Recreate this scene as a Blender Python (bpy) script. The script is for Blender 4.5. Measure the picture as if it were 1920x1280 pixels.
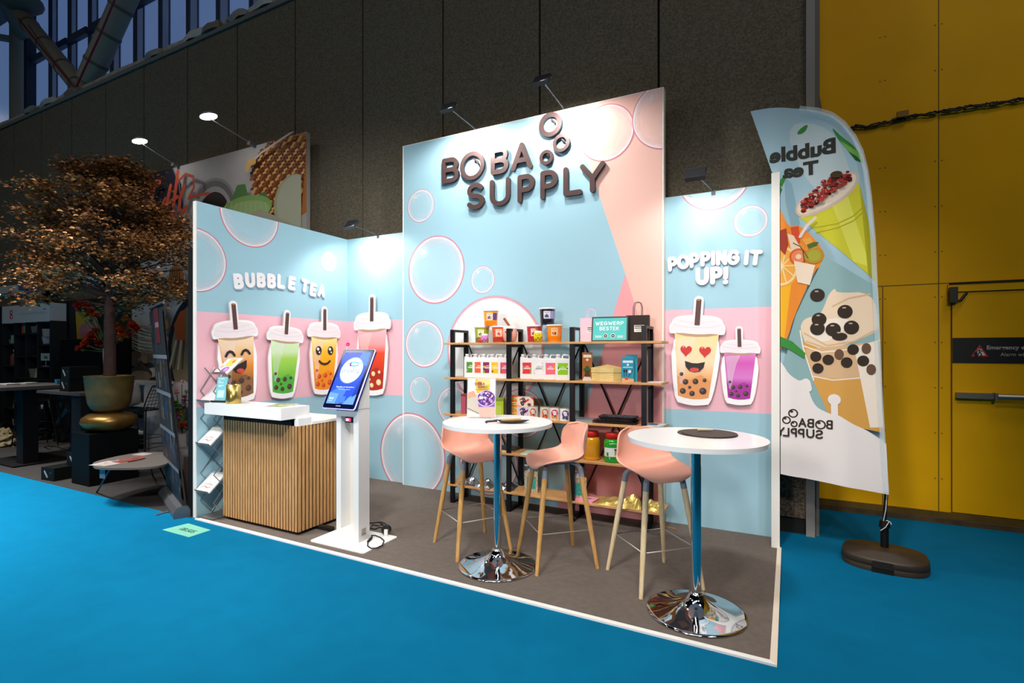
import bpy, bmesh, math, random
from mathutils import Vector, Matrix
PI = math.pi
rnd = random.Random(7)
for o in list(bpy.data.objects): bpy.data.objects.remove(o)
SC = bpy.context.scene; COL = SC.collection

# ---------------------------------------------------------------- camera, world, hall light, exposure
F, H, HY = 974.0, 1.582, 657.5                    # focal length in pixels of a 1920 wide frame, lens height, horizon row
TH = math.atan2(502, 974); CT, ST = math.cos(TH), math.sin(TH)
cam = bpy.data.cameras.new('camera'); camo = bpy.data.objects.new('camera', cam); COL.objects.link(camo)
cam.sensor_width = 36; cam.lens = F / 1920 * 36; cam.shift_y = (HY - 640) / 1920
cam.clip_end = 200; cam.clip_start = .05
camo.location = (0, 0, H); camo.rotation_euler = (PI / 2, 0, TH)
SC.camera = camo
w = bpy.data.worlds.new('dusk'); SC.world = w; w.use_nodes = True
w.node_tree.nodes['Background'].inputs[0].default_value = (.10, .17, .36, 1)
w.node_tree.nodes['Background'].inputs[1].default_value = 1.0
vs = SC.view_settings; vs.view_transform = 'Standard'; vs.look = 'None'; vs.gamma = 1; vs.use_curve_mapping = False
vs.exposure = 0.0

def lamp(kind, name, loc, target, power, color=(1, 1, 1), parent=None, **kw):
    l = bpy.data.lights.new(name, kind); l.energy = power; l.color = color
    for k, v in kw.items(): setattr(l, k, v)
    o = bpy.data.objects.new(name, l); COL.objects.link(o); o.location = loc
    o.rotation_euler = (Vector(target) - Vector(loc)).to_track_quat('-Z', 'Y').to_euler()
    if parent: o.parent = parent
    return o
# hall high-bay lamps under the ceiling
for i, (x, y) in enumerate([(-14, -3), (-7, -3), (0, -3), (6, -3), (3.5, 2.5)]):
    lamp('AREA', 'hall_lamp', (x, y, 10.5), (x, y, 0), 125 if x == 3.5 else 110, (1, .97, .92), size=1.6)
# unseen floods added over the aisle to brighten the blue carpet
for x, p in ((-9.5, 265), (-6.2, 205), (-2.4, 12)):
    lamp('AREA', 'aisle_fill', (x, .3, 8), (x, .6, 0), p, (1, .98, .95), size=1.2, spread=math.radians(62))
# spots added to brighten the stand, its left wall and the flag; none visible
lamp('SPOT', 'fill_spot', (-1.0, -.6, 7.2), (-1.25, 3.6, .8), 950, (1, .98, .95), spot_size=math.radians(50), spot_blend=.5, shadow_soft_size=.35)
lamp('SPOT', 'fill_spot', (-4.2, -.9, 7.0), (-3.6, 3.7, .9), 560, (1, .98, .95), spot_size=math.radians(42), spot_blend=.5, shadow_soft_size=.35)

lamp('SPOT', 'fill_spot', (1.4, -1.6, 6.4), (-4.9, 4.1, 2.0), 1900, (1, .98, .95), spot_size=math.radians(33), spot_blend=.6, shadow_soft_size=.35)

lamp('SPOT', 'fill_spot', (-2.2, -4.2, 3.0), (-2.3, 4.4, .7), 760, (1, .97, .94), spot_size=math.radians(37), spot_blend=.35, shadow_soft_size=.5)
lamp('SPOT', 'fill_spot', (2.2, -1.2, 4.6), (.42, 4.7, 1.9), 420, (1, .96, .92), spot_size=math.radians(28), spot_blend=.6, shadow_soft_size=.3)

lamp('SPOT', 'fill_spot', (1.0, -1.2, 6.6), (-.5, 3.7, .5), 620, (1, .97, .94), spot_size=math.radians(38), spot_blend=.6, shadow_soft_size=.35)

# ---------------------------------------------------------------- where a spot seen in the photo lies on a known plane of the place
def ray(x, y):
    u = (x - 960) / F
    return (CT * u - ST, ST * u + CT, (HY - y) / F)
def on_floor(x, y, z=0.0):
    d = ray(x, y); t = (z - H) / d[2]; return (t * d[0], t * d[1], z)
def on_y(x, y, Y):
    d = ray(x, y); t = Y / d[1]; return (t * d[0], H + t * d[2])       # X, Z
def on_x(x, y, X):
    d = ray(x, y); t = X / d[0]; return (t * d[1], H + t * d[2])       # Y, Z

# ---------------------------------------------------------------- materials
def lin(c):
    if isinstance(c, str):
        c = c.lstrip('#'); c = [int(c[i:i + 2], 16) / 255 for i in (0, 2, 4)]
        return tuple(((v + .055) / 1.055) ** 2.4 if v > .04045 else v / 12.92 for v in c)
    return tuple(c)
MATS = {}
def mat(c, rough=.6, metal=0., spec=.5, coat=0., emit=0., alpha=1., trans=0., noise=0., nscale=40., bump=0., ior=1.45):
    key = (c if isinstance(c, str) else tuple(c), rough, metal, spec, coat, emit, alpha, trans, noise, nscale, bump)
    if key in MATS: return MATS[key]
    m = bpy.data.materials.new('m%d' % len(MATS)); m.use_nodes = True; nt = m.node_tree; b = nt.nodes['Principled BSDF']
    col = lin(c)
    b.inputs['Base Color'].default_value = (*col, 1); b.inputs['Roughness'].default_value = rough
    b.inputs['Metallic'].default_value = metal; b.inputs['Specular IOR Level'].default_value = spec
    b.inputs['Coat Weight'].default_value = coat; b.inputs['Alpha'].default_value = alpha
    b.inputs['Transmission Weight'].default_value = trans; b.inputs['IOR'].default_value = ior
    if emit: b.inputs['Emission Color'].default_value = (*col, 1); b.inputs['Emission Strength'].default_value = emit
    if noise or bump:
        tc = nt.nodes.new('ShaderNodeTexCoord'); n = nt.nodes.new('ShaderNodeTexNoise'); n.inputs['Scale'].default_value = nscale
        n.inputs['Detail'].default_value = 6; nt.links.new(tc.outputs['Object'], n.inputs['Vector'])
        if noise:
            mr = nt.nodes.new('ShaderNodeMapRange'); mr.inputs['From Min'].default_value = .3; mr.inputs['From Max'].default_value = .7
            mr.inputs['To Min'].default_value = 1 - noise; mr.inputs['To Max'].default_value = 1 + noise
            vm = nt.nodes.new('ShaderNodeVectorMath'); vm.operation = 'SCALE'; vm.inputs[0].default_value = col
            nt.links.new(n.outputs['Fac'], mr.inputs['Value']); nt.links.new(mr.outputs[0], vm.inputs['Scale'])
            nt.links.new(vm.outputs[0], b.inputs['Base Color'])
        if bump:
            bp = nt.nodes.new('ShaderNodeBump'); bp.inputs['Strength'].default_value = bump; bp.inputs['Distance'].default_value = .01
            nt.links.new(n.outputs['Fac'], bp.inputs['Height']); nt.links.new(bp.outputs[0], b.inputs['Normal'])
    MATS[key] = m; return m
def wood(c1, c2, scale=(1, 1, 12), axis='X', rough=.5):
    m = bpy.data.materials.new('wood'); m.use_nodes = True; nt = m.node_tree; b = nt.nodes['Principled BSDF']
    tc = nt.nodes.new('ShaderNodeTexCoord'); mp = nt.nodes.new('ShaderNodeMapping'); n = nt.nodes.new('ShaderNodeTexNoise')
    mp.inputs['Scale'].default_value = scale; n.inputs['Scale'].default_value = 6; n.inputs['Detail'].default_value = 8; n.inputs['Distortion'].default_value = .6
    r = nt.nodes.new('ShaderNodeValToRGB'); r.color_ramp.elements[0].color = (*lin(c1), 1); r.color_ramp.elements[1].color = (*lin(c2), 1)
    r.color_ramp.elements[0].position = .35; r.color_ramp.elements[1].position = .65
    nt.links.new(tc.outputs['Object'], mp.inputs[0]); nt.links.new(mp.outputs[0], n.inputs['Vector']); nt.links.new(n.outputs['Fac'], r.inputs[0])
    nt.links.new(r.outputs[0], b.inputs['Base Color']); b.inputs['Roughness'].default_value = rough
    return m
def grad(stops, rough=.45, radial=False, coat=0.):
    """colour printed along the second UV coordinate (or outwards from the UV centre)"""
    m = bpy.data.materials.new('print'); m.use_nodes = True; nt = m.node_tree; b = nt.nodes['Principled BSDF']
    uv = nt.nodes.new('ShaderNodeUVMap'); uv.uv_map = 'uv'
    if radial:
        s = nt.nodes.new('ShaderNodeVectorMath'); s.operation = 'LENGTH'; nt.links.new(uv.outputs[0], s.inputs[0]); out = s.outputs['Value']
    else:
        s = nt.nodes.new('ShaderNodeSeparateXYZ'); nt.links.new(uv.outputs[0], s.inputs[0]); out = s.outputs[1]
    r = nt.nodes.new('ShaderNodeValToRGB'); els = r.color_ramp.elements
    while len(els) > 1: els.remove(els[-1])
    for i, st in enumerate(stops):
        e = els[0] if i == 0 else els.new(st[0])
        e.position = st[0]; e.color = (*lin(st[1]), st[2] if len(st) > 2 else 1)
    nt.links.new(out, r.inputs[0]); nt.links.new(r.outputs[0], b.inputs['Base Color']); nt.links.new(r.outputs[1], b.inputs['Alpha'])
    b.inputs['Roughness'].default_value = rough; b.inputs['Coat Weight'].default_value = coat
    return m
def speckle(c1, c2, scale=60, rough=.9, bump=.3):
    m = bpy.data.materials.new('aggregate'); m.use_nodes = True; nt = m.node_tree; b = nt.nodes['Principled BSDF']
    tc = nt.nodes.new('ShaderNodeTexCoord'); v = nt.nodes.new('ShaderNodeTexVoronoi'); v.inputs['Scale'].default_value = scale
    n = nt.nodes.new('ShaderNodeTexNoise'); n.inputs['Scale'].default_value = .8
    nt.links.new(tc.outputs['Object'], v.inputs['Vector']); nt.links.new(tc.outputs['Object'], n.inputs['Vector'])
    sp = nt.nodes.new('ShaderNodeSeparateColor'); nt.links.new(v.outputs['Color'], sp.inputs[0])
    mx = nt.nodes.new('ShaderNodeMix'); mx.data_type = 'RGBA'; nt.links.new(sp.outputs[0], mx.inputs[0])
    mx.inputs[6].default_value = (*lin(c1), 1); mx.inputs[7].default_value = (*lin(c2), 1)
    m2 = nt.nodes.new('ShaderNodeMix'); m2.data_type = 'RGBA'; m2.blend_type = 'MULTIPLY'; m2.inputs[0].default_value = .35
    nt.links.new(mx.outputs[2], m2.inputs[6]); nt.links.new(n.outputs['Color'], m2.inputs[7])
    nt.links.new(m2.outputs[2], b.inputs['Base Color']); b.inputs['Roughness'].default_value = rough
    bp = nt.nodes.new('ShaderNodeBump'); bp.inputs['Strength'].default_value = bump; bp.inputs['Distance'].default_value = .01
    nt.links.new(v.outputs['Distance'], bp.inputs['Height']); nt.links.new(bp.outputs[0], b.inputs['Normal'])
    return m

# ---------------------------------------------------------------- mesh builder
class Plane:
    def __init__(s, o, u, v):
        s.o = Vector(o); s.u = Vector(u).normalized(); s.v = Vector(v).normalized(); s.n = s.u.cross(s.v)
    def p(s, a, b, off=0.): return s.o + s.u * a + s.v * b + s.n * off
def plane_y(Y): return Plane((0, Y, 0), (1, 0, 0), (0, 0, 1))
def plane_x(X): return Plane((X, 0, 0), (0, 1, 0), (0, 0, 1))
def plane_z(Z): return Plane((0, 0, Z), (1, 0, 0), (0, 1, 0))
def circ(cx, cy, rx, ry=None, n=32, a0=0, a1=2 * PI):
    ry = ry or rx
    full = abs(a1 - a0 - 2 * PI) < 1e-6
    k = n if full else n + 1
    return [(cx + rx * math.cos(a0 + (a1 - a0) * i / n), cy + ry * math.sin(a0 + (a1 - a0) * i / n)) for i in range(k)]
def rrect(x0, y0, x1, y1, r, n=5):
    p = []
    for cx, cy, a in ((x1 - r, y1 - r, 0), (x0 + r, y1 - r, PI / 2), (x0 + r, y0 + r, PI), (x1 - r, y0 + r, 1.5 * PI)):
        p += circ(cx, cy, r, r, n, a, a + PI / 2)
    return p
def clip(pts, region):
    for i in range(len(region)):
        a, b = region[i], region[(i + 1) % len(region)]
        ex, ey = b[0] - a[0], b[1] - a[1]
        ins = lambda q: ex * (q[1] - a[1]) - ey * (q[0] - a[0]) >= -1e-9
        out = []
        for j in range(len(pts)):
            p, q = pts[j - 1], pts[j]; ip, iq = ins(p), ins(q)
            if ip != iq:
                dp = ex * (p[1] - a[1]) - ey * (p[0] - a[0]); dq = ex * (q[1] - a[1]) - ey * (q[0] - a[0]); t = dp / (dp - dq)
                out.append((p[0] + (q[0] - p[0]) * t, p[1] + (q[1] - p[1]) * t))
            if iq: out.append(q)
        pts = out
        if len(pts) < 3: return []
    return pts
_tc = {}
def text_polys(s, bold=0.):
    if (s, bold) in _tc: return _tc[(s, bold)]
    c = bpy.data.curves.new('t', 'FONT'); c.body = s; c.size = 1; c.offset = bold; c.resolution_u = 3
    o = bpy.data.objects.new('t', c); COL.objects.link(o)
    dg = bpy.context.evaluated_depsgraph_get(); e = o.evaluated_get(dg); me = e.to_mesh()
    V = [(v.co.x, v.co.y) for v in me.vertices]; P = [[V[i] for i in p.vertices] for p in me.polygons]
    e.to_mesh_clear(); bpy.data.objects.remove(o); bpy.data.curves.remove(c)
    x0 = min(v[0] for v in V); x1 = max(v[0] for v in V)
    P = [[(a - x0, b) for a, b in q] for q in P]
    _tc[(s, bold)] = (P, x1 - x0); return _tc[(s, bold)]
def hull(P):
    P = sorted(set((round(a, 5), round(b, 5)) for a, b in P)); 
    def half(Q):
        h = []
        for p in Q:
            while len(h) > 1 and (h[-1][0] - h[-2][0]) * (p[1] - h[-2][1]) - (h[-1][1] - h[-2][1]) * (p[0] - h[-2][0]) <= 0: h.pop()
            h.append(p)
        return h
    return half(P)[:-1] + half(P[::-1])[:-1]
def smooth_loop(P, k=3):
    for _ in range(k): P = [q for i in range(len(P)) for q in ((P[i][0] * .75 + P[(i + 1) % len(P)][0] * .25, P[i][1] * .75 + P[(i + 1) % len(P)][1] * .25), (P[i][0] * .25 + P[(i + 1) % len(P)][0] * .75, P[i][1] * .25 + P[(i + 1) % len(P)][1] * .75))]
    return P
class MB:
    def __init__(s): s.V = []; s.Fc = []; s.M = []; s.S = []; s.UV = []; s.off = .0006; s.mats = []; s.regions = None
    def mi(s, m):
        if m not in s.mats: s.mats.append(m)
        return s.mats.index(m)
    def add(s, verts, faces, m, smooth=False, uvs=None):
        k = len(s.V); s.V += [tuple(v) for v in verts]; i = s.mi(m)
        for fi, f in enumerate(faces):
            s.Fc.append([k + a for a in f]); s.M.append(i); s.S.append(smooth); s.UV.append([uvs[a] for a in f] if uvs else None)
        return s
    def box(s, a, b, m):
        x0, y0, z0 = a; x1, y1, z1 = b
        v = [(x, y, z) for z in (z0, z1) for y in (y0, y1) for x in (x0, x1)]
        return s.add(v, [(0, 2, 3, 1), (4, 5, 7, 6), (0, 1, 5, 4), (2, 6, 7, 3), (0, 4, 6, 2), (1, 3, 7, 5)], m)
    def obox(s, c, sx, sy, sz, m, rot=0, tilt=0):
        """box of the given size centred on c, turned about z"""
        R = Matrix.Rotation(rot, 3, 'Z') @ Matrix.Rotation(tilt, 3, 'X')
        v = [Vector(c) + R @ Vector((x * sx / 2, y * sy / 2, z * sz / 2)) for z in (-1, 1) for y in (-1, 1) for x in (-1, 1)]
        return s.add(v, [(0, 2, 3, 1), (4, 5, 7, 6), (0, 1, 5, 4), (2, 6, 7, 3), (0, 4, 6, 2), (1, 3, 7, 5)], m)
    def prism(s, pl, pts, m, o0, o1, side=None, smooth=False):
        n = len(pts); v = [pl.p(a, b, o1) for a, b in pts] + [pl.p(a, b, o0) for a, b in pts]
        s.add(v, [tuple(range(n))], m); s.add(v, [tuple(range(2 * n - 1, n - 1, -1))], side or m)
        return s.add(v, [(i, n + i, n + (i + 1) % n, (i + 1) % n) for i in range(n)], side or m, smooth)
    def flat(s, pl, pts, m, off=None, uvbox=None, regions=None):
        """a printed shape lying on the surface of the plane"""
        if off is None: off = s.off; s.off += .00018
        for rg in (regions or s.regions or [None]):
            q = clip(pts, rg) if rg else pts
            if len(q) < 3: continue
            uv = None
            if uvbox:
                cx, cy, rx, ry = uvbox; uv = [((a - cx) / rx, (b - cy) / ry) for a, b in q]
            s.add([pl.p(a, b, off) for a, b in q], [tuple(range(len(q)))], m, uvs=uv)
        return s
    def disc(s, pl, cx, cy, rx, m, ry=None, n=40, **k):
        ry = ry or rx
        return s.flat(pl, circ(cx, cy, rx, ry, n), m, uvbox=(cx, cy, rx, ry), **k)
    def line(s, pl, path, wd, m, off=None, o0=None, side=None, n=7):
        """a rounded stroke; flat, or raised when o0 is given"""
        if off is None: off = s.off; s.off += .00018
        r = wd / 2
        for i in range(len(path) - 1):
            (x0, y0), (x1, y1) = path[i], path[i + 1]; a = math.atan2(y1 - y0, x1 - x0)
            pts = circ(x1, y1, r, r, n, a - PI / 2, a + PI / 2) + circ(x0, y0, r, r, n, a + PI / 2, a + 1.5 * PI)
            if o0 is None: s.flat(pl, pts, m, off=off + .00003 * i)
            else: s.prism(pl, pts, m, o0 + .0001 * i, off + .00008 * i, side)
        if o0 is None: s.off = max(s.off, off + .00003 * len(path) + .0001)
        return s
    def ring(s, pl, cx, cy, r, wd, m, off=None, o0=None, side=None, n=40, ry=None):
        if off is None: off = s.off; s.off += .00018
        ry = ry or r
        a = circ(cx, cy, r + wd / 2, ry + wd / 2, n); b = circ(cx, cy, r - wd / 2, ry - wd / 2, n)
        for i in range(n):
            j = (i + 1) % n; q = [a[i], a[j], b[j], b[i]]
            if o0 is None: s.flat(pl, q, m, off=off)
            else:
                s.add([pl.p(*t, off) for t in q], [(0, 1, 2, 3)], m)
                s.add([pl.p(*a[i], off), pl.p(*a[i], o0), pl.p(*a[j], o0), pl.p(*a[j], off)], [(0, 1, 2, 3)], side or m, True)
                s.add([pl.p(*b[i], off), pl.p(*b[j], off), pl.p(*b[j], o0), pl.p(*b[i], o0)], [(0, 1, 2, 3)], side or m, True)
        return s
    def text(s, pl, txt, x, y, h, m, bold=0., width=None, rot=0., off=None, align='l', mirror=False):
        P, W = text_polys(txt, bold); k = h / .73; kx = (width / W) if width else k
        if off is None: off = s.off; s.off += .00018
        x0 = {'l': 0, 'c': -W * kx / 2, 'r': -W * kx}[align]; c, d = math.cos(rot), math.sin(rot); mm = -1 if mirror else 1
        for q in P:
            t = [(mm * (x0 + a * kx), b * k) for a, b in q]
            if mirror: t = t[::-1]
            s.flat(pl, [(x + a * c - b * d, y + a * d + b * c) for a, b in t], m, off=off)
        return s
    def tube(s, path, r, m, n=8, smooth=True, caps=True):
        path = [Vector(p) for p in path]; rs = r if isinstance(r, (list, tuple)) else [r] * len(path)
        rings = []; t0 = (path[1] - path[0]).normalized(); up = Vector((0, 0, 1)) if abs(t0.z) < .9 else Vector((1, 0, 0))
        a = t0.cross(up).normalized()
        for i, p in enumerate(path):
            t = (path[min(i + 1, len(path) - 1)] - path[max(i - 1, 0)]).normalized()
            a = (a - t * a.dot(t)).normalized(); b = t.cross(a)
            rings.append([p + (a * math.cos(2 * PI * k / n) + b * math.sin(2 * PI * k / n)) * rs[i] for k in range(n)])
        v = [q for rg in rings for q in rg]
        f = [(i * n + k, i * n + (k + 1) % n, (i + 1) * n + (k + 1) % n, (i + 1) * n + k) for i in range(len(path) - 1) for k in range(n)]
        s.add(v, f, m, smooth)
        if caps: s.add(v, [tuple(range(n - 1, -1, -1)), tuple((len(path) - 1) * n + k for k in range(n))], m)
        return s
    def lathe(s, c, prof, m, n=32, smooth=True, sx=1, sy=1, rot=0):
        c = Vector(c); v = []
        for r, z in prof:
            for k in range(n):
                a = 2 * PI * k / n; x, y = r * math.cos(a) * sx, r * math.sin(a) * sy
                v.append((c.x + x * math.cos(rot) - y * math.sin(rot), c.y + x * math.sin(rot) + y * math.cos(rot), c.z + z))
        f = [(i * n + k, i * n + (k + 1) % n, (i + 1) * n + (k + 1) % n, (i + 1) * n + k) for i in range(len(prof) - 1) for k in range(n)]
        s.add(v, f, m, smooth)
        if prof[0][0] > 1e-4: s.add(v, [tuple(range(n - 1, -1, -1))], m)
        if prof[-1][0] > 1e-4: s.add(v, [tuple((len(prof) - 1) * n + k for k in range(n))], m)
        return s
    def ball(s, c, r, m, n=12, sz=1., sx=1., sy=1.):
        k = n // 2; pr = [(r * math.sin(PI * i / k) if 0 < i < k else 0.00001, -r * sz * math.cos(PI * i / k)) for i in range(k + 1)]
        return s.lathe(c, pr, m, n, sx=sx, sy=sy)
    def build(s, name, parent=None, loc=(0, 0, 0), wave=None, bevel=0, label=None, weld=False):
        me = bpy.data.meshes.new(name); me.from_pydata(s.V, [], s.Fc)
        for m in s.mats: me.materials.append(m)
        me.polygons.foreach_set('material_index', s.M); me.polygons.foreach_set('use_smooth', s.S)
        if any(u for u in s.UV):
            ul = me.uv_layers.new(name='uv')
            for p, u in zip(me.polygons, s.UV):
                if u:
                    for li, q in zip(p.loop_indices, u): ul.data[li].uv = q
        me.update()
        if weld:
            b = bmesh.new(); b.from_mesh(me); bmesh.ops.remove_doubles(b, verts=b.verts, dist=1e-5); bmesh.ops.recalc_face_normals(b, faces=b.faces); b.to_mesh(me); b.free()
        if wave: wave(me)
        o = bpy.data.objects.new(name, me); COL.objects.link(o); o.location = loc
        if parent: o.parent = parent
        if bevel:
            bv = o.modifiers.new('b', 'BEVEL'); bv.width = bevel; bv.segments = 2; bv.limit_method = 'ANGLE'
        if label: o['label'] = label
        return o
def tag(o, label, cat, group=None):
    o['label'] = label; o['category'] = cat
    if group: o['group'] = group
    return o
def thing(name, label, cat, loc=(0, 0, 0), rz=0, group=None):
    o = bpy.data.objects.new(name, None); COL.objects.link(o); o.empty_display_size = .1
    o.location = loc; o.rotation_euler = (0, 0, rz); return tag(o, label, cat, group)
def structure(o): o['kind'] = 'structure'; return o
def clone(root, loc, rz, label, cat=None, group=None):
    def cp(o, par):
        c = o.copy(); COL.objects.link(c)
        if par: c.parent = par
        for ch in [q for q in bpy.data.objects if q.parent == o]: cp(ch, c)
        return c
    r = cp(root, None); r.location = loc; r.rotation_euler = (0, 0, rz); r['label'] = label
    if group: r['group'] = group
    return r
# stroke lettering, each glyph in a box one unit high: (advance width, strokes)
def A_(cx, cy, rx, ry, a, b, n=10):
    return [(cx + rx * math.cos(math.radians(a + (b - a) * i / n)), cy + ry * math.sin(math.radians(a + (b - a) * i / n))) for i in range(n + 1)]
GL = {
 'A': (.8, [[(0, 0), (.4, 1), (.8, 0)], [(.14, .33), (.66, .33)]]),
 'B': (.62, [[(0, .52), (.36, .52)] + A_(.36, .76, .22, .24, -90, 90) + [(0, 1), (0, 0), (.36, 0)] + A_(.36, .26, .26, .26, -90, 90) + [(0, .52)]]),
 'E': (.55, [[(.52, 1), (0, 1), (0, 0), (.52, 0)], [(0, .52), (.46, .52)]]),
 'G': (.7, [A_(.36, .64, .34, .36, 35, 180) + A_(.36, .36, .36, .36, 180, 350) + [(.7, .48), (.42, .48)]]),
 'I': (.0, [[(0, 0), (0, 1)]]),
 'K': (.6, [[(0, 0), (0, 1)], [(.58, 1), (.03, .42)], [(.2, .6), (.6, 0)]]),
 'L': (.55, [[(0, 1), (0, 0), (.55, 0)]]),
 'N': (.62, [[(0, 0), (0, 1), (.62, 0), (.62, 1)]]),
 'O': (.8, [A_(.4, .5, .42, .5, 0, 360, 28)]),
 'P': (.58, [[(0, 0), (0, 1), (.3, 1)] + A_(.3, .72, .28, .28, 90, -90) + [(0, .44)]]),
 'R': (.6, [[(0, 0), (0, 1), (.3, 1)] + A_(.3, .73, .27, .27, 90, -90) + [(0, .46)], [(.3, .46), (.58, 0)]]),
 'S': (.6, [A_(.3, .755, .27, .245, 25, 270) + A_(.3, .255, .3, .255, 90, -155)]),
 'T': (.7, [[(0, 1), (.7, 1)], [(.35, 1), (.35, 0)]]),
 'U': (.68, [[(0, 1), (0, .34)] + A_(.34, .34, .34, .34, 180, 360) + [(.68, 1)]]),
 'W': (.95, [[(0, 1), (.25, 0), (.475, .85), (.7, 0), (.95, 1)]]),
 'Y': (.76, [[(0, 1), (.38, .48), (.76, 1)], [(.38, .48), (.38, 0)]]),
 '!': (.0, [[(0, .36), (.03, 1)], [(-.01, .0), (.01, .0)]]),
 'H': (.6, [[(0, 0), (0, 1)], [(.6, 0), (.6, 1)], [(0, .5), (.6, .5)]]),
 'C': (.66, [A_(.36, .5, .36, .5, 50, 310, 18)]),
}
def glyph(mb, pl, ch, x, y, w, h, wd, m, rot=0., slant=0., mirror=False, **k):
    """glyph with lower left (x, y), w wide and h high (stroke centre lines)"""
    adv, st = GL[ch]; kx = w / adv if adv else h; c, d = math.cos(rot), math.sin(rot)
    for q in st:
        if 'off' in k: k = dict(k, off=k['off'] + .00031)
        t = [((a * kx + slant * b * h) * (-1 if mirror else 1), b * h) for a, b in q]
        mb.line(pl, [(x + a * c - b * d, y + a * d + b * c) for a, b in t], wd, m, **k)
def stroke_text(mb, pl, s, x, y, h, wd, m, width=None, gap=.34, mirror=False, **k):
    adv = [(.35 if c == ' ' else GL[c][0]) + gap for c in s]; tot = sum(adv) - gap; f = (width / tot) if width else h
    o = k.get('off') or mb.off; k['off'] = o; mb.off = max(mb.off, o + .00018)
    p = 0
    for c, a in zip(s, adv):
        if c != ' ':
            g = GL[c][0]; glyph(mb, pl, c, x + (-p if mirror else p) * f, y, g * f, h, wd, m, mirror=mirror, **k)
        p += a
# ================================================================ the hall
concrete = mat('#635a4a', .95, noise=.38, nscale=55, bump=.5)
seam_m = mat('#1c1b18', .9)
PX0, PW = 1.42, 1.2632                      # panel joints of the concrete wall
b = MB(); Yw = 5.12
joints = [0.21 - PW * i for i in range(0, 19)]
xs = [0.21] + [-1.043 - 1.2608 * i for i in range(0, 17)]
for i in range(len(xs) - 1):
    b.box((xs[i + 1] + .012, Yw, 3.0), (xs[i] - .012, Yw + .25, 6.55), concrete)
b.box((xs[-1], Yw + .03, 3.0), (.2, Yw + .25, 6.5), seam_m)
agg = speckle('#4a3f33', '#8d7a63', 70)
b.box((xs[-1], Yw - .0, .14), (.2, Yw + .25, 2.83), agg)
b.box((xs[-1], Yw + .02, 0), (.2, Yw + .25, .14), mat('#15120f', .8))
structure(b.build('wall_back'))
b = MB(); b.box((xs[-1], Yw - .09, 2.84), (-9.99, Yw + .02, 3.0), mat('#c9c6c2', .6)); structure(b.build('trim_1'))
b = MB(); b.box((.2, Yw - .03, .0), (.265, 5.98, 9), mat('#8b8680', .6)); b.box((.265, Yw + .02, 0), (.30, 5.98, 9), mat('#6b6660', .6)); structure(b.build('trim_2'))
# yellow steel wall
yel = mat('#eaac00', .6, spec=.2, noise=.05, nscale=2.2)
yseam = mat('#6b4e06', .7)
Yy = 6.08
b = MB()
b.box((.26, Yy, .1), (6, Yy + .12, 12), yel)
pl = plane_y(Yy)
for x in (.881, 1.307, 2.63, 3.9, 5.2): b.flat(pl, [(x - .004, .1), (x + .004, .1), (x + .004, 12 if x > 1 else 2.2), (x - .004, 12 if x > 1 else 2.2)], yseam, off=.001)
b.flat(pl, [(.3, 2.2), (6, 2.2), (6, 2.208), (.3, 2.208)], yseam, off=.0012)
for x in (.86, .9, 1.28, 1.33):
    for k in range(14): b.disc(pl, x, .4 + k * .42, .006, yseam, n=8, off=.0014)
structure(b.build('wall_right'))
b = MB(); b.box((.3, Yy - .05, 0), (6, Yy + .12, .045), mat('#4a3a22', .9, noise=.4, nscale=6)); b.box((.3, Yy - .02, .045), (6, Yy + .12, .1), mat('#5d470c', .7, noise=.3, nscale=5))
structure(b.build('baseboard_right'))
# emergency door
dr = bpy.data.objects.new('door_1', None); COL.objects.link(dr); dr.location = (1.36, Yy, 0); structure(dr)
def lc(b): # shift world geometry into the door's frame
    b.V = [(x - 1.36, y - Yy, z) for x, y, z in b.V]; return b
b = MB(); b.box((1.40, Yy - .012, .11), (3.0, Yy, 2.12), yel); b.box((1.37, Yy - .025, 2.12), (3.05, Yy, 2.19), yel)
b.flat(pl, [(1.375, 2.185), (3.05, 2.185), (3.05, 2.205), (1.375, 2.205)], mat('#2a2004', .8), off=.03)
b.flat(pl, [(1.395, .11), (1.402, .11), (1.402, 2.12), (1.395, 2.12)], mat('#2a2004', .8), off=.014)
b.flat(pl, [(1.40, 2.112), (3, 2.112), (3, 2.12), (1.40, 2.12)], mat('#2a2004', .8), off=.014)
lc(b).build('leaf', dr)
b = MB(); b.box((1.375, Yy - .075, 2.02), (1.43, Yy - .012, 2.16), mat('#0d0d10', .4)); b.tube([(1.41, Yy - .05, 2.03), (1.45, Yy - .06, 2.035), (1.48, Yy - .05, 2.08), (1.50, Yy - .03, 2.1)], .012, mat('#0d0d10', .4))
lc(b).build('closer', dr)
b = MB(); p2 = plane_y(Yy - .014)
dk = mat('#141210', .5)
b.prism(p2, [(1.404, 1.472), (2.9, 1.472), (2.9, 1.70), (1.404, 1.70)], dk, 0, .004)
p3 = plane_y(Yy - .019); b.off = .0004
xa, za = on_y(1740 + 620 / 6.4, 600 + 290 / 6.4, Yy - .02); xl, zl = on_y(1740 + 512 / 6.4, 600 + 438 / 6.4, Yy - .02); xr, _ = on_y(1740 + 728 / 6.4, 600 + 438 / 6.4, Yy - .02)
b.flat(p3, [(xl, zl), (xr, zl), (xa, za)], mat('#b5202c', .5))
cx = (xl + xr + xa) / 3; cz = (2 * zl + za) / 3; kk = .68
b.flat(p3, [(cx + (x - cx) * kk, cz + (z - cz) * kk) for x, z in ((xl, zl), (xr, zl), (xa, za))], mat('#d8d4cc', .5))
b.line(p3, [(cx - .004, cz + .03), (cx, cz + .005), (cx - .012, cz - .02), (cx - .018, cz - .035)], .008, dk); b.line(p3, [(cx, cz + .005), (cx + .012, cz - .012), (cx + .01, cz - .034)], .008, dk)
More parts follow.
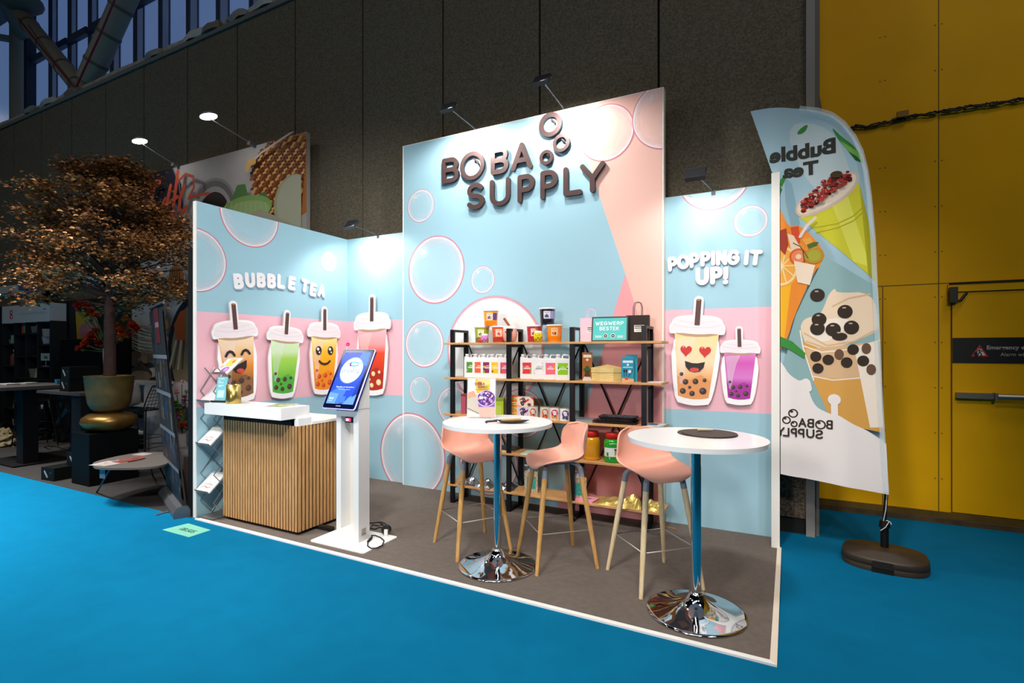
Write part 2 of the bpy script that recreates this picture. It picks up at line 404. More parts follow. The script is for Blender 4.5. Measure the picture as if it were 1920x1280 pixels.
b.line(p3, [(cx - .018, cz + .012), (cx - .004, cz + .022), (cx + .018, cz + .01)], .007, dk); b.disc(p3, cx + .004, cz + .04, .007, dk, n=10)
b.flat(p3, [(cx - .038, cz - .035), (cx - .015, cz - .035), (cx - .015, cz + .01), (cx - .038, cz + .0)], dk)
tx, tz = on_y(1740 + 705 / 6.4, 600 + 350 / 6.4, Yy - .02)
sg = mat('#b9b2a8', .5)
b.text(p3, 'Emergency exit', tx, tz, .036, sg, bold=.02)
tx, tz = on_y(1740 + 868 / 6.4, 600 + 430 / 6.4, Yy - .02); b.text(p3, 'Alarm will sound', tx, tz, .031, sg)
lc(b).build('emergency_sign', dr)
b = MB(); st = mat('#9a9488', .35, .8)
b.box((1.425, Yy - .065, 1.155), (1.70, Yy - .015, 1.205), st); b.box((1.68, Yy - .09, 1.145), (1.70, Yy - .015, 1.21), st); b.tube([(1.70, Yy - .075, 1.178), (2.9, Yy - .075, 1.178)], .026, st, 12)
lc(b).build('push_bar', dr)
# cables on the yellow wall
def cable_run(pts, rad, m, jit, seed):
    r = random.Random(seed); P = []
    for i in range(len(pts) - 1):
        for k in range(8):
            t = k / 8; P.append(tuple(pts[i][j] + (pts[i + 1][j] - pts[i][j]) * t + r.uniform(-jit, jit) * (1 if j == 2 else .3) for j in range(3)))
    P.append(pts[-1]); return P
ct = thing('cable_bundle', 'bundle of black cables strung along the yellow wall with a small box', 'cable', (1.2, Yy - .02, 3.4))
cz = lambda x, y: (on_y(x, y, Yy - .02)[0] - 1.2, 0., on_y(x, y, Yy - .02)[1] - 3.4)
for k in range(5):
    b = MB(); q = [cz(1585, 246), cz(1605, 236), cz(1625, 238), cz(1690, 222), cz(1760, 210), cz(1840, 197), cz(1920, 186), cz(1990, 176)]
    b.tube(cable_run(q, .004, None, .018, k), .006, mat('#17120a', .6), 6); b.build('cable', ct)
b = MB(); x0, z0 = on_y(1680, 224, Yy); b.box((x0 - 1.2, -.03, z0 - 3.4), (x0 - 1.2 + .09, .0, z0 - 3.4 + .055), mat('#8a6a1c', .6)); b.build('junction_box', ct)
b = MB(); b.tube([cz(1536, -60), cz(1535, 200)], .008, mat('#7a7468', .5), 8); b.tube([cz(1536, 180), cz(1534, 190), cz(1532, 215)], .006, mat('#2a2620', .5), 6); b.tube([cz(1536, 182), cz(1542, 215)], .007, mat('#7a7468', .5), 6)
b.build('conduit', ct)

# floor
carp = mat((.0, .130, .262), .95, noise=.05, nscale=5, spec=.1)
b = MB(); b.box((-26, -12, -.06), (8, 7, 0), carp); structure(b.build('floor'))
ceilm = mat('#3a3936', .9)
b = MB(); b.box((-26, -12, 13), (8, 8, 13.1), ceilm); structure(b.build('ceiling'))
b = MB(); b.box((-26, -12.1, 0), (8, -12, 13), mat('#34332f', .9)); structure(b.build('wall_front'))
b = MB(); b.box((8, -12, 0), (8.1, 8, 13), mat('#34332f', .9)); structure(b.build('wall_side'))
b = MB(); b.box((-26.1, -12, 0), (-26, 8, 13), mat('#34332f', .9)); structure(b.build('wall_left'))

# glazing above the concrete
Yg = 6.2
mul = mat('#4b5468', .5); mulp = mat('#8f98ac', .5, alpha=.5)
glass = mat('#b8c8e0', .12, alpha=.22, spec=.6)
win = bpy.data.objects.new('window_1', None); COL.objects.link(win); win.location = (0, Yg, 6.5); structure(win)
b = MB()
gx = lambda x: on_y(x, 150, Yg)[0]
for i, x in enumerate((97.7, 133.8, 171.9, 212.9, 256.8, 304, 356, 412, 474, 542)):
    X = gx(x); b.box((X - .015, -.07, 0), (X + .015, 0, 7), mul); b.box((X + .015, -.01, 0), (X + .28, 0, 7), mulp); b.box((X + .28, -.03, 0), (X + .295, 0, 7), mul)
X = gx(66); b.box((X - .07, -.2, 0), (X + .07, .0, 7), mat('#2b3140', .6))
zt = on_y(71, 115, Yg)[1] - 6.5
for k in range(10):
    a, c = gx((66, 97.7, 133.8, 171.9, 212.9, 256.8, 304, 356, 412, 474)[k]), gx((97.7, 133.8, 171.9, 212.9, 256.8, 304, 356, 412, 474, 542)[k])
    b.box((a + .05, -.10, zt - .06), (c - .05, 0, zt + .10), mul)
b.build('frame', win)
b = MB(); b.box((gx(66), .03, -.6), (gx(600), .04, 7), glass); b.build('pane', win)
# corner post and the slanted bay beside it
Cx = gx(46)
b = MB(); b.tube([(Cx, Yg - .1, 6.0), (Cx, Yg - .1, 10.2)], .2, mat('#8f8a7e', .6), 12); structure(b.build('trim_3'))
win2 = bpy.data.objects.new('window_2', None); COL.objects.link(win2); win2.location = (Cx - .1, Yg - .2, 6.5); win2.rotation_euler = (0, 0, math.radians(48.8)); structure(win2)
b = MB(); b.box((-7, 0, -1.5), (0, .02, 6), glass); b.build('pane', win2)
b = MB(); b.box((-7, -.12, 3.0), (0, .0, 3.13), mat('#8f8a7e', .6)); b.box((-7, -.12, -.1), (0, .0, .05), mat('#8f8a7e', .6)); b.box((-.9, -.06, -.1), (-.84, .0, 6), mat('#8f8a7e', .6)); b.build('frame', win2)
# ledge on top of the concrete: gutter, wrapped pipe, rubble of rags
b = MB(); b.box((xs[-1], Yw - .03, 6.55), (.2, Yg, 6.62), mat('#6f6c66', .9)); structure(b.build('trim_4'))
pp = mat('#a39f96', .8, noise=.25, nscale=7)
b = MB(); P = [(xs[-1] + i * .5, Yw + .12, 6.71 + .012 * math.sin(i * 1.9)) for i in range(41)]
b.tube(P, .085, pp, 10)
tag(b.build('service_pipe'), 'grey wrapped service pipe lying along the top of the concrete wall', 'pipe')
r = random.Random(3)
for k, (x, y) in enumerate(((60, 213), (95, 195), (140, 176), (290, 106), (370, 70), (402, 52), (450, 32), (497, 12))):
    X, Z = on_y(x, y, Yw + .03); b = MB(); n = 10; V = []
    for i in range(4):
        for j in range(n):
            a = 2 * PI * j / n; rr = (.16, .19, .12, .02)[i] * (1 + r.uniform(-.3, .3)); V.append((rr * 1.5 * math.cos(a), rr * .45 * math.sin(a), (0, .06, .13, .16)[i]))
    b.add(V, [(i * n + j, i * n + (j + 1) % n, (i + 1) * n + (j + 1) % n, (i + 1) * n + j) for i in range(3) for j in range(n)], (mat('#8d8a84', .9), mat('#b9b6b0', .9), mat('#7a6f60', .9))[k % 3])
    tag(b.build('pipe_lagging', loc=(X, Yw + .02, 6.62)), 'loose rag of pipe lagging on the ledge above the concrete wall', 'lagging', 'rags of lagging along the wall top')
# steel roof tubes
tube_parts = []; tb = mat('#8b8474', .55); tub = [((35, 22), (145, 158), .17, 'slimmer grey steel roof tube sloping down to the right'), ((245, -25), (165, 152), .2, 'thicker grey steel roof tube sloping up to the right')]
for (p, q, rr, lb) in tub:
    a = on_y(*p, 5.45); c = on_y(*q, 5.3); A = Vector((a[0], 5.45, a[1])); B = Vector((c[0], 5.3, c[1]))
    b = MB(); b.tube([A, B], rr, tb, 16)
    for t in (.22, .5, .8): P = A.lerp(B, t); D = (B - A).normalized() * .03; b.tube([P - D, P + D], rr + .012, mat('#5d574c', .6), 16)
    D = (B - A).normalized(); b.tube([B - D * .02, B + D * .16, B + D * .32], [rr * .8, rr * .45, rr * .4], tb, 12)
    tube_parts.append(b.build('steel_tube'))
b = MB(); a = on_y(-10, -20, 5.0); c = on_y(44, 62, 6.0); b.tube([(a[0], 5.2, a[1]), (c[0], 6.0, c[1])], .2, tb, 14); tube_parts.append(b.build('steel_tube'))
b = MB(); a = on_y(38, 2, 5.35); b.ball((a[0], 5.35, a[1]), .42, mat('#6f6c5f', .6), 20, sz=.5); tube_parts.append(b.build('steel_node')); tt_ = thing('roof_truss', 'grey steel roof tubes in a V in front of the high windows', 'roof truss', (-12.6, 5.3, 6.7))
for o in tube_parts: o.data.transform(Matrix.Translation((12.6, -5.3, -6.7))); o.parent = tt_
red = mat('#7a1030', .5)
for (P, lb) in (([(35, 35), (80, 92), (141, 165)], 'red cable running down along the slimmer steel tube'), ([(218, -8), (190, 60), (141, 167)], 'taut red cable in front of the thicker steel tube')):
    b = MB(); b.tube([(on_y(*p, 5.1)[0], 5.1, on_y(*p, 5.1)[1]) for p in P], .018, red, 8); tag(b.build('red_cable'), lb, 'cable')
# ================================================================ the stand: floor and printed walls
white = mat('#f1eee9', .45); whitef = mat('#f4efe6', .4)
blue = mat('#a2c9d7', .5, spec=.3); pink = mat('#f3bcc8', .5, spec=.3)
b = MB(); pz = plane_z(0)
q = [(-4.905, 2.985), (-.03, 2.935), (0, 4.68), (0, 4.93), (-4.905, 4.93)]
b.prism(pz, q, mat('#6c625b', .98, noise=.08, nscale=22, spec=.1, bump=.3), 0, .002)
bf = b.build('booth_carpet'); tag(bf, 'dark grey-brown carpet covering the floor of the stand', 'carpet')
b = MB(); b.prism(pz, [(-4.875, 2.965), (-.012, 2.915), (-.045, 2.95), (-4.84, 2.998)], white, 0, .012); b.prism(pz, [(-.012, 2.915), (.012, 4.675), (-.018, 4.675), (-.045, 2.95)], mat('#ead9c4', .4), 0, .012)
tag(b.build('edge_strip'), 'thin white edging strip around the front and right of the stand carpet', 'edging')
bub = grad([(0, '#ffffff', .10), (.6, '#ffffff', .10), (.84, '#fff0f4', .32), (.915, '#fff4f6', .62), (.93, '#ffffff', .95), (.945, '#ffffff', .95), (.953, '#e38094', .9), (.975, '#e58c9e', .8), (1, '#e9a5b2', 0)], .5, True)
bubw = grad([(0, '#ffffff', .75), (.6, '#ffffff', .72), (.93, '#ffffff', .9), (.955, '#f0a0ae', .85), (.985, '#f0b0bc', .5), (1, '#f0b0bc', 0)], .5, True)
glare = grad([(0, '#ffffff', .6), (.5, '#ffffff', .2), (1, '#ffffff', 0)], .5, True)
def bubble(mb, pl, conv, cx, cy, ry_px, regions, m=bub):
    X, Z = conv(cx, cy); r = abs(conv(cx, cy - ry_px)[1] - Z)
    mb.disc(pl, X, Z, r, m, n=56, regions=regions)
    mb.disc(pl, X - .42 * r, Z + .55 * r, r * .26, glare, n=24, regions=regions)
def panel_band(b, pl, x0, x1, rg):
    for (a, c, m) in ((0, 1.046, blue), (1.046, 1.958, pink), (1.958, 3.0, blue)): b.flat(pl, [(x0, a), (x1, a), (x1, c), (x0, c)], m, off=.0004)
# left side wall
X0 = -4.905
b = MB(); b.box((X0 - .045, 2.995, .002), (X0, 4.975, 3.0), whitef); pl = plane_x(X0)
panel_band(b, pl, 3.003, 4.93, None); rg = [[(3.003, 0), (4.93, 0), (4.93, 2.995), (3.003, 2.995)]]
cv = lambda x, y: on_x(x, y, X0)
bubble(b, pl, cv, 368, 487, 61, rg); bubble(b, pl, cv, 470, 402, 62, rg); bubble(b, pl, cv, 617, 490, 18, rg)
wl = tag(b.build('display_wall'), 'left side wall of the stand reading BUBBLE TEA on blue and pink', 'exhibition wall')
ltw = mat('#fbf4f4', .5); lts = mat('#a9bfd2', .5)
for i, (ch, x, y, rot) in enumerate((('B', 416, 815, 7), ('U', 555, 800, 4), ('B', 688, 803, 1), ('B', 812, 812, 0), ('L', 928, 818, -2), ('E', 1060, 838, -4), ('T', 1215, 868, -9), ('E', 1315, 915, -7), ('A', 1415, 927, -8))):
    u, v = on_x(380 + x / 6.4, 400 + y / 6.4, X0); b = MB(); h = .115; wd = GL[ch][0] * h * (.92 if ch != 'A' else .8); a = math.radians(rot)
    ox, oy = u - (wd / 2) * math.cos(a) + (h / 2) * math.sin(a), v - (wd / 2) * math.sin(a) - (h / 2) * math.cos(a)
    glyph(b, pl, ch, ox + .010, oy - .013, wd, h, .043, lts, rot=a, off=.012, o0=.0)  # blue-grey copy shifted down and right as the letter's painted shadow
    glyph(b, pl, ch, ox, oy, wd, h, .043, ltw, rot=a, off=.020, o0=.0, side=lts); b.build('letter', wl)
# low back wall, left part
Yl = 4.93; Yt = 4.867
pl = plane_y(Yl); cv = lambda x, y: on_y(x, y, Yl)
b = MB(); b.box((X0, Yl, .002), (-3.955, Yl + .045, 3.0), whitef); panel_band(b, pl, X0, -3.963, None)
rg = [[(X0, 0), (-3.963, 0), (-3.963, 2.995), (X0, 2.995)]]
bubble(b, pl, cv, 775, 852, 81, rg); bubble(b, pl, cv, 664, 935, 52, rg)
tag(b.build('display_wall'), 'narrow low back wall panel with a pink cup, left of the tall centre wall', 'exhibition wall')
# low back wall, right part
b = MB(); b.box((-.948, Yl, .002), (-.05, Yl + .045, 3.0), whitef); panel_band(b, pl, -.945, -.06, None)
rg = [[(-.945, 0), (-.06, 0), (-.06, 2.995), (-.945, 2.995)]]
bubble(b, pl, cv, 1338, 330, 65, rg); bubble(b, pl, cv, 1407, 414.5, 30, rg)
wr = tag(b.build('display_wall'), 'low back wall panel reading POPPING IT UP! to the right of the tall centre wall', 'exhibition wall')
ltw2 = mat('#fbf1f1', .5)
S = lambda x, y: on_y(1245 + x / 9.366, 460 + y / 9.366, Yl)
def put(parent, ch, x, y, h, rot, wd, m, side, scale=.92, t=.020):
    u, v = S(x, y); b = MB(); W_ = GL[ch][0] * h * scale; a = math.radians(rot)
    glyph(b, pl, ch, u - W_ / 2 * math.cos(a) + h / 2 * math.sin(a), v - W_ / 2 * math.sin(a) - h / 2 * math.cos(a), W_, h, wd, m, rot=a, off=t, o0=0, side=side); b.build('letter', parent)
sp = mat('#a58aa6', .6)  # darker letter sides, edge shading put into the colour
for ch, x, y, rot in (('P', 160, 330, 4), ('O', 345, 293, 8), ('P', 540, 265, 3), ('P', 735, 240, 2), ('I', 870, 228, 0), ('N', 1015, 222, 0), ('G', 1222, 215, -3), ('I', 1450, 218, -5), ('T', 1610, 222, -7)):
    put(wr, ch, x, y, .100, rot, .035, ltw2, sp)
for ch, x, y in (('U', 678, 545), ('P', 925, 530), ('!', 1085, 530)): put(wr, ch, x, y, .118, 0, .042, ltw2, sp)
# right stub wall
b = MB(); b.box((-.060, 4.672, .002), (.0, 4.975, 3.011), whitef); tag(b.build('end_panel'), 'short white end panel at the right edge of the stand', 'exhibition wall')
# tall centre wall
XL, XR = -3.955, -.950
pl = plane_y(Yt); cv = lambda x, y: on_y(x, y, Yt)
b = MB(); b.box((XL, Yt, .002), (XR, Yl + .045, 4.0), whitef)
rg = [[(XL + .008, .0), (XR - .008, .0), (XR - .008, 3.993), (XL + .008, 3.993)]]
b.flat(pl, [(XL, 0), (XR, 0), (XR, 4), (XL, 4)], blue, off=.0004, regions=rg)
pk = mat('#f0a5a9', .5, spec=.3); pk2 = mat('#f6c3b4', .5, spec=.3)
V = [cv(*p) for p in ((1069, 203), (1172.4, 512.8), (1045, 975))]
b.flat(pl, [(V[0][0], 4.0), V[1], (V[2][0], 0), (XR, 0), (XR, 4.0)], pk, off=.0006, regions=rg)
b.flat(pl, [(V[0][0], 4.0), V[1], cv(1215, 650), (XR, cv(1240, 735)[1]), (XR, 4.0)], pk2, off=.0008, regions=rg)
b.off = .001
for cx, cy, ry, m in ((925, 658, 105, bubw), (789, 386, 31, bub), (817, 505.5, 64.5, bub), (905, 524.5, 26, bub), (795.5, 644.5, 44.5, bub), (788, 731, 25, bub), (850, 760, 36, bub), (775, 852, 81, bub), (915, 865, 64, bub), (978, 775, 47, bub), (1136.5, 249, 54, bub), (1250, 214, 66, bub), (1052, 176, 43, bub)):
    if (cx, cy) == (775, 852):
        X, Z = on_y(cx, cy, Yl); r_ = abs(on_y(cx, cy - ry, Yl)[1] - Z); b.disc(pl, X, Z, r_, m, n=56, regions=rg); continue
    bubble(b, pl, cv, cx, cy, ry, rg, m)
wt = tag(b.build('display_wall'), 'tall centre wall of the stand with BOBA SUPPLY in raised letters', 'exhibition wall')
# raised lettering BOBA SUPPLY
bz = mat('#5b4644', .38, .35); bz2 = mat('#2e2526', .4, .2)
Lt = [('B', -3.375, -3.15), ('B', -2.735, -2.535), ('A', -2.50, -2.255)]
hw = .025
def big(ch, x0, x1, z0, z1):
    b = MB(); g = GL[ch][0]
    adv, st = GL[ch]; w_ = (x1 - x0 - 2 * hw)
    for qi, q in enumerate(st):
        b.line(pl, [(x0 + hw + a / adv * w_, z0 + hw + c * (z1 - z0 - 2 * hw)) for a, c in q], .05, bz, off=.040 + .002 * qi * .5, o0=.012, side=bz2)
    b.build('letter', wt)
big('B', -3.375, -3.15, 3.455, 3.735); big('B', -2.745, -2.53, 3.455, 3.735); big('A', -2.50, -2.255, 3.455, 3.74)
for ch, x0, x1 in (('S', -3.05, -2.825), ('U', -2.757, -2.512), ('P', -2.425, -2.23), ('P', -2.165, -1.975), ('L', -1.915, -1.718), ('Y', -1.74, -1.487)):
    big(ch, x0, x1, 3.115, 3.405)
for cx, cz, r_, nm in ((-2.98, 3.597, .132, 'letter'), (-2.056, 3.863, .100, 'ring'), (-1.939, 3.655, .073, 'ring'), (-2.10, 3.539, .058, 'ring')):
    b = MB(); b.ring(pl, cx, cz, r_, .046 if r_ > .09 else .034, bz, off=.040, o0=.012, side=bz2, ry=r_ * (1.0))
    q = .56 * r_ * (1.0 if r_ > .1 else .86)
    b.line(pl, [(cx + q * math.cos(math.radians(a)), cz + q * math.sin(math.radians(a))) for a in (78, 62, 46, 30, 14)], .015 if r_ > .09 else .009, bz, off=.036, o0=.012, side=bz2)
    b.build(nm, wt)
# white trims where the tall wall meets the low ones
b = MB(); b.box((XL - .006, Yt - .003, .002), (XL, Yt + .06, 4.0), white); b.box((XR, Yt - .003, .002), (XR + .006, Yt + .06, 4.0), mat('#f0e6d6', .4)); b.build('corner_profile', wt)

# cut-out cups
straw = mat('#5a3a36', .5); strawh = mat('#d98a52', .5); lidm = mat('#f3e6ea', .5); lid2 = mat('#e4d5da', .5); wb = mat('#fbf6f6', .45)
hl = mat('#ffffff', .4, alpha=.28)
def cup(pl, conv, lidL, lidR, botC, colors, boba, face, label, off0=.03, drop=None, strawpx=None):
    """raised board cup; lidL/lidR = rim ends and botC = bottom centre as seen in the photo"""
    b = MB(); L = Vector(conv(*lidL)); R = Vector(conv(*lidR)); B = Vector(conv(*botC))
    C = (L + R) / 2; W = (R - L).length; up = (C - B); Hh = up.length; up.normalize(); rt = Vector((up.y, -up.x))
    T = Vector(conv(*strawpx)); st_ = (T - C).dot(up)
    def f(x, y): q = B + rt * (x * W) + up * (y * Hh); return (q.x, q.y)           # x in lid widths, y: 0 bottom, 1 rim
    def shape(e, x0, x1, bot):
        k = e / Hh
        return [f(-x0 - e / W, -bot - k), f(-x0 * .5, -bot - k - .035), f(0, -bot - k - .045), f(x0 * .5, -bot - k - .035), f(x0 + e / W, -bot - k), f(x1 + e / W, 1.0), f(-x1 - e / W, 1.0)]
    e = .030
    t0, t1 = off0 - .006, off0 + .012
    sd = mat('#cfc8c8', .6)
    b.prism(pl, smooth_loop(shape(e, .295, .42, 0), 2), wb, t0, t1, sd)
    lid = [f(-.5, .93), f(-.485, .90), f(-.46, .895), f(.46, .895), f(.485, .90), f(.5, .93), f(.505, .99), f(.485, 1.03), f(.46, 1.045), f(.44, 1.10), f(.36, 1.135), f(.2, 1.155), f(0, 1.16), f(-.2, 1.155), f(-.36, 1.135), f(-.44, 1.10), f(-.46, 1.045), f(-.485, 1.03), f(-.505, .99)]
    b.prism(pl, smooth_loop(lid, 2), wb, t0 + .0005, t1 + .0006, sd)
    sx = (T - C).dot(rt) / W
    sb = f(sx * .25, 1.06); stt = f(sx, st_ / Hh + 1 - .03)
    b.line(pl, [sb, stt], .155 * W + .01, wb, off=t1 + .0003, o0=t0 + .001, side=sd)
    b.off = t1 + .0009
    body = [f(-.275, .03), f(-.14, .005), f(0, -.003), f(.14, .005), f(.275, .03), f(.395, .90), f(-.395, .90)]
    B3 = Vector(f(0, 0)); dz = Hh * 1.0
    b.flat(pl, body, colors, uvbox=(B3.x, B3.y, W / 2, dz))
    # syrup at the bottom, shine on the left, shade under the lid
    if drop: b.flat(pl, [f(-.275, .03), f(-.14, .005), f(.14, .005), f(.275, .03), f(.305, .26), f(.2, .30), f(.12, .34), f(.03, .31), f(-.05, .27), f(-.15, .27), f(-.27, .31), f(-.31, .30)], drop)
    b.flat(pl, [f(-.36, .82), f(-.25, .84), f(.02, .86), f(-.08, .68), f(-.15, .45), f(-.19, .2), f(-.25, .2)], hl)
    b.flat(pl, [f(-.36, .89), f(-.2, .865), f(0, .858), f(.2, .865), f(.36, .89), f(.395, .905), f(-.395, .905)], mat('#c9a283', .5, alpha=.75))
    b.flat(pl, smooth_loop([f(-.47, .93), f(-.2, .90), f(0, .893), f(.2, .90), f(.47, .93), f(.475, 1.0), f(.43, 1.06), f(.3, 1.11), f(0, 1.13), f(-.3, 1.11), f(-.43, 1.06), f(-.475, 1.0)], 2), lidm)
    b.line(pl, [f(-.42, 1.02), f(-.2, .99), f(0, .985), f(.2, .99), f(.42, 1.02)], .006, lid2)
    b.line(pl, [f(-.32, 1.075), f(0, 1.045), f(.32, 1.075)], .005, lid2)
    dark, hi = boba
    for x, y, r_ in ((-.19, .10, .055), (-.02, .075, .05), (.17, .12, .064), (-.15, .23, .052), (.03, .245, .052), (.19, .27, .035), (-.07, .16, .028), (-.23, .335, .034)):
        X, Y_ = f(x, y); b.disc(pl, X, Y_, r_ * W, dark, n=20); b.disc(pl, X - r_ * W * .25, Y_ + r_ * W * .25, r_ * W * .5, hi, n=14)
    k = (.075 * W)
    s0, s1 = Vector(f(sx * .25, 1.02)), Vector(f(sx, st_ / Hh + 1 - .02)); d = (s1 - s0).normalized(); nrm = Vector((-d.y, d.x)) * k * .62
    b.flat(pl, [tuple(s0 - nrm * -1), tuple(s0 - nrm), tuple(s1 - nrm), tuple(s1 + nrm)][::-1], straw); b.disc(pl, s1.x, s1.y, k * .6, straw, ry=k * .22, n=18); b.disc(pl, s1.x, s1.y - k * .06, k * .42, strawh, ry=k * .12, n=16)
    blk = mat('#2a2324', .5)
    if face == 'laugh':
        for sx_ in (-.17, .17): b.line(pl, [f(sx_ - .09, .64), f(sx_ - .05, .685), f(sx_, .70), f(sx_ + .05, .685), f(sx_ + .09, .64)], .016 * W / .3, blk)
        b.flat(pl, [f(-.18, .52), f(0, .50), f(.18, .55), f(.165, .44), f(.09, .375), f(0, .36), f(-.09, .385), f(-.15, .44)], blk); X, Y_ = f(.02, .40); b.disc(pl, X, Y_, .085 * W, mat('#d8483f', .5), ry=.045 * W)
    if face == 'heart':
        for sx_ in (-.17, .17):
            hp = [f(sx_ + .105 * (16 * math.sin(t) ** 3) / 16, .665 + .085 * (13 * math.cos(t) - 5 * math.cos(2 * t) - 2 * math.cos(3 * t) - math.cos(4 * t)) / 16) for t in [2 * PI * i / 28 for i in range(28)]]
            b.flat(pl, hp[::-1], mat('#d3322c', .5)); X, Y_ = f(sx_ - .05, .71); b.disc(pl, X, Y_, .015 * W, mat('#f0a09a', .5), n=10)
        b.flat(pl, [f(-.18, .52), f(-.05, .495), f(.05, .495), f(.18, .52), f(.16, .44), f(.09, .385), f(0, .37), f(-.09, .385), f(-.16, .44)], blk); X, Y_ = f(.0, .405); b.disc(pl, X, Y_, .085 * W, mat('#d8483f', .5), ry=.04 * W)
    if face == 'smile':
        for sx_ in (-.18, .18):
            X, Y_ = f(sx_, .67); b.disc(pl, X, Y_, .085 * W, blk, ry=.105 * W); b.disc(pl, X - .02 * W, Y_ + .035 * W, .036 * W, wb, n=16); b.disc(pl, X + .02 * W, Y_ - .04 * W, .022 * W, wb, n=12)
        b.line(pl, [f(-.16, .49), f(-.09, .45), f(0, .437), f(.09, .45), f(.16, .49)], .015 * W / .3, blk)
    return tag(b.build('cup_cutout'), label, 'cup sign', 'cut-out drink cups on the stand walls')
brown = (mat('#4a2d28', .5), mat('#6b463e', .5)); redb = (mat('#c9391c', .5), mat('#ee6a3c', .5)); cream = (mat('#f3d99a', .5), mat('#fff0c4', .5)); choc = (mat('#3c2a28', .5), mat('#6a5450', .5))
PLx = plane_x(X0); cvx = lambda x, y: on_x(x, y, X0); PLy = plane_y(Yl); cvy = lambda x, y: on_y(x, y, Yl)
cup(PLx, cvx, (392, 622), (478, 618), (448, 744), grad([(0, '#8a5a2c'), (.3, '#a96a2e'), (.48, '#e58a2c'), (.72, '#f3c894'), (1, '#f6e6d2')]), brown, 'laugh', 'raised cut-out cup of orange milk tea laughing with closed eyes', drop=mat('#8b5e3c', .5), strawpx=(432, 568))
cup(PLx, cvx, (496, 623), (564, 634), (525.5, 737), grad([(0, '#55b53a'), (.35, '#7ec53c'), (.6, '#a5d654'), (.72, '#cfe9b4'), (1, '#d6ecc6')]), brown, None, 'raised cut-out cup of green tea with brown pearls and no face', drop=mat('#4fb23c', .5), strawpx=(534, 585))
cup(PLx, cvx, (572, 617), (633.5, 625), (603, 730), grad([(0, '#f0901c'), (.4, '#f8ab08'), (.65, '#f9c52a'), (.85, '#fae690'), (1, '#fbedb0')]), redb, 'smile', 'raised cut-out cup of yellow tea smiling with big round eyes', drop=mat('#f28f16', .5), strawpx=(604, 578))
cup(PLy, cvy, (668, 606), (736.5, 604), (703, 731), grad([(0, '#b3271a'), (.3, '#d8331c'), (.55, '#f04a24'), (.68, '#f7a0a4'), (1, '#f8c4d2')]), cream, None, 'raised cut-out cup of red tea with cream pearls behind the kiosk', drop=mat('#b52a1c', .5), strawpx=(702, 556))
cup(PLy, cvy, (1257, 610), (1361, 615), (1300.5, 747), grad([(0, '#e08a4a'), (.3, '#f0b06c'), (.5, '#f9dcb2'), (.8, '#f8dba0'), (1, '#f6cd7c')]), choc, 'heart', 'raised cut-out cup with red heart eyes and open mouth', drop=mat('#e69a5e', .5), strawpx=(1312, 560))
cup(PLy, cvy, (1351, 650), (1426, 654), (1386, 748), grad([(0, '#a02a90'), (.3, '#b83aa8'), (.42, '#d879c8'), (.7, '#d253b4'), (1, '#e08ccc')]), choc, None, 'raised cut-out cup of purple tea beside the heart-eyed cup', drop=mat('#a83098', .5), strawpx=(1386.5, 615))

# arm lamps
lmp = mat('#4a4c52', .4, .6); lmd = mat('#23262c', .5); lens = mat((1., .97, .92), .5, emit=14)
def arm_lamp(base, head, label, power, size=2.75, on=True, glow=14, tilt=0, blend=.5, aim=None):
    t = thing('arm_lamp', label, 'lamp', base, 0, 'arm lamps clamped on the stand wall tops')
    hb = Vector(head) - Vector(base)
    b = MB(); b.obox((0, 0, -.01), .035, .05, .05, lmp); b.build('clamp', t)
    b = MB(); b.tube([(0, 0, .01), hb * .98], .007, lmp, 8); b.build('arm', t)
    b = MB(); R = tilt; RM = Matrix.Rotation(R, 3, 'X')
    b.obox(hb, .15, .10, .03, lmd, tilt=R); b.obox(hb + RM @ Vector((0, .052, -.004)), .16, .008, .04, lmp, tilt=R); b.obox(hb + RM @ Vector((0, -.052, -.004)), .16, .008, .04, lmp, tilt=R); b.build('head', t)
    b = MB(); b.obox(hb + RM @ Vector((0, 0, -.018)), .13, .085, .004, mat((1., .97, .92), .5, emit=glow), tilt=R); b.build('diffuser', t)
    if power:
        tg = aim or (base[0], base[1] + .0, base[2] - 1.1)
        hp = Vector(head) + Vector((0, -.035, -.05))
        l = lamp('SPOT', 'arm_lamp_light', hb + RM @ Vector((0, 0, -.03)), Vector(tg) - Vector(base), power, (1, .97, .93), t, spot_size=size, spot_blend=blend, shadow_soft_size=.07)
        return t
b1 = arm_lamp((-2.962, 4.90, 4.0), (-2.962, 4.35, 4.03), 'arm lamp clamped above the letters BOBA', 100, tilt=.95)
b2 = arm_lamp((-1.927, 4.90, 4.0), (-1.927, 4.33, 4.05), 'arm lamp clamped above the letters SUPPLY', 100, tilt=.95)
b3 = arm_lamp((-4.396, 4.95, 3.0), (-4.396, 4.48, 3.04), 'arm lamp clamped above the narrow low panel with the red cup', 48, tilt=.95)
b4 = arm_lamp((-.525, 4.95, 3.0), (-.60, 4.38, 3.0), 'arm lamp clamped above the POPPING IT UP! panel', 24, tilt=.95)
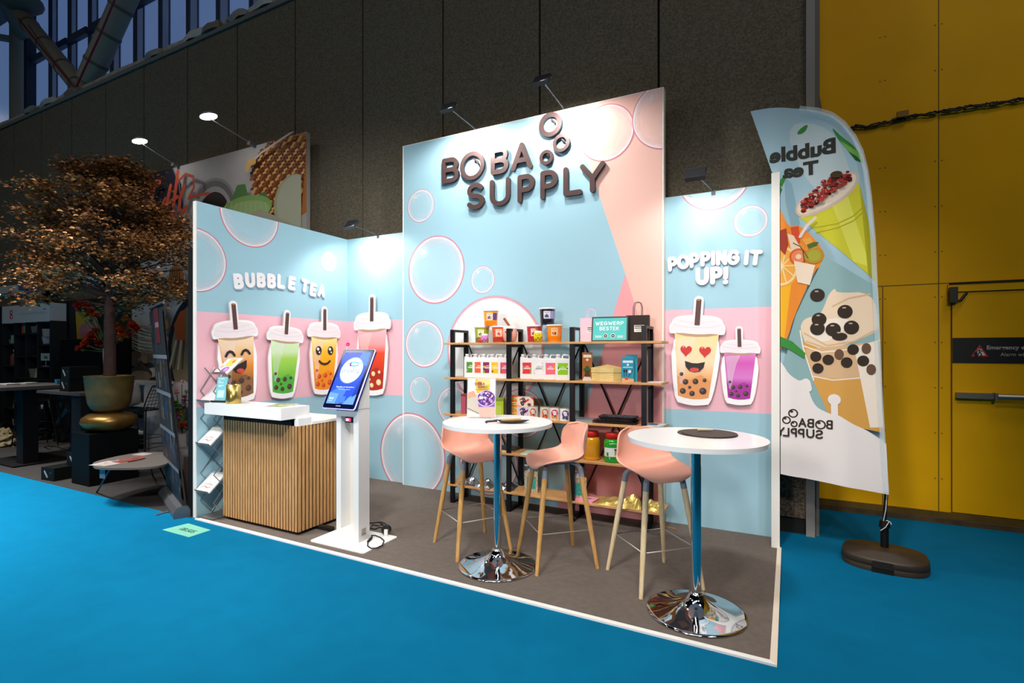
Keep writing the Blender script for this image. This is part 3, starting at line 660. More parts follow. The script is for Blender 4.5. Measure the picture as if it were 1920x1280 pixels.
# ================================================================ flag
Yf = 4.72; pl = plane_y(Yf)
fp = lambda x, y: on_y(x, y, Yf)
edge_top = [fp(1407, 208), fp(1440, 203.5), fp(1478, 202), fp(1500, 203), fp(1532, 207), fp(1560, 217), fp(1583, 233), fp(1603, 257), fp(1617, 285), fp(1626, 320), fp(1633, 370), fp(1640, 450), fp(1645, 560), fp(1652, 720), fp(1660, 860), (.716, .54)]
out = [(.006, .60), (.30, .578), (.64, .555), (.70, .545), (.716, .52)] + edge_top[::-1][1:] + [(-.058, 3.036), (.004, 2.93)]
up_rg = [(.004, 2.93), (.66, 2.93)] + [p for p in edge_top[::-1] if p[1] > 2.93] + [(-.058, 3.036)]
lo_rg = [(.006, .60), (.716, .52)] + [p for p in edge_top[::-1] if .55 < p[1] < 2.93] + [(.60, 2.93), (.004, 2.93)]
def convexish(r): return r
lo_rg = hull(lo_rg); up_rg = hull(up_rg)
cloth = lambda c: mat(c, .75, spec=.2)
base = cloth('#a9c8d4'); b = MB(); b.off = .0
b.flat(pl, out[::1], base, off=0, regions=[None] if False else None)
b.regions = [[p for p in lo_rg], [p for p in up_rg]]
fx = lambda *P: [fp(*p) for p in P]
fxs = lambda *P: smooth_loop([fp(*p) for p in P], 2)
b.off = .0004
pale = cloth('#c3d3d6')
b.flat(pl, fxs((1470, 225), (1560, 235), (1600, 330), (1600, 420), (1500, 330)), pale)
dkb = cloth('#8fb4c2')
b.flat(pl, fx((1470, 330), (1485, 345), (1500, 420), (1485, 430), (1473, 380)), dkb)
grn = cloth('#3f8c3f'); grn2 = cloth('#7dbb56'); grd = cloth('#27602c')
# leaves
b.flat(pl, fxs((1493, 251), (1500, 240), (1516, 231), (1512, 244), (1503, 251)), grn)
b.flat(pl, fxs((1558, 238), (1575, 255), (1598, 270), (1610, 285), (1622, 305), (1612, 303), (1596, 288), (1580, 272), (1568, 258)), grn)
b.flat(pl, fx((1575, 264), (1612, 285), (1620, 305), (1600, 296)), grn2)
b.flat(pl, fx((1590, 283), (1607, 293), (1616, 304), (1604, 300)), grd)
b.flat(pl, fx((1470, 330), (1473, 336), (1466, 352), (1462, 346), (1463, 338)), grn); b.flat(pl, fx((1460, 345), (1467, 356), (1462, 368), (1458, 360)), grn)
# text, seen from behind
txt = cloth('#3a3a35'); br_ = cloth('#6a4c22')
x, z = fp(1567, 286); b.text(pl, 'Bubble', x, z, .115, txt, bold=.045, width=.46, mirror=True, rot=math.radians(1))
x, z = fp(1535, 324); b.text(pl, 'Tea', x, z, .105, txt, bold=.045, width=.25, mirror=True, rot=math.radians(1))
# yellow tilted drink with red beans
yg = cloth('#d3cd38'); yg2 = cloth('#b3ac24'); yg3 = cloth('#e3df5c')
b.flat(pl, fx((1498, 405), (1540, 400), (1580, 380), (1611, 345), (1620, 430), (1634, 512), (1642, 520), (1640, 440), (1646, 530), (1626, 513), (1560, 455), (1520, 425)), yg) if False else b.flat(pl, fx((1500, 407), (1611, 342), (1645, 532), (1626, 512), (1560, 458)), yg)
b.flat(pl, fx((1560, 385), (1590, 368), (1632, 500), (1600, 490)), yg3)
b.flat(pl, fx((1611, 342), (1645, 480), (1645, 532), (1628, 514)), yg2)
for k in (0, 1): b.line(pl, fx((1524 + 6 * k, 427 + 9 * k), (1570, 420 + 8 * k), (1600, 405 + 9 * k), (1616, 390 + 9 * k)), .008, yg2)
foam = cloth('#efdcc6'); fm2 = cloth('#d8bfae')
b.flat(pl, fxs((1490, 395), (1494, 380), (1515, 362), (1550, 340), (1585, 325), (1603, 320), (1610, 330), (1606, 350), (1580, 377), (1545, 396), (1510, 407), (1495, 405)), fm2)
b.flat(pl, fxs((1494, 393), (1498, 381), (1518, 364), (1550, 344), (1585, 329), (1602, 325), (1606, 333), (1600, 350), (1576, 373), (1542, 391), (1510, 402), (1498, 401)), foam)
r = random.Random(11); reds = [cloth('#8f2b22'), cloth('#b5402a'), cloth('#6b1f22'), cloth('#a83a3a')]
for i in range(130):
    t = r.random(); cx = 1503 + t * 90; cy = 393 - t * 60 + r.uniform(-26, 10) * (1 - abs(t - .5) * 1.1); X, Z = fp(cx, cy); rr = r.uniform(.010, .021)
    b.disc(pl, X, Z, rr, reds[i % 4], ry=rr * .75, n=12)
    if i % 3 == 0: b.disc(pl, X - .004, Z + .004, rr * .25, cloth('#e8a898'), n=8)
X, Z = fp(1567, 330); b.disc(pl, X, Z, .04, cloth('#4a3a22'), ry=.025)
# orange fruit drink at left
b.flat(pl, fxs((1440, 400), (1462, 390), (1478, 430), (1500, 420), (1545, 470), (1548, 500), (1530, 500), (1490, 590), (1475, 640), (1455, 665)), cloth('#ee8d35'))
b.flat(pl, fx((1455, 455), (1478, 470), (1485, 520), (1470, 640), (1452, 660)), cloth('#f4b32a'))
X, Z = fp(1466, 500); b.disc(pl, X, Z, .13, cloth('#f2a43c'), ry=.17); b.disc(pl, X, Z, .115, cloth('#f7d9a2'), ry=.155); b.disc(pl, X, Z, .098, cloth('#f3ab48'), ry=.138)
for k in range(10):
    a = 2 * PI * k / 10; b.line(pl, [(X, Z), (X + .1 * math.cos(a), Z + .14 * math.sin(a))], .008, cloth('#f7d9a2'))
b.flat(pl, fx((1461, 435), (1474, 430), (1478, 460), (1472, 480), (1461, 468)), cloth('#a8402c'))
b.flat(pl, fx((1482, 428), (1497, 425), (1500, 455), (1490, 465)), cloth('#d6502c'))
b.flat(pl, fx((1476, 440), (1488, 443), (1503, 470), (1505, 495), (1488, 490)), cloth('#f0d2b4'))
X, Z = fp(1497, 482); b.disc(pl, X, Z, .065, cloth('#e0602c')); b.disc(pl, X, Z, .05, cloth('#e98a5c')); b.disc(pl, X, Z, .02, cloth('#f3cdb0'))
X, Z = fp(1526, 480); b.disc(pl, X, Z, .065, cloth('#b98c2c')); b.disc(pl, X, Z, .045, cloth('#a9a43c'))
b.flat(pl, fx((1503, 450), (1520, 447), (1531, 465), (1515, 468)), cloth('#e8a04a'))
b.flat(pl, fx((1512, 460), (1525, 455), (1535, 455), (1530, 463), (1516, 468)), cloth('#4f6b2c')); b.line(pl, fx((1487, 457), (1500, 463), (1515, 485)), .006, grd); b.line(pl, fx((1505, 470), (1508, 492)), .007, grd)
b.flat(pl, fx((1488, 490), (1528, 498), (1518, 535), (1495, 530)), cloth('#f0d9c0'))
b.line(pl, fx((1500, 445), (1512, 425), (1528, 410)), .022, cloth('#e0d0cc'))
# milk splash cup
cre = cloth('#ecd2b4'); cr2 = cloth('#dbb48a'); cr3 = cloth('#d9a050'); cr4 = cloth('#f4e4d2'); tea = cloth('#8fb0b0')
b.flat(pl, fx((1545, 482), (1646, 540), (1650, 690), (1500, 700), (1478, 640), (1492, 590)), tea); b.flat(pl, fx((1478, 650), (1530, 690), (1570, 790), (1490, 760), (1466, 700)), tea)
b.flat(pl, fxs((1553, 552), (1565, 540), (1566, 551), (1635, 547), (1648, 610), (1640, 625), (1560, 655), (1512, 650), (1503, 625), (1500, 610), (1510, 596), (1535, 592), (1545, 575)), cre)
b.flat(pl, fxs((1515, 610), (1560, 595), (1600, 600), (1560, 640), (1520, 640)), cr4)
for i, (P) in enumerate((((1508, 625), (1550, 648), (1600, 640), (1642, 618)), ((1512, 640), (1560, 657), (1610, 648), (1645, 640)), ((1560, 575), (1590, 560), (1630, 552)))): b.line(pl, fx(*P), .012, cr2)
b.flat(pl, fx((1503, 640), (1560, 662), (1645, 640), (1652, 720), (1650, 700), (1655, 810), (1560, 790), (1525, 715)), cr3)
b.flat(pl, fx((1510, 655), (1645, 640), (1650, 700), (1600, 710), (1525, 708)), cr2)
b.flat(pl, fx((1600, 650), (1645, 640), (1655, 800), (1630, 800)), cr4)
b.line(pl, fx((1505, 648), (1540, 660), (1590, 655), (1648, 638)), .010, cr4); b.line(pl, fx((1525, 705), (1560, 712), (1610, 708), (1650, 698)), .009, cr4)
b.line(pl, fx((1500, 620), (1505, 650), (1525, 712)), .010, cr4)
bk = cloth('#3a2f28'); bk2 = cloth('#6b5040')
for i, (x, y) in enumerate(((1532, 554), (1583, 585), (1535, 599), (1532, 616), (1561, 618), (1595, 614), (1573, 631), (1598, 655), (1552, 674), (1529, 668), (1533, 690), (1586, 679), (1617, 676), (1572, 664), (1623, 653), (1632, 692))):
    X, Z = fp(x, y); b.disc(pl, X, Z, .050 if i < 7 else (.038 if i < 13 else .03), bk if i < 13 else bk2, ry=(.030 if i == 6 else .052) if i < 7 else .040, n=20)
    if i < 7: b.disc(pl, X - .005, Z + .03, .014, cloth('#b8a898'), ry=.006, n=10)
b.flat(pl, fx((1461, 630), (1485, 640), (1510, 662), (1508, 672), (1480, 655), (1461, 648)), grn)
# white milk wave at the bottom
mk = cloth('#eee4df')
b.flat(pl, fxs((1440, 660), (1455, 670), (1468, 682), (1478, 700), (1495, 712), (1501, 713), (1510, 708), (1517, 711), (1514, 722), (1520, 745), (1530, 762), (1545, 770), (1560, 776), (1565, 775), (1570, 776), (1600, 795), (1625, 805), (1660, 830), (1700, 860), (1700, 1000), (1400, 1000), (1400, 700)), mk)
b.line(pl, fx((1512, 716), (1515, 728)), .05, mk); X, Z = fp(1563, 748); b.disc(pl, X, Z, .042, mk); b.line(pl, [(X, Z), fp(1564, 790)], .045, mk)
pass
# printed logo, mirrored
lg = cloth('#38302c')
G = lambda x, y: fp(1440 + x / 9.143, 760 + y / 9.143)
for cx, cy, r_ in ((428, 122, .030), (315, 235, .026), (445, 303, .020), (893, 318, .031)):
    X, Z = G(cx, cy); b.ring(pl, X, Z, r_, .0105, lg, n=26); b.flat(pl, [(X - r_ * .0, Z + r_), (X - r_ * .9, Z + r_ * .25), (X - r_ * .5, Z + r_ * .15), (X + r_ * .1, Z + r_ * .6)][::-1] if False else circ(X - r_ * .35, Z + r_ * .45, r_ * .4, r_ * .3, 14), lg)
for s_, x, y, xl_ in (('B', 1100, 400, 985), ('B', 785, 375, 665), ('A', 655, 365, 515)):
    X, Z = G(x, y); wd_ = X - G(xl_, y)[0] - .0125; glyph(b, pl, s_, X - .006, Z + .008, wd_, .058, .0125, lg, mirror=True, off=b.off); b.off += .0002
for s_, x, y, xl_ in (('S', 940, 565, 805), ('U', 790, 550, 650), ('P', 620, 540, 505), ('P', 492, 525, 383), ('L', 365, 515, 250), ('Y', 285, 505, 150)):
    X, Z = G(x, y); wd_ = X - G(xl_, y)[0] - .0125; glyph(b, pl, s_, X - .006, Z + .008, wd_, .058, .0125, lg, mirror=True, off=b.off); b.off += .0002
# pole sleeve and pale hem
hem = cloth('#bcd3dc')
Q = edge_top[3:]
for i in range(len(Q) - 1):
    (x0, z0), (x1, z1) = Q[i], Q[i + 1]; wd = .034
    nx, nz = (z1 - z0), -(x1 - x0); l = math.hypot(nx, nz); nx, nz = nx / l * wd, nz / l * wd
    b.flat(pl, [(x0, z0), (x0 + nx, z0 + nz), (x1 + nx, z1 + nz), (x1, z1)], mat('#e6f2f6', .7, alpha=.4), off=b.off)
flagt = thing('feather_flag', 'feather flag seen from behind with mirrored Bubble Tea lettering', 'flag', (.70, Yf + .012, 0))
def wave(me):
    bm = bmesh.new(); bm.from_mesh(me)
    for k in range(31):
        x = -.22 + k * .037; g = bm.verts[:] + bm.edges[:] + bm.faces[:]; bmesh.ops.bisect_plane(bm, geom=g, plane_co=(x, 0, 0), plane_no=(1, 0, .03))
    if True:
        pass
    for v in bm.verts:
        t = (v.co.x + .03 * v.co.z + .22) / .037; k0 = math.floor(t); g = lambda k: .011 * math.sin(k * .56 + .5) + .003 * math.sin(k * 1.27); v.co.y += g(k0) + (g(k0 + 1) - g(k0)) * (t - k0)
    for f_ in bm.faces: f_.smooth = True
    bm.to_mesh(me); bm.free()
    for v in me.vertices: v.co.x -= .70; v.co.y -= Yf + .012
b.build('banner_cloth', flagt, wave=wave)
b = MB(); off = Vector((-.70, -(Yf + .012), 0))
P = [Vector((.70, Yf + .03, .30)), Vector((.712, Yf + .03, .55))] + [Vector((x - .008, Yf + .03, z - .004)) for x, z in edge_top[::-1][1:-3]]
b.tube([p + off for p in P], [.013] * 2 + [.010] * (len(P) - 2), mat('#121212', .4), 8); b.tube([(0, .018, .085), (0, .018, .27)], .026, mat('#0c0c0d', .5), 14); b.tube([(0, .018, .26), (0, .018, .31)], [.036, .03], mat('#0c0c0d', .5), 14)
b.build('pole', flagt)
b = MB(); b.tube([(.012, .0, .52), (.005, -.002, .40), (-.012, .0, .30), (.01, -.015, .32), (.03, -.02, .31), (.035, -.02, .295)], .0035, mat('#d9d4cc', .7), 6); b.tube([(-.03, -.02, .24), (0, -.025, .27), (.02, -.02, .31)], .0035, mat('#d9d4cc', .7), 6)
b.build('cord', flagt)
fb = thing('flag_base', 'dark brown oval plastic weight foot of the feather flag', 'flag foot', (.69, 4.70, 0), math.radians(-8))
b = MB(); base_m = mat('#3a2e22', .5, noise=.12, nscale=14)
def stad(a, c, n=14):
    P = []
    for i in range(4 * n):
        t = 2 * PI * i / (4 * n); x, y = math.cos(t), math.sin(t); P.append((a * math.copysign(abs(x) ** .72, x), c * math.copysign(abs(y) ** .72, y)))
    return P
pr = [(1.0, 0), (1.01, .035), (.995, .038), (1.01, .042), (1.0, .075), (.965, .092), (.70, .098), (.69, .103), (.46, .105), (.45, .110), (.2, .112)]
v = []; n = 56
for s_, z in pr: v += [(x * s_, y * (s_ if s_ > .8 else s_ * .95), z) for x, y in stad(.265, .215)]
b.add(v, [(i * n + k, i * n + (k + 1) % n, (i + 1) * n + (k + 1) % n, (i + 1) * n + k) for i in range(len(pr) - 1) for k in range(n)], base_m, True)
b.add(v, [tuple((len(pr) - 1) * n + k for k in range(n))], base_m); b.build('foot', fb)
b = MB(); b.box((-.07, -.225, .035), (.05, -.17, .08), mat('#241c15', .6)); b.box((-.075, -.222, .0), (.055, -.2, .036), mat('#0c0a08', .7)); b.build('handle', fb)
# ================================================================ furniture on the stand (stand carpet is 2 mm thick)
Z0 = .002
oak = wood('#b98550', '#d6a56c', (22, 22, 1.2)); oak2 = wood('#c8924f', '#e0b06a', (14, 14, 1.2), rough=.45); pale_oak = wood('#e2c494', '#f2dcb4', (14, 14, 1.2), rough=.45)
board = wood('#c08a52', '#d9a66c', (1.5, 25, 25), rough=.5)
black = mat('#16161a', .45); blk_steel = mat('#131318', .42, .3)
gloss_w = mat('#f3f1ef', .22, coat=.3)
# ---- slatted counter
ct = thing('reception_counter', 'white topped counter clad in vertical oak slats on black', 'counter', (-4.16, 3.39, Z0))
cx, cy = -4.16, 3.39
felt = mat('#0c0a0b', .9)
x0, x1, y0, y1 = -4.665 - cx, -3.650 - cx, 3.100 - cy, 3.70 - cy
b = MB(); b.box((x0 + .002, y0 + .007, .03), (x1 - .007, y1, .93), felt); b.box((x0 + .03, y0 + .04, 0), (x1 - .04, y1 - .02, .03), black); b.build('body', ct)
n = 28; pit = (x1 - x0 - .01) / n
for i in range(n):
    b = MB(); xa = x0 + .008 + i * pit; b.box((xa, y0, .03), (xa + pit * .62, y0 + .007, .935), oak); b.build('slat', ct)
n2 = 15; pit = (y1 - y0 - .01) / n2
for i in range(n2):
    b = MB(); ya = y0 + .008 + i * pit; b.box((x1 - .007, ya, .03), (x1, ya + pit * .64, .935), oak); b.build('slat', ct)
b = MB(); b.box((x0 - .005, 3.245 - cy, .935), (x1 + .004, y1 + .01, .957), gloss_w); b.build('worktop', ct)
b = MB(); b.box((x0 + .01, 3.105 - cy, .935), (-3.70 - cx, 3.24 - cy, 1.0), felt); b.build('riser', ct)
b = MB(); b.box((-3.735 - cx, 3.105 - cy, .935), (-3.652 - cx, 3.245 - cy, 1.0), gloss_w); b.box((-4.71 - cx, 2.955 - cy, 1.0), (-3.682 - cx, 3.25 - cy, 1.1), gloss_w); b.build('bar_top', ct)
# on the counter
def lay(x, y, z): q = on_floor(x, y, z); return Vector((q[0], q[1], z))
P = lay(413, 754, 1.1 + Z0)
t = thing('card_stand', 'upright turquoise card in a black foot on the white bar top', 'card holder', P, math.radians(18))
b = MB(); b.box((-.085, -.03, 0), (.085, .03, .018), black); b.build('foot', t)
teal = mat('#7cc7d2', .4)
b = MB(); q = Plane((0, 0, .012), (1, 0, 0), (0, .08, 1)); b.prism(q, [(-.058, 0), (.05, 0), (.068, .225), (-.036, .225)], teal, -.002, .002)
b.off = .0025; wt_ = mat('#eef6f6', .5)
for y, w_ in ((.205, .06), (.185, .02), (.168, .05), (.142, .055), (.134, .03)): b.flat(q, [(-.025, y), (-.025 + w_, y), (-.025 + w_, y + .006), (-.025, y + .006)], wt_)
b.flat(q, [(-.035, .03), (.032, .03), (.04, .10), (-.028, .10)], mat('#bfe3e8', .5)); b.build('card', t)
P = lay(438, 756, 1.1 + Z0); t = thing('gold_cup', 'brushed gold metal cup beside the turquoise card', 'cup', P)
b = MB(); gold = mat('#b39a58', .28, .9); b.lathe((0, -.0, 0), [(.060, 0), (.062, .004), (.062, .172), (.058, .172), (.057, .02), (.0001, .02)], gold, 36); b.build('cup_body', t)
for i, (x, y, r_, c1, c2) in enumerate(((520, 761.5, 12, '#8d8a7c', '#5f8a3c'), (533, 758.5, 26, '#9c9a8c', '#7f8a6c'))):
    P = lay(x, y, 1.1 + Z0 + .002 * i); b = MB(); b.obox((0, 0, .0015 ), .20, .14, .003, mat('#d6d3c8', .3), rot=0)
    q = Plane((0, 0, .003), (1, 0, 0), (0, 1, 0)); b.off = .0004; b.flat(q, [(-.09, -.06), (.09, -.06), (.09, .06), (-.09, .06)], mat(c1, .3)); b.disc(q, .02, .0, .045, mat(c2, .3)); b.disc(q, .03, .01, .02, mat('#c8d86a', .3)); b.disc(q, -.05, -.02, .025, mat('#7a5a3c', .3))
    o = b.build('leaflet', loc=(P.x, P.y, 1.102 + .0035 * i)); o.rotation_euler = (0, 0, math.radians(r_)); tag(o, ('top', 'bottom')[1 - i] + ' one of two glossy leaflets lying on the right of the white bar top', 'leaflet', None)
P = lay(577, 789, .959); t = thing('paper_scraps', 'small crumpled tissue on the low white worktop', 'tissue', (P.x, P.y, .959))
b = MB(); r = random.Random(5)
v = [(.05 * math.cos(2 * PI * j / 9) * r.uniform(.6, 1.2) * (1 - i * .35), .03 * math.sin(2 * PI * j / 9) * r.uniform(.6, 1.2) * (1 - i * .35), .012 * i * r.uniform(.5, 1.4)) for i in range(3) for j in range(9)]
b.add(v, [(i * 9 + j, i * 9 + (j + 1) % 9, (i + 1) * 9 + (j + 1) % 9, (i + 1) * 9 + j) for i in range(2) for j in range(9)] + [tuple(range(18, 27))], mat('#eee6dd', .8)); b.build('tissue', t)
# ---- zigzag brochure rack
steel = mat('#a9a6a2', .35, .8)
zr = thing('brochure_rack', 'folding zigzag brochure rack of aluminium behind the counter', 'brochure rack', (-4.79, 3.09, Z0))
b = MB(); b.box((-.11, -.075, 0), (.10, .16, .012), mat('#8a8783', .4, .6)); b.box((-.11, -.075, .012), (.10, -.068, .02), steel); b.build('foot', zr)
zs = [.03, .30, .52, .80, 1.0, 1.22]
rack_pts = []
for s_ in (-.10, .10):
    b = MB(); P = [(s_, .06, .015)]
    for k in range(5): P.append((s_, (-.06 if k % 2 == 0 else .16), .16 + .26 * k))
    P.append((s_, .08, 1.42)); b.tube(P, .006, steel, 6); b.build('scissor_bar', zr)
    b = MB(); P = [(s_, .04, .015)] + [(s_, (.16 if k % 2 == 0 else -.06), .16 + .26 * k) for k in range(5)] + [(s_, -.02, 1.42)]; b.tube(P, .005, steel, 6); b.build('scissor_bar', zr)
broc = mat('#f3efe8', .4)
for k, z in enumerate((.26, .70, 1.10, 1.36)):
    q = Plane((.09 * (k == 3), -.10 + .01 * k + .08 * (k == 3), z), (1, 0, 0), (0, .75, .66))
    b = MB(); b.prism(q, [(-.100, 0), (.100, 0), (.100, .23), (-.100, .23)], mat('#c4c3c6', .25, alpha=.85), -.006, 0); b.prism(q, [(-.100, -.005), (.100, -.005), (.100, .0), (-.100, .0)], steel, 0, .03); b.build('tray', zr)
for k, z in enumerate((.26, .70, 1.36)):
    q = Plane((-4.79 + .09 * (k == 2), 3.09 - .10 + .01 * (k if k < 2 else 3) + .08 * (k == 2), z + Z0), (1, 0, 0), (0, .75, .66)); b = MB()
    b.prism(q, [(-.1, .0), (.1, .0), (.1, .205), (-.1, .205)], broc, .001, .009); b.off = .0095
    if k < 2:
        b.line(q, [(-.07, .04), (-.03, .06), (.02, .045), (.06, .06)], .008, mat('#b23a3a', .5)); b.line(q, [(-.07, .075), (0, .09), (.06, .08)], .006, mat('#8a3434', .5)); b.line(q, [(-.06, .11), (.05, .115)], .005, mat('#b0a8a0', .5))
    else:
        b.flat(q, [(-.05, .10), (.06, .10), (.06, .205), (-.05, .205)], mat('#f2b64a', .4)); b.disc(q, .02, .05, .05, mat('#7a4a9a', .4), ry=.045); b.disc(q, .03, .055, .025, mat('#c08ac8', .4)); b.disc(q, -.07, .09, .03, mat('#eda48c', .4)); b.disc(q, .03, .165, .02, mat('#e86a3a', .4)); b.flat(q, [(-.1, 0), (-.03, 0), (-.05, .07), (-.1, .08)], mat('#d8cfc0', .4))
    tag(b.build('brochure'), ('red-lettered white brochure in the lowest tray of the zigzag rack', 'red-lettered white brochure in the middle tray of the zigzag rack', 'brochure with a purple drink in the top tray of the zigzag rack')[k], 'brochure')

# ---- kiosk
kx, ky = -3.187, 3.265
ks = thing('order_kiosk', 'white self-service kiosk column with a tilted blue touch screen', 'kiosk', (kx, ky, Z0))
kw = mat('#eeece9', .4); kw2 = mat('#e9e2d8', .45)
b = MB(); q = plane_z(0); b.prism(q, rrect(-3.468 - kx, 3.058 - ky, -2.872 - kx, 3.468 - ky, .025), kw, 0, .008); b.build('base_plate', ks)
b = MB(); X0_, X1_, Y0_, Y1_ = -.124, .124, -.062, .065
oz0, oz1 = .10, 1.035; ox0, ox1 = -.072, .068
b.box((X0_, Y0_, .008), (ox0, Y1_, 1.10), kw); b.box((ox1, Y0_, .008), (X1_, Y1_, 1.10), kw); b.box((ox0, Y0_, .008), (ox1, Y1_, oz0), kw); b.box((ox0, Y0_, oz1), (ox1, Y1_, 1.10), kw); b.box((ox0, Y1_ - .02, oz0), (ox1, Y1_, oz1), kw2)
b.build('column', ks)
b = MB(); py_ = plane_y(0)
wedge = Plane((0, 0, 0), (0, 1, 0), (0, 0, 1)); b.prism(wedge, [(Y0_ , 1.10), (Y1_, 1.10), (Y1_, 1.47), (Y0_ + .01, 1.16)], kw, X0_, X1_); b.build('head_housing', ks)
b = MB(); b.box((X0_ - .0004, Y0_ - .0004, 1.097), (X1_ + .0004, Y1_, 1.1), mat('#6a655e', .6)); b.build('seam', ks)
b = MB(); b.box((.03, Y0_ + .012, .985), (.062, Y0_ + .05, 1.0), black); b.box((-.03, Y0_ + .004, .985), (.062, Y0_ + .06, 1.03), mat('#141214', .4)); b.box((-.025, Y0_ + .002, .995), (.035, Y0_ + .005, 1.022), mat('#ff2a50', .4, emit=3.)); b.box((-.012, Y0_ + .0005, 1.001), (.012, Y0_ + .003, 1.016), mat('#ffffff', .4, emit=4.)); b.build('scanner', ks)
b = MB(); pxp = plane_x(X1_); b.off = .001; b.flat(pxp, [(-.035, .05), (.03, .05), (.03, .115), (-.035, .115)], mat('#d9d4cc', .5))
for z in (.10, .085, .07, .058): b.flat(pxp, [(-.025, z), (.02, z), (.02, z + .006), (-.025, z + .006)], mat('#55504a', .6))
b.build('rating_plate', ks)
# screen
bl = Vector((-3.392 - kx, 3.125 - ky, 1.108)); tl = Vector((-3.405 - kx + .004, 3.372 - ky, 1.592)); up = (tl - bl); L = up.length
w_ = .352; q = Plane(bl + Vector((0, 0, 0)), (1, 0, 0), (0, up.y, up.z))
scr = thing('dummy', 'x', 'x'); bpy.data.objects.remove(scr)
b = MB(); navy = mat('#1a2a7a', .25); led = mat('#c9c6ff', .4, emit=1.1)
b.prism(q, rrect(0, 0, w_, L, .018), navy, -.03, 0); b.prism(q, rrect(-.003, -.003, w_ + .003, L + .003, .02), led, -.012, -.002); dbody = b.build('display_body', ks)
b = MB(); b.off = .001; b.flat(q, rrect(.006, .006, w_ - .006, L - .006, .014), mat('#0a0e2c', .12)); sx0, sx1, sy0, sy1 = .026, w_ - .026, .040, L - .03
scm = mat('#1d3fae', .2, emit=.75); sc2 = mat('#3a64c4', .2, emit=.75); sc3 = mat('#5580cf', .2, emit=.8); sc1 = mat('#15308f', .2, emit=.7)
R_ = [[(sx0, sy0), (sx1, sy0), (sx1, sy1), (sx0, sy1)]]
b.flat(q, R_[0], scm)
for p_, m_ in (([(0, .02), (.16, .02), (.2, .16), (.12, .2), (.0, .12)], sc2), ([(.02, .03), (.12, .03), (.13, .13), (.02, .14)], sc3), ([(.2, .03), (.34, .03), (.34, .15), (.25, .1)], sc3), ([(.15, .05), (.22, .05), (.22, .11), (.15, .1)], sc2), ([(0, .26), (.1, .3), (.05, .4), (0, .42)], sc1), ([(.2, .42), (.34, .38), (.34, .54), (.24, .54)], sc2), ([(.28, .1), (.34, .14), (.34, .3), (.3, .24)], sc1)): b.flat(q, p_, m_, regions=R_)
b.disc(q, .176, .345, .126, sc2, n=48, regions=R_); b.disc(q, .176, .345, .117, mat('#dff4fa', .2, emit=.85), n=48)
b.text(q, 'prestop', .176, .322, .045, mat('#1c2452', .3), width=.205, align='c')
b.line(q, [(.125, .405), (.15, .418), (.19, .42), (.235, .408)], .013, mat('#4fa8d8', .3, emit=.6)); b.line(q, [(.15, .388), (.19, .384), (.235, .392)], .013, mat('#3f98cc', .3, emit=.6)); b.line(q, [(.145, .41), (.14, .395), (.15, .386)], .016, mat('#6a2a9a', .3, emit=.5))
wl_ = mat('#c8d4f4', .3, emit=.7)
b.text(q, 'Begroet uw bezoekers', .176, .185, .014, wl_, width=.2, align='c'); b.text(q, 'tik op het scherm', .176, .165, .009, wl_, width=.13, align='c')
b.text(q, '09:27', .045, .078, .016, wl_, bold=.02); b.text(q, 'welkom', .045, .06, .009, wl_); b.text(q, 'prestop', .176, .018, .010, wl_, width=.05, align='c')
b.build('touch_screen', dbody)
tg = Vector(bl) + Vector((.02, up.y, up.z)) + Vector((0, .0, .03))
b = MB(); q2 = Plane(tg, (1, 0, 0), (0, .3, 1)); b.prism(q2, circ(.018, .015, .022, .016, 20), mat('#c81e6a', .4), -.002, .002); b.off = .0025; b.text(q2, 'pay', .018, .011, .009, mat('#f4c8dc', .4), align='c'); b.tube([(tg.x + .01, tg.y, tg.z - .035), (tg.x + .016, tg.y, tg.z)], .0025, kw, 6); b.build('contactless_mark', ks)
# cables on the foot
cb = mat('#141212', .5)
b = MB(); P = [on_floor(570 + x / 10.1, 940 + y / 10.1, .016) for x, y in ((1270, 640), (1350, 640), (1450, 680), (1515, 740), (1480, 830), (1380, 880), (1270, 885), (1205, 840), (1210, 760), (1250, 720))]
b.tube(P, .005, cb, 8); q = P[-1]; b.tube([P[-2], q, on_floor(570 + 127.5, 940 + 66, .02)], [.009, .013, .008], cb, 8); b.V = [(x - kx, y - ky, z - Z0) for x, y, z in b.V]; b.build('power_cord', ks)
b = MB(); P = [on_floor(570 + x / 10.1, 940 + y / 10.1, .01) for x, y in ((1240, 400), (1350, 395), (1450, 380), (1540, 410), (1580, 450), (1540, 490), (1420, 480), (1350, 515), (1260, 500), (1290, 430), (1400, 450), (1500, 440), (1420, 385))]
b.tube(P, .005, cb, 8); b.V = [(x - kx, y - ky, z - Z0 - .002) for x, y, z in b.V]; b.build('coiled_cable', ks)
P = on_floor(724, 1004, .0); t = thing('power_plug', 'black and white plug standing on the back of the kiosk foot', 'plug', (P[0], P[1], .010), math.radians(20))
b = MB(); b.tube([(0, -.012, .042), (0, .02, .042)], .04, cb, 16); b.build('plug_disc', t); b = MB(); b.box((-.008, -.028, .002), (.022, -.012, .05), kw); b.build('plug_body', t)
b = MB(); b.box((-.16, -.03, 0), (.05, .02, .03), cb); P = on_floor(604, 1000, 0); tag(b.build('power_strip', loc=(P[0] - .02, P[1] + .09, Z0)), 'black power strip lying between the counter and the kiosk', 'power strip')

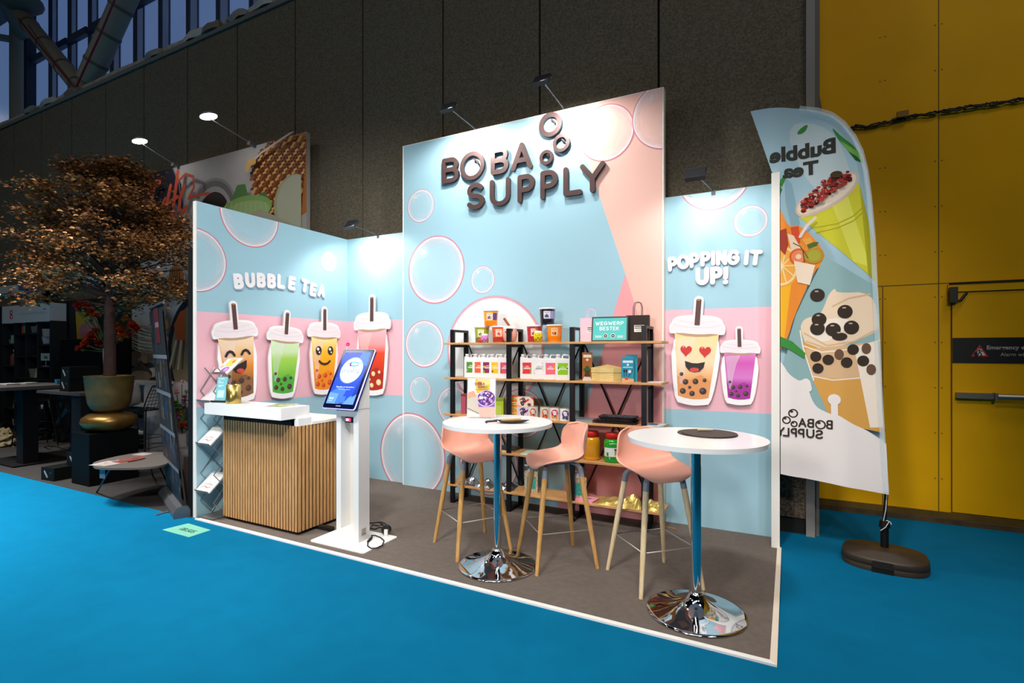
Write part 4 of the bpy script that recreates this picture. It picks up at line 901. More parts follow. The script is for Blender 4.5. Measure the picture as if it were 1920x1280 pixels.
# ---- bar tables
chrome = mat('#c9ccd0', .05, 1.)
def bar_table(loc, label):
    t = thing('bar_table', label, 'table', loc, 0, 'round white bar tables')
    b = MB(); b.prism(plane_z(0), circ(0, 0, .402, .402, 96), mat('#f6f4f2', .3, coat=.2), 1.033, 1.060, smooth=True); b.build('tabletop', t)
    b = MB(); b.lathe((0, 0, 0), [(.030, .10), (.030, 1.033)], chrome, 32); b.lathe((0, 0, 0), [(.06, 1.018), (.10, 1.028), (.10, 1.033)], chrome, 24); b.build('pole', t)
    b = MB(); b.lathe((0, 0, 0), [(.285, 0), (.29, .004), (.286, .010), (.27, .014), (.22, .023), (.17, .035), (.12, .052), (.085, .070), (.06, .09), (.047, .108), (.044, .118), (.042, .12), (.036, .121), (.036, .128), (.030, .13)], chrome, 72); b.build('base', t)
    return t
bar_table((-1.847, 3.352, Z0), 'round white bar table with the drink poster and leaf dish')
bar_table((-.450, 3.300, Z0), 'round white bar table with a dark round mat, nearest the right wall')
TT = 1.062
P = lay(902, 784, TT)
t = thing('poster_stand', 'upright clear poster holder with a purple drink picture on the left bar table', 'poster holder', (P.x, P.y + .0, TT), math.radians(22))
b = MB(); q = Plane((0, 0, .006), (1, 0, 0), (0, .10, 1)); acr = mat('#f4f4f6', .1, alpha=.45)
b.prism(q, [(-.112, 0), (.112, 0), (.112, .305), (-.112, .305)], acr, -.003, .0); b.box((-.08, -.035, 0), (.07, .05, .005), acr); b.build('holder', t)
b = MB(); b.off = .001; R_ = [[(-.105, .004), (.105, .004), (.105, .297), (-.105, .297)]]
b.flat(q, R_[0], mat('#efece8', .3))
def rr(*P): return [(-.105 + x / 690 * .21, .297 - y / 945 * .293) for x, y in P]
cc = lambda c: mat(c, .3)
b.flat(q, rr((180, 0), (560, 0), (560, 360), (220, 360)), cc('#f7c640'), regions=R_); b.flat(q, rr((250, 0), (560, 0), (550, 130), (260, 200)), cc('#f8dc92'), regions=R_)
b.flat(q, rr((0, 430), (270, 380), (330, 945), (0, 945)), cc('#c9c0b4'), regions=R_); b.flat(q, rr((0, 790), (250, 840), (420, 945), (0, 945)), cc('#f3e4d2'), regions=R_)
b.line(q, rr((0, 730), (280, 860)), .008, cc('#8a8074')); 
for x, y in ((60, 370), (130, 350), (30, 430), (150, 400), (90, 400)): X, Z = rr((x, y))[0]; b.disc(q, X, Z, .016, cc('#eea483'), n=14, regions=R_)
b.flat(q, rr((250, 560), (690, 560), (690, 945), (310, 945)), cc('#efb5a8'), regions=R_); b.flat(q, rr((250, 500), (690, 500), (690, 690), (280, 700)), cc('#8a66b8'), regions=R_)
X, Z = rr((470, 480))[0]; b.disc(q, X, Z, .073, cc('#e3d3ea'), ry=.064, regions=R_); b.disc(q, X, Z, .068, cc('#5c3a96'), ry=.058, regions=R_)
r = random.Random(2)
for i in range(60):
    a = r.uniform(0, 2 * PI); rr_ = r.random() ** .5; b.disc(q, X + .06 * rr_ * math.cos(a), Z + .05 * rr_ * math.sin(a), r.uniform(.004, .011), cc(('#8a5ac8', '#4a2a7a', '#e8a0a8', '#c9a8e8', '#f4e6f0')[i % 5]), n=9, regions=R_)
X, Z = rr((300, 110))[0]; b.disc(q, X, Z, .018, cc('#e8602c'), ry=.013)
stroke_text(b, q, 'BOBA', X - .035, Z - .012, .017, .0035, cc('#5b4644'), width=.075); stroke_text(b, q, 'SUPPLY', X - .01, Z - .038, .016, .0035, cc('#7a4640'), width=.07)
b.flat(q, [(-.05, Z - .05), (.055, Z - .05), (.055, Z - .047), (-.05, Z - .047)], cc('#6a5a50')); b.build('poster', t)
# leaf dish
P = lay(957, 793, TT); t = thing('leaf_dish', 'black leaf-shaped dish on the left bar table', 'dish', (P.x, P.y, TT), math.radians(24))
b = MB(); V = []; nn = 16
for k, (s_, z) in enumerate(((.2, .003), (.75, .003), (1., .016), (1.02, .018), (.96, .017), (.7, .006), (.1, .006))):
    for i in range(nn):
        a = 2 * PI * i / nn; x = math.cos(a); V.append((.10 * x * s_ + (.035 * max(0, x) ** 4) * s_, .05 * math.sin(a) * s_, z + .006 * x * x * s_))
b.add(V, [(k * nn + i, k * nn + (i + 1) % nn, (k + 1) * nn + (i + 1) % nn, (k + 1) * nn + i) for k in range(6) for i in range(nn)] + [tuple(range(nn))[::-1], tuple(6 * nn + i for i in range(nn))], mat('#1c1a17', .3), True); b.build('dish_body', t)
b = MB(); b.tube([(-.095, 0, .018), (-.13, 0, .014), (-.165, -.005, .012), (-.18, -.008, .004)], [.010, .008, .008, .011], mat('#1c1a17', .3), 8); b.build('stalk', t)
b = MB(); b.tube([(-.065, -.012, 0), (.075, .016, .004)], .010, mat('#c79a5c', .6), 12); o = b.build('wooden_roll', loc=(P.x, P.y, TT + .021)); o.rotation_euler = (0, 0, math.radians(24)); tag(o, 'light brown wooden roll lying in the black leaf dish', 'roll')
# mat with pen on the right table
P = lay(1325, 813, TT); b = MB(); b.lathe((0, 0, 0), [(.166, 0), (.168, .002), (.166, .005)], mat('#3f3530', .6), 56); b.lathe((.025, -.012, 0), [(.163, .0052), (.165, .007), (.162, .010)], mat('#43362f', .6), 56)
tag(b.build('round_mat', loc=(P.x - .008, P.y, TT)), 'dark brown round placemat on the right bar table', 'placemat')
b = MB(); b.tube([(-.045, -.012, .009), (.045, .012, .012)], [.008, .006], mat('#c8b698', .5), 10); o = b.build('wooden_peg', loc=(P.x - .012, P.y + .03, TT + .010)); tag(o, 'short beige wooden peg lying on the dark round placemat', 'peg')

# ---- bar stools
shell = mat('#f2b29c', .45, spec=.35); sleeve = mat('#8b909a', .5); wire = mat('#b9b3ab', .35, .5)
def shell_mesh():
    rows = [  # x, z, half width, side lift, side forward
        (.215, -.045, .10, .000, -.03), (.205, -.022, .165, .004, -.012), (.165, -.002, .195, .010, 0), (.09, .002, .213, .022, 0), (.0, -.008, .220, .038, 0), (-.08, -.014, .222, .052, 0),
        (-.145, -.004, .220, .070, .02), (-.182, .040, .216, .040, .055), (-.200, .10, .213, .012, .080), (-.214, .17, .207, .0, .088), (-.226, .225, .192, -.004, .082), (-.231, .250, .150, -.006, .058), (-.233, .260, .09, -.004, .03)]
    n = 12; V = []
    for x, z, w, lift, fwd in rows:
        for j in range(n + 1):
            u = -1 + 2 * j / n; a = abs(u) ** 2.4; V.append((x + fwd * a, w * (math.sin(u * PI / 2) * .25 + u * .75), z + lift * a))
    Fc = [(i * (n + 1) + j, i * (n + 1) + j + 1, (i + 1) * (n + 1) + j + 1, (i + 1) * (n + 1) + j) for i in range(len(rows) - 1) for j in range(n)]
    return V, Fc
leg_cache = {}
def bar_stool(loc, rz, label, wd):
    t = thing('bar_stool', label, 'bar stool', loc, rz, 'salmon pink bar stools at the tables')
    V, Fc = shell_mesh(); b = MB(); b.add([(x, y, z + .765) for x, y, z in V], Fc, shell, True); o = b.build('seat_shell', t)
    s = o.modifiers.new('s', 'SUBSURF'); s.levels = 1; s.render_levels = 2
    sd = o.modifiers.new('t', 'SOLIDIFY'); sd.thickness = .012; sd.offset = 0
    b = MB(); b.box((-.10, -.08, .736), (.10, .08, .748), sleeve)
    for sx in (-1, 1):
        for sy in (-1, 1): b.tube([(sx * .09, sy * .07, .742), (sx * .125, sy * .122, .737), (sx * .137, sy * .137, .708)], [.010, .015, .019], sleeve, 12)
    b.build('under_frame', t)
    for sx in (-1, 1):
        for sy in (-1, 1):
            b = MB(); top = Vector((sx * .137, sy * .137, .712)); ft = Vector((sx * .232, sy * .232, 0)); b.tube([top, top.lerp(ft, .08)], [.0195, .0205], sleeve, 14); b.tube([top.lerp(ft, .08), top.lerp(ft, .5), ft], [.020, .019, .0135], wd, 14)
            b.build('leg', t)
    k = .232 - (.232 - .137) * .27 / .712; b = MB()
    k2 = k - .004
    b.tube([(k2, k2, .27), (-k2, k2, .27), (-k2, -k2, .27), (k2, -k2, .27), (k2, k2, .27)], .0045, wire, 8); b.build('footrest', t)
    return t
bar_stool((-2.215, 3.592, Z0), math.atan2(-.55, .84), 'salmon pink bar stool on the left of the table with the drink poster', oak2)
bar_stool((-1.504, 3.65, Z0), math.atan2(-.68, -.73), 'salmon pink bar stool with its back to the right, between the two tables', oak2)
bar_stool((-.777, 3.645, Z0), math.atan2(-.73, .69), 'salmon pink bar stool with pale legs behind the table with the dark mat', pale_oak)

# ---- shelving
sh = thing('shelving_unit', 'long open shelving unit with black steel frames and oak boards', 'shelf', (-2.01, 4.67, Z0))
sx, sy = -2.01, 4.67
FX = [-3.033, -2.371, -1.708, -1.046]; ZS = [1.665, 1.305, .925, .575, .195]; yf, yb = 4.535, 4.795
for X in FX:
    b = MB(); a = X - sx
    for y in (yf, yb): b.box((a - .022, y - .015 - sy, 0), (a + .022, y + .015 - sy, 1.80), blk_steel)
    for z in (0.0, 1.775): b.box((a - .022, yf + .015 - sy, z), (a + .022, yb - .015 - sy, z + .025), blk_steel)
    for z in ZS: b.box((a - .012, yf + .0 - sy, z - .048), (a + .012, yb - sy, z - .0215), blk_steel)
    b.build('frame', sh)
for z in ZS:
    b = MB(); b.box((-3.13 - sx, yf - .017 - sy, z - .021), (-.892 - sx, yb + .02 - sy, z), board); b.build('board', sh, bevel=.002)
for i in range(3):
    xa, xb = FX[i] + .02 - sx, FX[i + 1] - .02 - sx; xm = (xa + xb) / 2; yy = yb + .022 - sy
    for (p, q) in (((xa, 1.64), (xm + .13 * 0, .93)), ((xb, 1.64), (xm, .93)), ((xm, .90), (xa, .21)), ((xm, .90), (xb, .21))):
        b = MB(); b.tube([(p[0], yy, p[1]), (q[0], yy, q[1])], .009, blk_steel, 4, smooth=False); b.build('cross_brace', sh)
# ================================================================ goods on the shelves
T1, T2, T3, T4, T5 = [z + Z0 for z in ZS]
def sx_(x, Y=4.62): return on_y(x, 650, Y)[0]
gcl = lambda c: mat(c, .35)
# lidded tubs of topping
def tub(x, y, z, body, low, label_c, spot, label, r=.077, h=.165, rz=.45, side=None):
    t = thing('topping_tub', label, 'tub', (x, y, z), rz, 'lidded plastic topping tubs on the top shelf')
    b = MB(); b.lathe((0, 0, 0), [(r * .86, 0), (r * .88, .004), (r * .90, h * .30)], mat(low, .15, coat=.5), 32); b.lathe((0, 0, 0), [(r * .90, h * .30), (r * .985, h * .90), (r * .985, h * .92)], mat(body, .15, coat=.5), 32); bd = b.build('tub_body', t)
    b = MB(); b.lathe((0, 0, 0), [(r * 1.0, h * .91), (r * 1.05, h * .915), (r * 1.06, h * .97), (r * 1.03, h), (r * .9, h), (r * .88, h * .975), (.0001, h * .975)], mat('#f2eeea', .3), 32); b.build('lid', t)
    b = MB(); a0, a1 = -PI / 2 - .55, -PI / 2 + .35; z0, z1 = h * .36, h * .80
    def patch(a0, a1, z0, z1, m, k):
        n = 8; V = []
        for i in range(n + 1):
            a = a0 + (a1 - a0) * i / n
            for z in (z0, z1): rr = r * (.90 + .085 * (z - h * .3) / (h * .6)) + k; V.append((rr * math.cos(a), rr * math.sin(a), z))
        b.add(V, [(2 * i, 2 * i + 2, 2 * i + 3, 2 * i + 1) for i in range(n)], m, True)
    if side: patch(a0, a1 + .75, z0, z1, gcl(side), .0008)
    patch(a0, a1, z0, z1, gcl(label_c), .0014)
    mid = (a0 + a1) / 2
    for da, dz, ra, c in ((-.15, .26, .14, spot[0]), (.10, .24, .15, spot[1]), (-.02, .38, .09, spot[2 % len(spot)])): patch(mid + da - ra, mid + da + ra, z0 + (z1 - z0) * dz - .008, z0 + (z1 - z0) * dz + .016, gcl(c), .002)
    patch(mid - .28, mid + .28, z0 + (z1 - z0) * .78, z0 + (z1 - z0) * .84, gcl('#9a8a86'), .002)
    b.build('label_sticker', bd); return t
tub(-2.735, 4.63, T1, '#a3ad2a', '#5c7040', '#f3e3bf', ('#5f8a2c', '#a8627a', '#7a9a3c'), 'green topping tub at the left end of the top shelf')
tub(-2.527, 4.63, T1, '#e8552f', '#b03a2c', '#f6d9bd', ('#e8a4a0', '#e0603a', '#c84a3a'), 'orange-red topping tub behind the pink plush toy')
tub(-2.631, 4.63, T1 + .166, '#f6a81c', '#f08512', '#f3dcca', ('#7a5aa8', '#c9a07a', '#4a3a6a'), 'amber topping tub with purple label stacked on two others', side='#6f4488')
tub(-2.146, 4.65, T1, '#cf3140', '#b23338', '#f4d8c2', ('#a84a5a', '#6a3a5a', '#b83a3a'), 'dark red topping tub behind the yellow plush toy')
tub(-1.925, 4.63, T1, '#f79420', '#ee8012', '#f8c89a', ('#e85a2a', '#4a5a2a', '#f0a030'), 'bright orange topping tub next to the third black post', side='#f88a4a')
tub(-2.015, 4.66, T1 + .166, '#2c2433', '#241c28', '#e9e6f0', ('#4a5a9a', '#6a6a3a', '#3a3a6a'), 'near-black blueberry tub with lilac label stacked on two others', side='#a8a2dc')
# plush cups
def plush(x, y, z, r, h, c, lab, rz=.3, straw=None, dots=True, top='#f6e9e2'):
    t = thing('plush_toy', lab, 'plush toy', (x, y, z), rz)
    b = MB(); b.lathe((0, 0, 0), [(.0001, 0), (r * .55, .002), (r * .8, h * .08), (r * .98, h * .4), (r * 1.0, h * .62), (r * .9, h * .84)], mat(c, .95, noise=.06, nscale=60), 24); b.lathe((0, 0, 0), [(r * .91, h * .82), (r * .88, h * .90), (r * .6, h * .985), (.0001, h)], mat(top, .95), 24); b.build('body', t)
    b = MB(); k = mat('#2c2226', .6)
    def on(a, hh): rr = r * (.98 + .0 * hh) * (1.0 if .3 < hh < .7 else .93) + .0; return (rr * math.cos(a), rr * math.sin(a), h * hh)
    for a in (-PI / 2 - .42, -PI / 2 + .30): b.ball(on(a, .62), r * .10, k, 8)
    b.tube([on(-PI / 2 - .2, .55), on(-PI / 2 - .06, .53), on(-PI / 2 + .08, .55)], r * .03, k, 5); b.build('face', t)
    if dots:
        b = MB()
        for a, hh in ((-PI / 2 - .45, .22), (-PI / 2 + .1, .36), (-PI / 2 + .6, .24), (-PI / 2 + 1.0, .4)): b.ball(on(a, hh), r * .15, k, 8)
        b.build('pearls', t)
    if straw: b = MB(); b.tube([(0, 0, h * .95), (straw[0], 0, h * .95 + straw[1])], r * .17, mat('#9a5a34', .9), 12); b.build('straw', t)
    return t
plush(-2.655, 4.545, T1, .038, .088, '#dd8fd0', 'small pink plush cup toy in front of the green tub')
plush(-2.062, 4.548, T1, .043, .108, '#f2d21c', 'small yellow plush cup toy between two tubs', straw=(-.03, .04))
plush(-2.405, 4.62, T1, .075, .165, '#f3b5a4', 'large pale pink plush cup toy with a brown straw behind the second post', straw=(-.06, .085), dots=False, top='#fae6dc')
b = MB(); b.ball((0, 0, .02), .02, mat('#e0341c', .8), 10, sx=1.3); b.ball((.03, 0, .014), .014, mat('#b8281a', .8), 10); tag(b.build('red_ornament', loc=(-2.712, 4.548, T1)), 'tiny red ornament beside the small pink plush cup', 'ornament')
# jugs
def jug(x, y, z, col, lab, pat, rz=.40):
    t = thing('syrup_jug', lab, 'jug', (x, y, z), rz, 'white syrup jugs on the second shelf')
    W_, D_, h = .140, .050, .242; m = mat('#f1eeec', .3); q = Plane((0, D_ / 2, 0), (1, 0, 0), (0, 0, 1)); w = W_ / 2
    b = MB(); b.prism(q, rrect(-w, 0, w, h * .80, .012), m, 0, D_)
    b.prism(q, [(-w, h * .78), (w, h * .78), (w * .98, h * .82), (w * .5, h * .84), (-w * .35, h * .86), (-w * .95, h * .90)], m, .004, D_ - .004)
    bd = b.build('jug_body', t)
    b = MB(); b.tube([(-w * .05, 0, h * .82), (-w * .0, 0, h * .94), (w * .12, 0, h * .975), (w * .75, 0, h * .97), (w * .93, 0, h * .92), (w * .93, 0, h * .79)], .0085, m, 8); b.build('handle', t)
    b = MB(); b.lathe((-w * .58, 0, 0), [(.018, h * .86), (.018, h * .915), (.021, h * .92), (.021, h * .985), (.019, h)], m, 18); b.build('cap', bd)
    b = MB(); b.off = .0006; p3_ = Plane((0, -D_ / 2, 0), (1, 0, 0), (0, 0, 1)); lx0, lx1, lz0, lz1 = -w * .66, w * .70, h * .20, h * .66; R = [[(lx0, lz0), (lx1, lz0), (lx1, lz1), (lx0, lz1)]]
    b.flat(p3_, R[0], gcl(col)); r = random.Random(int(x * 1000))
    for i in range(7):
        cxx = r.choice((lx0, lx1, lx0 + .01, lx1 - .01)) + r.uniform(-.01, .01); b.disc(p3_, cxx, r.uniform(lz0, lz1), r.uniform(.008, .018), gcl(pat[i % len(pat)]), n=12, regions=R)
    ww = gcl('#fbf2f0' if col != '#f4f0ee' else '#8a8688'); zc = (lz0 + lz1) / 2
    for dz, l in ((.016, .03), (.002, .055), (-.008, .065)): b.flat(p3_, [(-l / 2, zc + dz), (l / 2, zc + dz), (l / 2, zc + dz + .0055), (-l / 2, zc + dz + .0055)], ww)
    b.build('label_sticker', bd); return t
J = [(-2.872, '#4a8a22', 'white jug with dark green label, first from the left post', ('#3a6a1c', '#8ab84a')), (-2.765, '#ee5a2c', 'white jug with orange-red label, second from the left post', ('#f0843c', '#d8421c')), (-2.658, '#8c2450', 'white jug with wine-red label, third from the left post', ('#7aa83c', '#f0c050', '#6a1c3a')), (-2.551, '#f4c20c', 'white jug with yellow label', ('#5a5a3a', '#f8d84a')), (-2.444, '#e4506e', 'white jug with pink label partly behind the second post', ('#c83a4a', '#b05a2a')),
     (-2.221, '#e23244', 'white jug with bright red label in the middle bay', ('#7ab83c', '#f06a3c')), (-2.092, '#f4f0ee', 'white jug with pale grey printed label in the middle bay', ('#d8d2d0', '#c8c2c4')), (-1.962, '#ee6a84', 'white jug with pink and orange flower label in the middle bay', ('#f0a024', '#f0702c')), (-1.832, '#8ccc1c', 'white jug with bright lime green label next to the third post', ('#eaf4b0', '#f4f0c8', '#4a7a1c'))]
for i, (x, c, l, pt) in enumerate(J): jug(x, 4.64 - .012 * (i if i < 5 else i - 5), T2, c, l, pt)
# boxes
def carton(x, y, z, w, d, h, c, lab, art=None, rz=0., group=None, side=None):
    b = MB(); m = gcl(c); b.box((-w / 2, -d / 2, 0), (w / 2, d / 2, h), m); q = Plane((0, -d / 2, 0), (1, 0, 0), (0, 0, 1))
    if side: b.flat(Plane((w / 2, 0, 0), (0, 1, 0), (0, 0, 1)), [(-d / 2, 0), (d / 2, 0), (d / 2, h), (-d / 2, h)], gcl(side), off=.0004)
    if art: b.off = .0006; art(b, q, w, h)
    o = b.build('carton', loc=(x, y, z)); o.rotation_euler = (0, 0, rz); return tag(o, lab, 'box', group)
def lines(c, rows):
    def f(b, q, w, h):
        for y, l in rows: b.flat(q, [(-w * l / 2, h * y), (w * l / 2, h * y), (w * l / 2, h * y + h * .04), (-w * l / 2, h * y + h * .04)], gcl(c))
    return f
carton(sx_(872), 4.63, T3, .05, .14, .205, '#b04a5c', 'dark pink carton on the third shelf next to the first post', lambda b, q, w, h: (b.flat(q, [(-w / 2, h * .9), (w / 2, h * .9), (w / 2, h), (-w / 2, h)], gcl('#8a1c2c'))), rz=.2)
carton(sx_(934), 4.64, T3, .11, .14, .175, '#a8bf2c', 'lime green carton on the third shelf behind the poster stand', lambda b, q, w, h: (b.flat(q, [(-w / 2, h * .85), (w / 2, h * .85), (w / 2, h), (-w / 2, h)], gcl('#7a9420')), b.flat(q, [(-w * .3, h * .1), (w * .3, h * .1), (w * .3, h * .6), (-w * .3, h * .6)], gcl('#b8cc4a'))), rz=.35)
def yb(b, q, w, h):
    b.flat(q, [(-w / 2, h * .62), (w / 2, h * .62), (w / 2, h * .86), (-w / 2, h * .8)], gcl('#f6dc8a')); b.line(q, [(-w * .2, h * .7), (0, h * .74), (w * .3, h * .68)], .006, gcl('#4a4020')); b.flat(q, [(-w / 2, h * .1), (w / 2, h * .1), (w / 2, h * .4), (-w / 2, h * .4)], gcl('#f8d878')); b.line(q, [(-w * .2, h * .2), (w * .3, h * .25)], .006, gcl('#5a4a20'))
carton(sx_(961), 4.66, T3, .09, .10, .105, '#f39a2c', 'orange and yellow carton, lower of two behind the second post', yb, rz=.3); carton(sx_(961), 4.66, T3 + .1055, .09, .10, .10, '#ee6a2a', 'red-topped yellow carton, upper of two behind the second post', yb, rz=.3)
def roll(c1, c2, c3):
    def f(b, q, w, h):
        b.flat(q, [(w * .25, h), (w * .5, h), (w * .5, h * .65), (w * .38, h * .85)], gcl(c1)); b.flat(q, [(-w / 2, 0), (-w * .2, 0), (-w * .35, h * .18), (-w / 2, h * .22)], gcl(c3))
        b.line(q, [(-w * .15, h * .35), (w * .18, h * .72)], .018, gcl(c1)); b.line(q, [(-w * .30, h * .72), (-w * .18, h * .85)], .014, gcl(c1))
        for u, v in ((-.10, .78), (-.06, .62), (-.20, .42), (-.16, .28)): b.disc(q, w * u, h * v, .016, gcl('#1c1616'), n=16); b.line(q, [(w * u - .006, h * v), (w * u + .006, h * v + .005)], .003, gcl('#e8e0dc'))
        b.disc(q, w * .24, h * .25, .018, gcl(c2), ry=.013)
    return f
carton(sx_(984), 4.645, T3, .165, .09, .103, '#ddc9dc', 'lilac carton with black rolls, lower of two beside the tins', roll('#6a2a7a', '#a88ab8', '#c8a8cc'), rz=.3); carton(sx_(984), 4.645, T3 + .1035, .165, .09, .098, '#eed9c8', 'cream and red carton with black rolls, upper of two beside the tins', roll('#d83a30', '#7a2030', '#f0a888'), rz=.3, side='#e87a48')
# tins
def tin(x, y, z, c, c2, lab):
    t = thing('fruit_tin', lab, 'tin', (x, y, z), .42, 'fruit tins on the third shelf'); r, h = .050, .118
    b = MB(); b.lathe((0, 0, 0), [(r, 0), (r, h - .004)], mat('#f0ebe4', .3), 28); b.lathe((0, 0, 0), [(r, h - .004), (r * 1.02, h - .003), (r * 1.02, h), (r * .95, h), (r * .93, h - .003), (.0001, h - .003)], mat('#c9b98a', .3, .8), 28); b.build('tin_body', t)
    b = MB()
    def spot(a, z, ra, rz_, m, k, n=16): b.add([((r + k) * math.cos(a + ra * math.cos(2 * PI * i / n)), (r + k) * math.sin(a + ra * math.cos(2 * PI * i / n)), z + rz_ * math.sin(2 * PI * i / n)) for i in range(n)], [tuple(range(n))], m)
    a = -PI / 2 + .0; spot(a, .064, .62, .036, gcl(c), .004); spot(a - .3, .03, .22, .013, gcl(c2), .007); spot(a + .25, .026, .24, .014, gcl(c2), .007); spot(a + .1, .04, .14, .010, gcl('#5a6a2c'), .008)
    for i in range(4): spot(a - .33 + .2 * i, .078, .07, .005, gcl('#fbf4f0'), .007, 8)
    b.build('label_print', t)
tin(-2.140, 4.60, T3, '#ee6a50', '#f0846a', 'white fruit tin with salmon red spot, first in the row'); tin(-2.018, 4.615, T3, '#f0742c', '#e8541c', 'white fruit tin with orange spot, second in the row'); tin(-1.914, 4.60, T3, '#d81c50', '#e8902c', 'white fruit tin with crimson spot, third in the row'); tin(-1.800, 4.585, T3, '#5a2c96', '#4a3a7a', 'white fruit tin with purple spot, last in the row')
# paper bags and framed card
def paper_bag(x, y, z, w, d, h, c, hc, lab, hh=.1, rz=0., sticker=True):
    t = thing('paper_bag', lab, 'paper bag', (x, y, z), rz); m = mat(c, .7); b = MB(); b.box((-w / 2, -d / 2, 0), (w / 2, d / 2, h), m); b.build('bag_body', t)
    b = MB()
    for dy in (-d / 2 + .004, d / 2 - .004): b.tube([(-w * .2, dy, h - .02), (-w * .19, dy, h + hh * .6), (-w * .12, dy, h + hh * .95), (0, dy, h + hh), (w * .12, dy, h + hh * .95), (w * .18, dy, h + hh * .6), (w * .17, dy, h - .02)], .003, mat(hc, .6), 6)
    b.build('handle', t)
    if sticker:
        b = MB(); q = Plane((0, -d / 2, 0), (1, 0, 0), (0, 0, 1)); b.off = .0008; b.flat(q, [(-.03, h * .36), (.06, h * .36), (.06, h * .62), (-.03, h * .62)], gcl('#f0e6dc')); b.flat(q, [(-.025, h * .56), (.055, h * .56), (.055, h * .60), (-.025, h * .60)], gcl('#2a1e1a')); b.flat(q, [(-.025, h * .49), (.055, h * .49), (.055, h * .525), (-.025, h * .525)], gcl('#3a2c28')); b.flat(q, [(-.015, h * .42), (.045, h * .42), (.045, h * .44), (-.015, h * .44)], gcl('#6a5a50')); b.build('sticker', t)
    return t
paper_bag(-1.575, 4.68, T1, .19, .09, .222, '#f5cfdc', '#f2c4d4', 'pale pink paper carrier bag left of the framed sign', .085, rz=.1)
paper_bag(-1.140, 4.705, T1, .20, .08, .235, '#2e211c', '#3a2620', 'black-brown paper carrier bag right of the framed sign', .12, rz=.1)
t = thing('framed_sign', 'turquoise framed sign reading WEGWERP BESTEK on the top shelf', 'sign', (-1.365, 4.560, T1), .10)
b = MB(); q = Plane((0, 0, .0), (1, 0, 0), (0, .16, 1)); fr = mat('#3a342f', .4); b.prism(q, [(-.165, .0), (.165, .0), (.165, .228), (-.165, .228)], fr, -.014, 0)
b.tube([(0, .03, .16), (0, .085, .002)], .004, fr, 6); b.build('frame', t)
b = MB(); b.off = .0008; b.flat(q, [(-.152, .013), (.152, .013), (.152, .215), (-.152, .215)], mat('#52c4bf', .3)); wm = gcl('#f8fbfa')
stroke_text(b, q, 'WEGWERP', -.128, .152,   .028, .0062, wm, width=.250); stroke_text(b, q, 'BESTEK', -.088, .104, .028, .0062, wm, width=.170)
for x in (-.035, .032): b.disc(q, x, .050, .021, wm); b.disc(q, x, .050, .017, gcl('#2a2624')); b.flat(q, [(x - .008, .045), (x + .008, .045), (x + .008, .055), (x - .008, .055)], gcl('#e8c4a8'))
for x, l in ((-.128, .058), (.072, .05)):
    for z in (.045, .034): b.flat(q, [(x, z), (x + l, z), (x + l, z + .005), (x, z + .005)], wm)
b.build('card', t)
# second shelf, right bay
def br_art(b, q, w, h):
    b.flat(q, [(-w * .4, h * .82), (w * .4, h * .82), (w * .4, h * .92), (-w * .4, h * .92)], gcl('#e8d8c8')); b.disc(q, 0, h * .74, .012, gcl('#e8d8c8')); 
    for u, v, r_ in ((0, .45, .02), (-.2, .38, .018), (.2, .36, .018), (0, .28, .022), (-.1, .18, .018), (.15, .2, .014)): b.disc(q, w * u, h * v, r_, gcl('#3a5a2a' if v > .3 else '#4a3a24'), n=10)
    b.flat(q, [(-w / 2, 0), (w / 2, 0), (w * .3, h * .12), (-w * .3, h * .14)], gcl('#d8d0c8'))
carton(sx_(1101), 4.62, T2, .092, .05, .26, '#a8622c', 'tall brown carton with a plant picture left of the bamboo steamer', br_art, rz=.35)
t = thing('bamboo_steamer', 'octagonal pale wooden steamer box with lid on the second shelf', 'steamer', (-1.405, 4.645, T2), .2)
b = MB(); n = 8; bw = wood('#d9b46a', '#ecd08c', (2, 2, 30), rough=.5)
b.prism(plane_z(0), circ(0, 0, .155, .105, 8, PI / 8, 2 * PI + PI / 8), bw, 0, .078); b.build('box_body', t)
b = MB(); b.prism(plane_z(0), circ(0, 0, .160, .110, 8, PI / 8, 2 * PI + PI / 8), bw, .079, .12)
V = [(.160 * math.cos(a), .110 * math.sin(a), .12) for a in [PI / 8 + i * PI / 4 for i in range(8)]] + [(0, 0, .150)]; b.add(V, [(i, (i + 1) % 8, 8) for i in range(8)], bw); b.tube([(-.022, 0, .146), (-.012, 0, .157), (.012, 0, .157), (.022, 0, .146)], .0035, mat('#8a6a3a', .6), 6); b.build('lid', t)
def bl_art(b, q, w, h):
    b.flat(q, [(-w * .42, h * .78), (w * .42, h * .78), (w * .42, h * .88), (-w * .42, h * .88)], gcl('#d8ecf4')); b.disc(q, 0, h * .70, .01, gcl('#e8f4f8')); b.flat(q, [(-w * .4, h * .58), (w * .4, h * .58), (w * .4, h * .62), (-w * .4, h * .62)], gcl('#c8e0ec'))
    for u in (-.3, -.12): b.line(q, [(w * u, h * .22), (w * u, h * .42)], .005, gcl('#2a2c34')); b.disc(q, w * u, h * .45, .008, gcl('#2a2c34'), ry=.014)
    b.line(q, [(w * .05, h * .22), (w * .38, h * .48)], .006, gcl('#2a2c34')); b.disc(q, w * .15, h * .42, .014, gcl('#e8eef0')); b.flat(q, [(-w / 2, 0), (w / 2, 0), (w / 2, h * .12), (-w / 2, h * .15)], gcl('#e8a878')); b.disc(q, -w * .1, h * .12, .016, gcl('#d8502c'), ry=.01)
carton(sx_(1178), 4.60, T2, .105, .05, .215, '#2f94b4', 'blue carton with cutlery picture right of the wooden steamer', bl_art, rz=.3, side='#2a5a8a')
carton(sx_(1178) + .02, 4.655, T2, .10, .05, .24, '#3aa4b8', 'blue-green carton standing behind the cutlery carton', None, rz=.3, side='#3aa4b8')
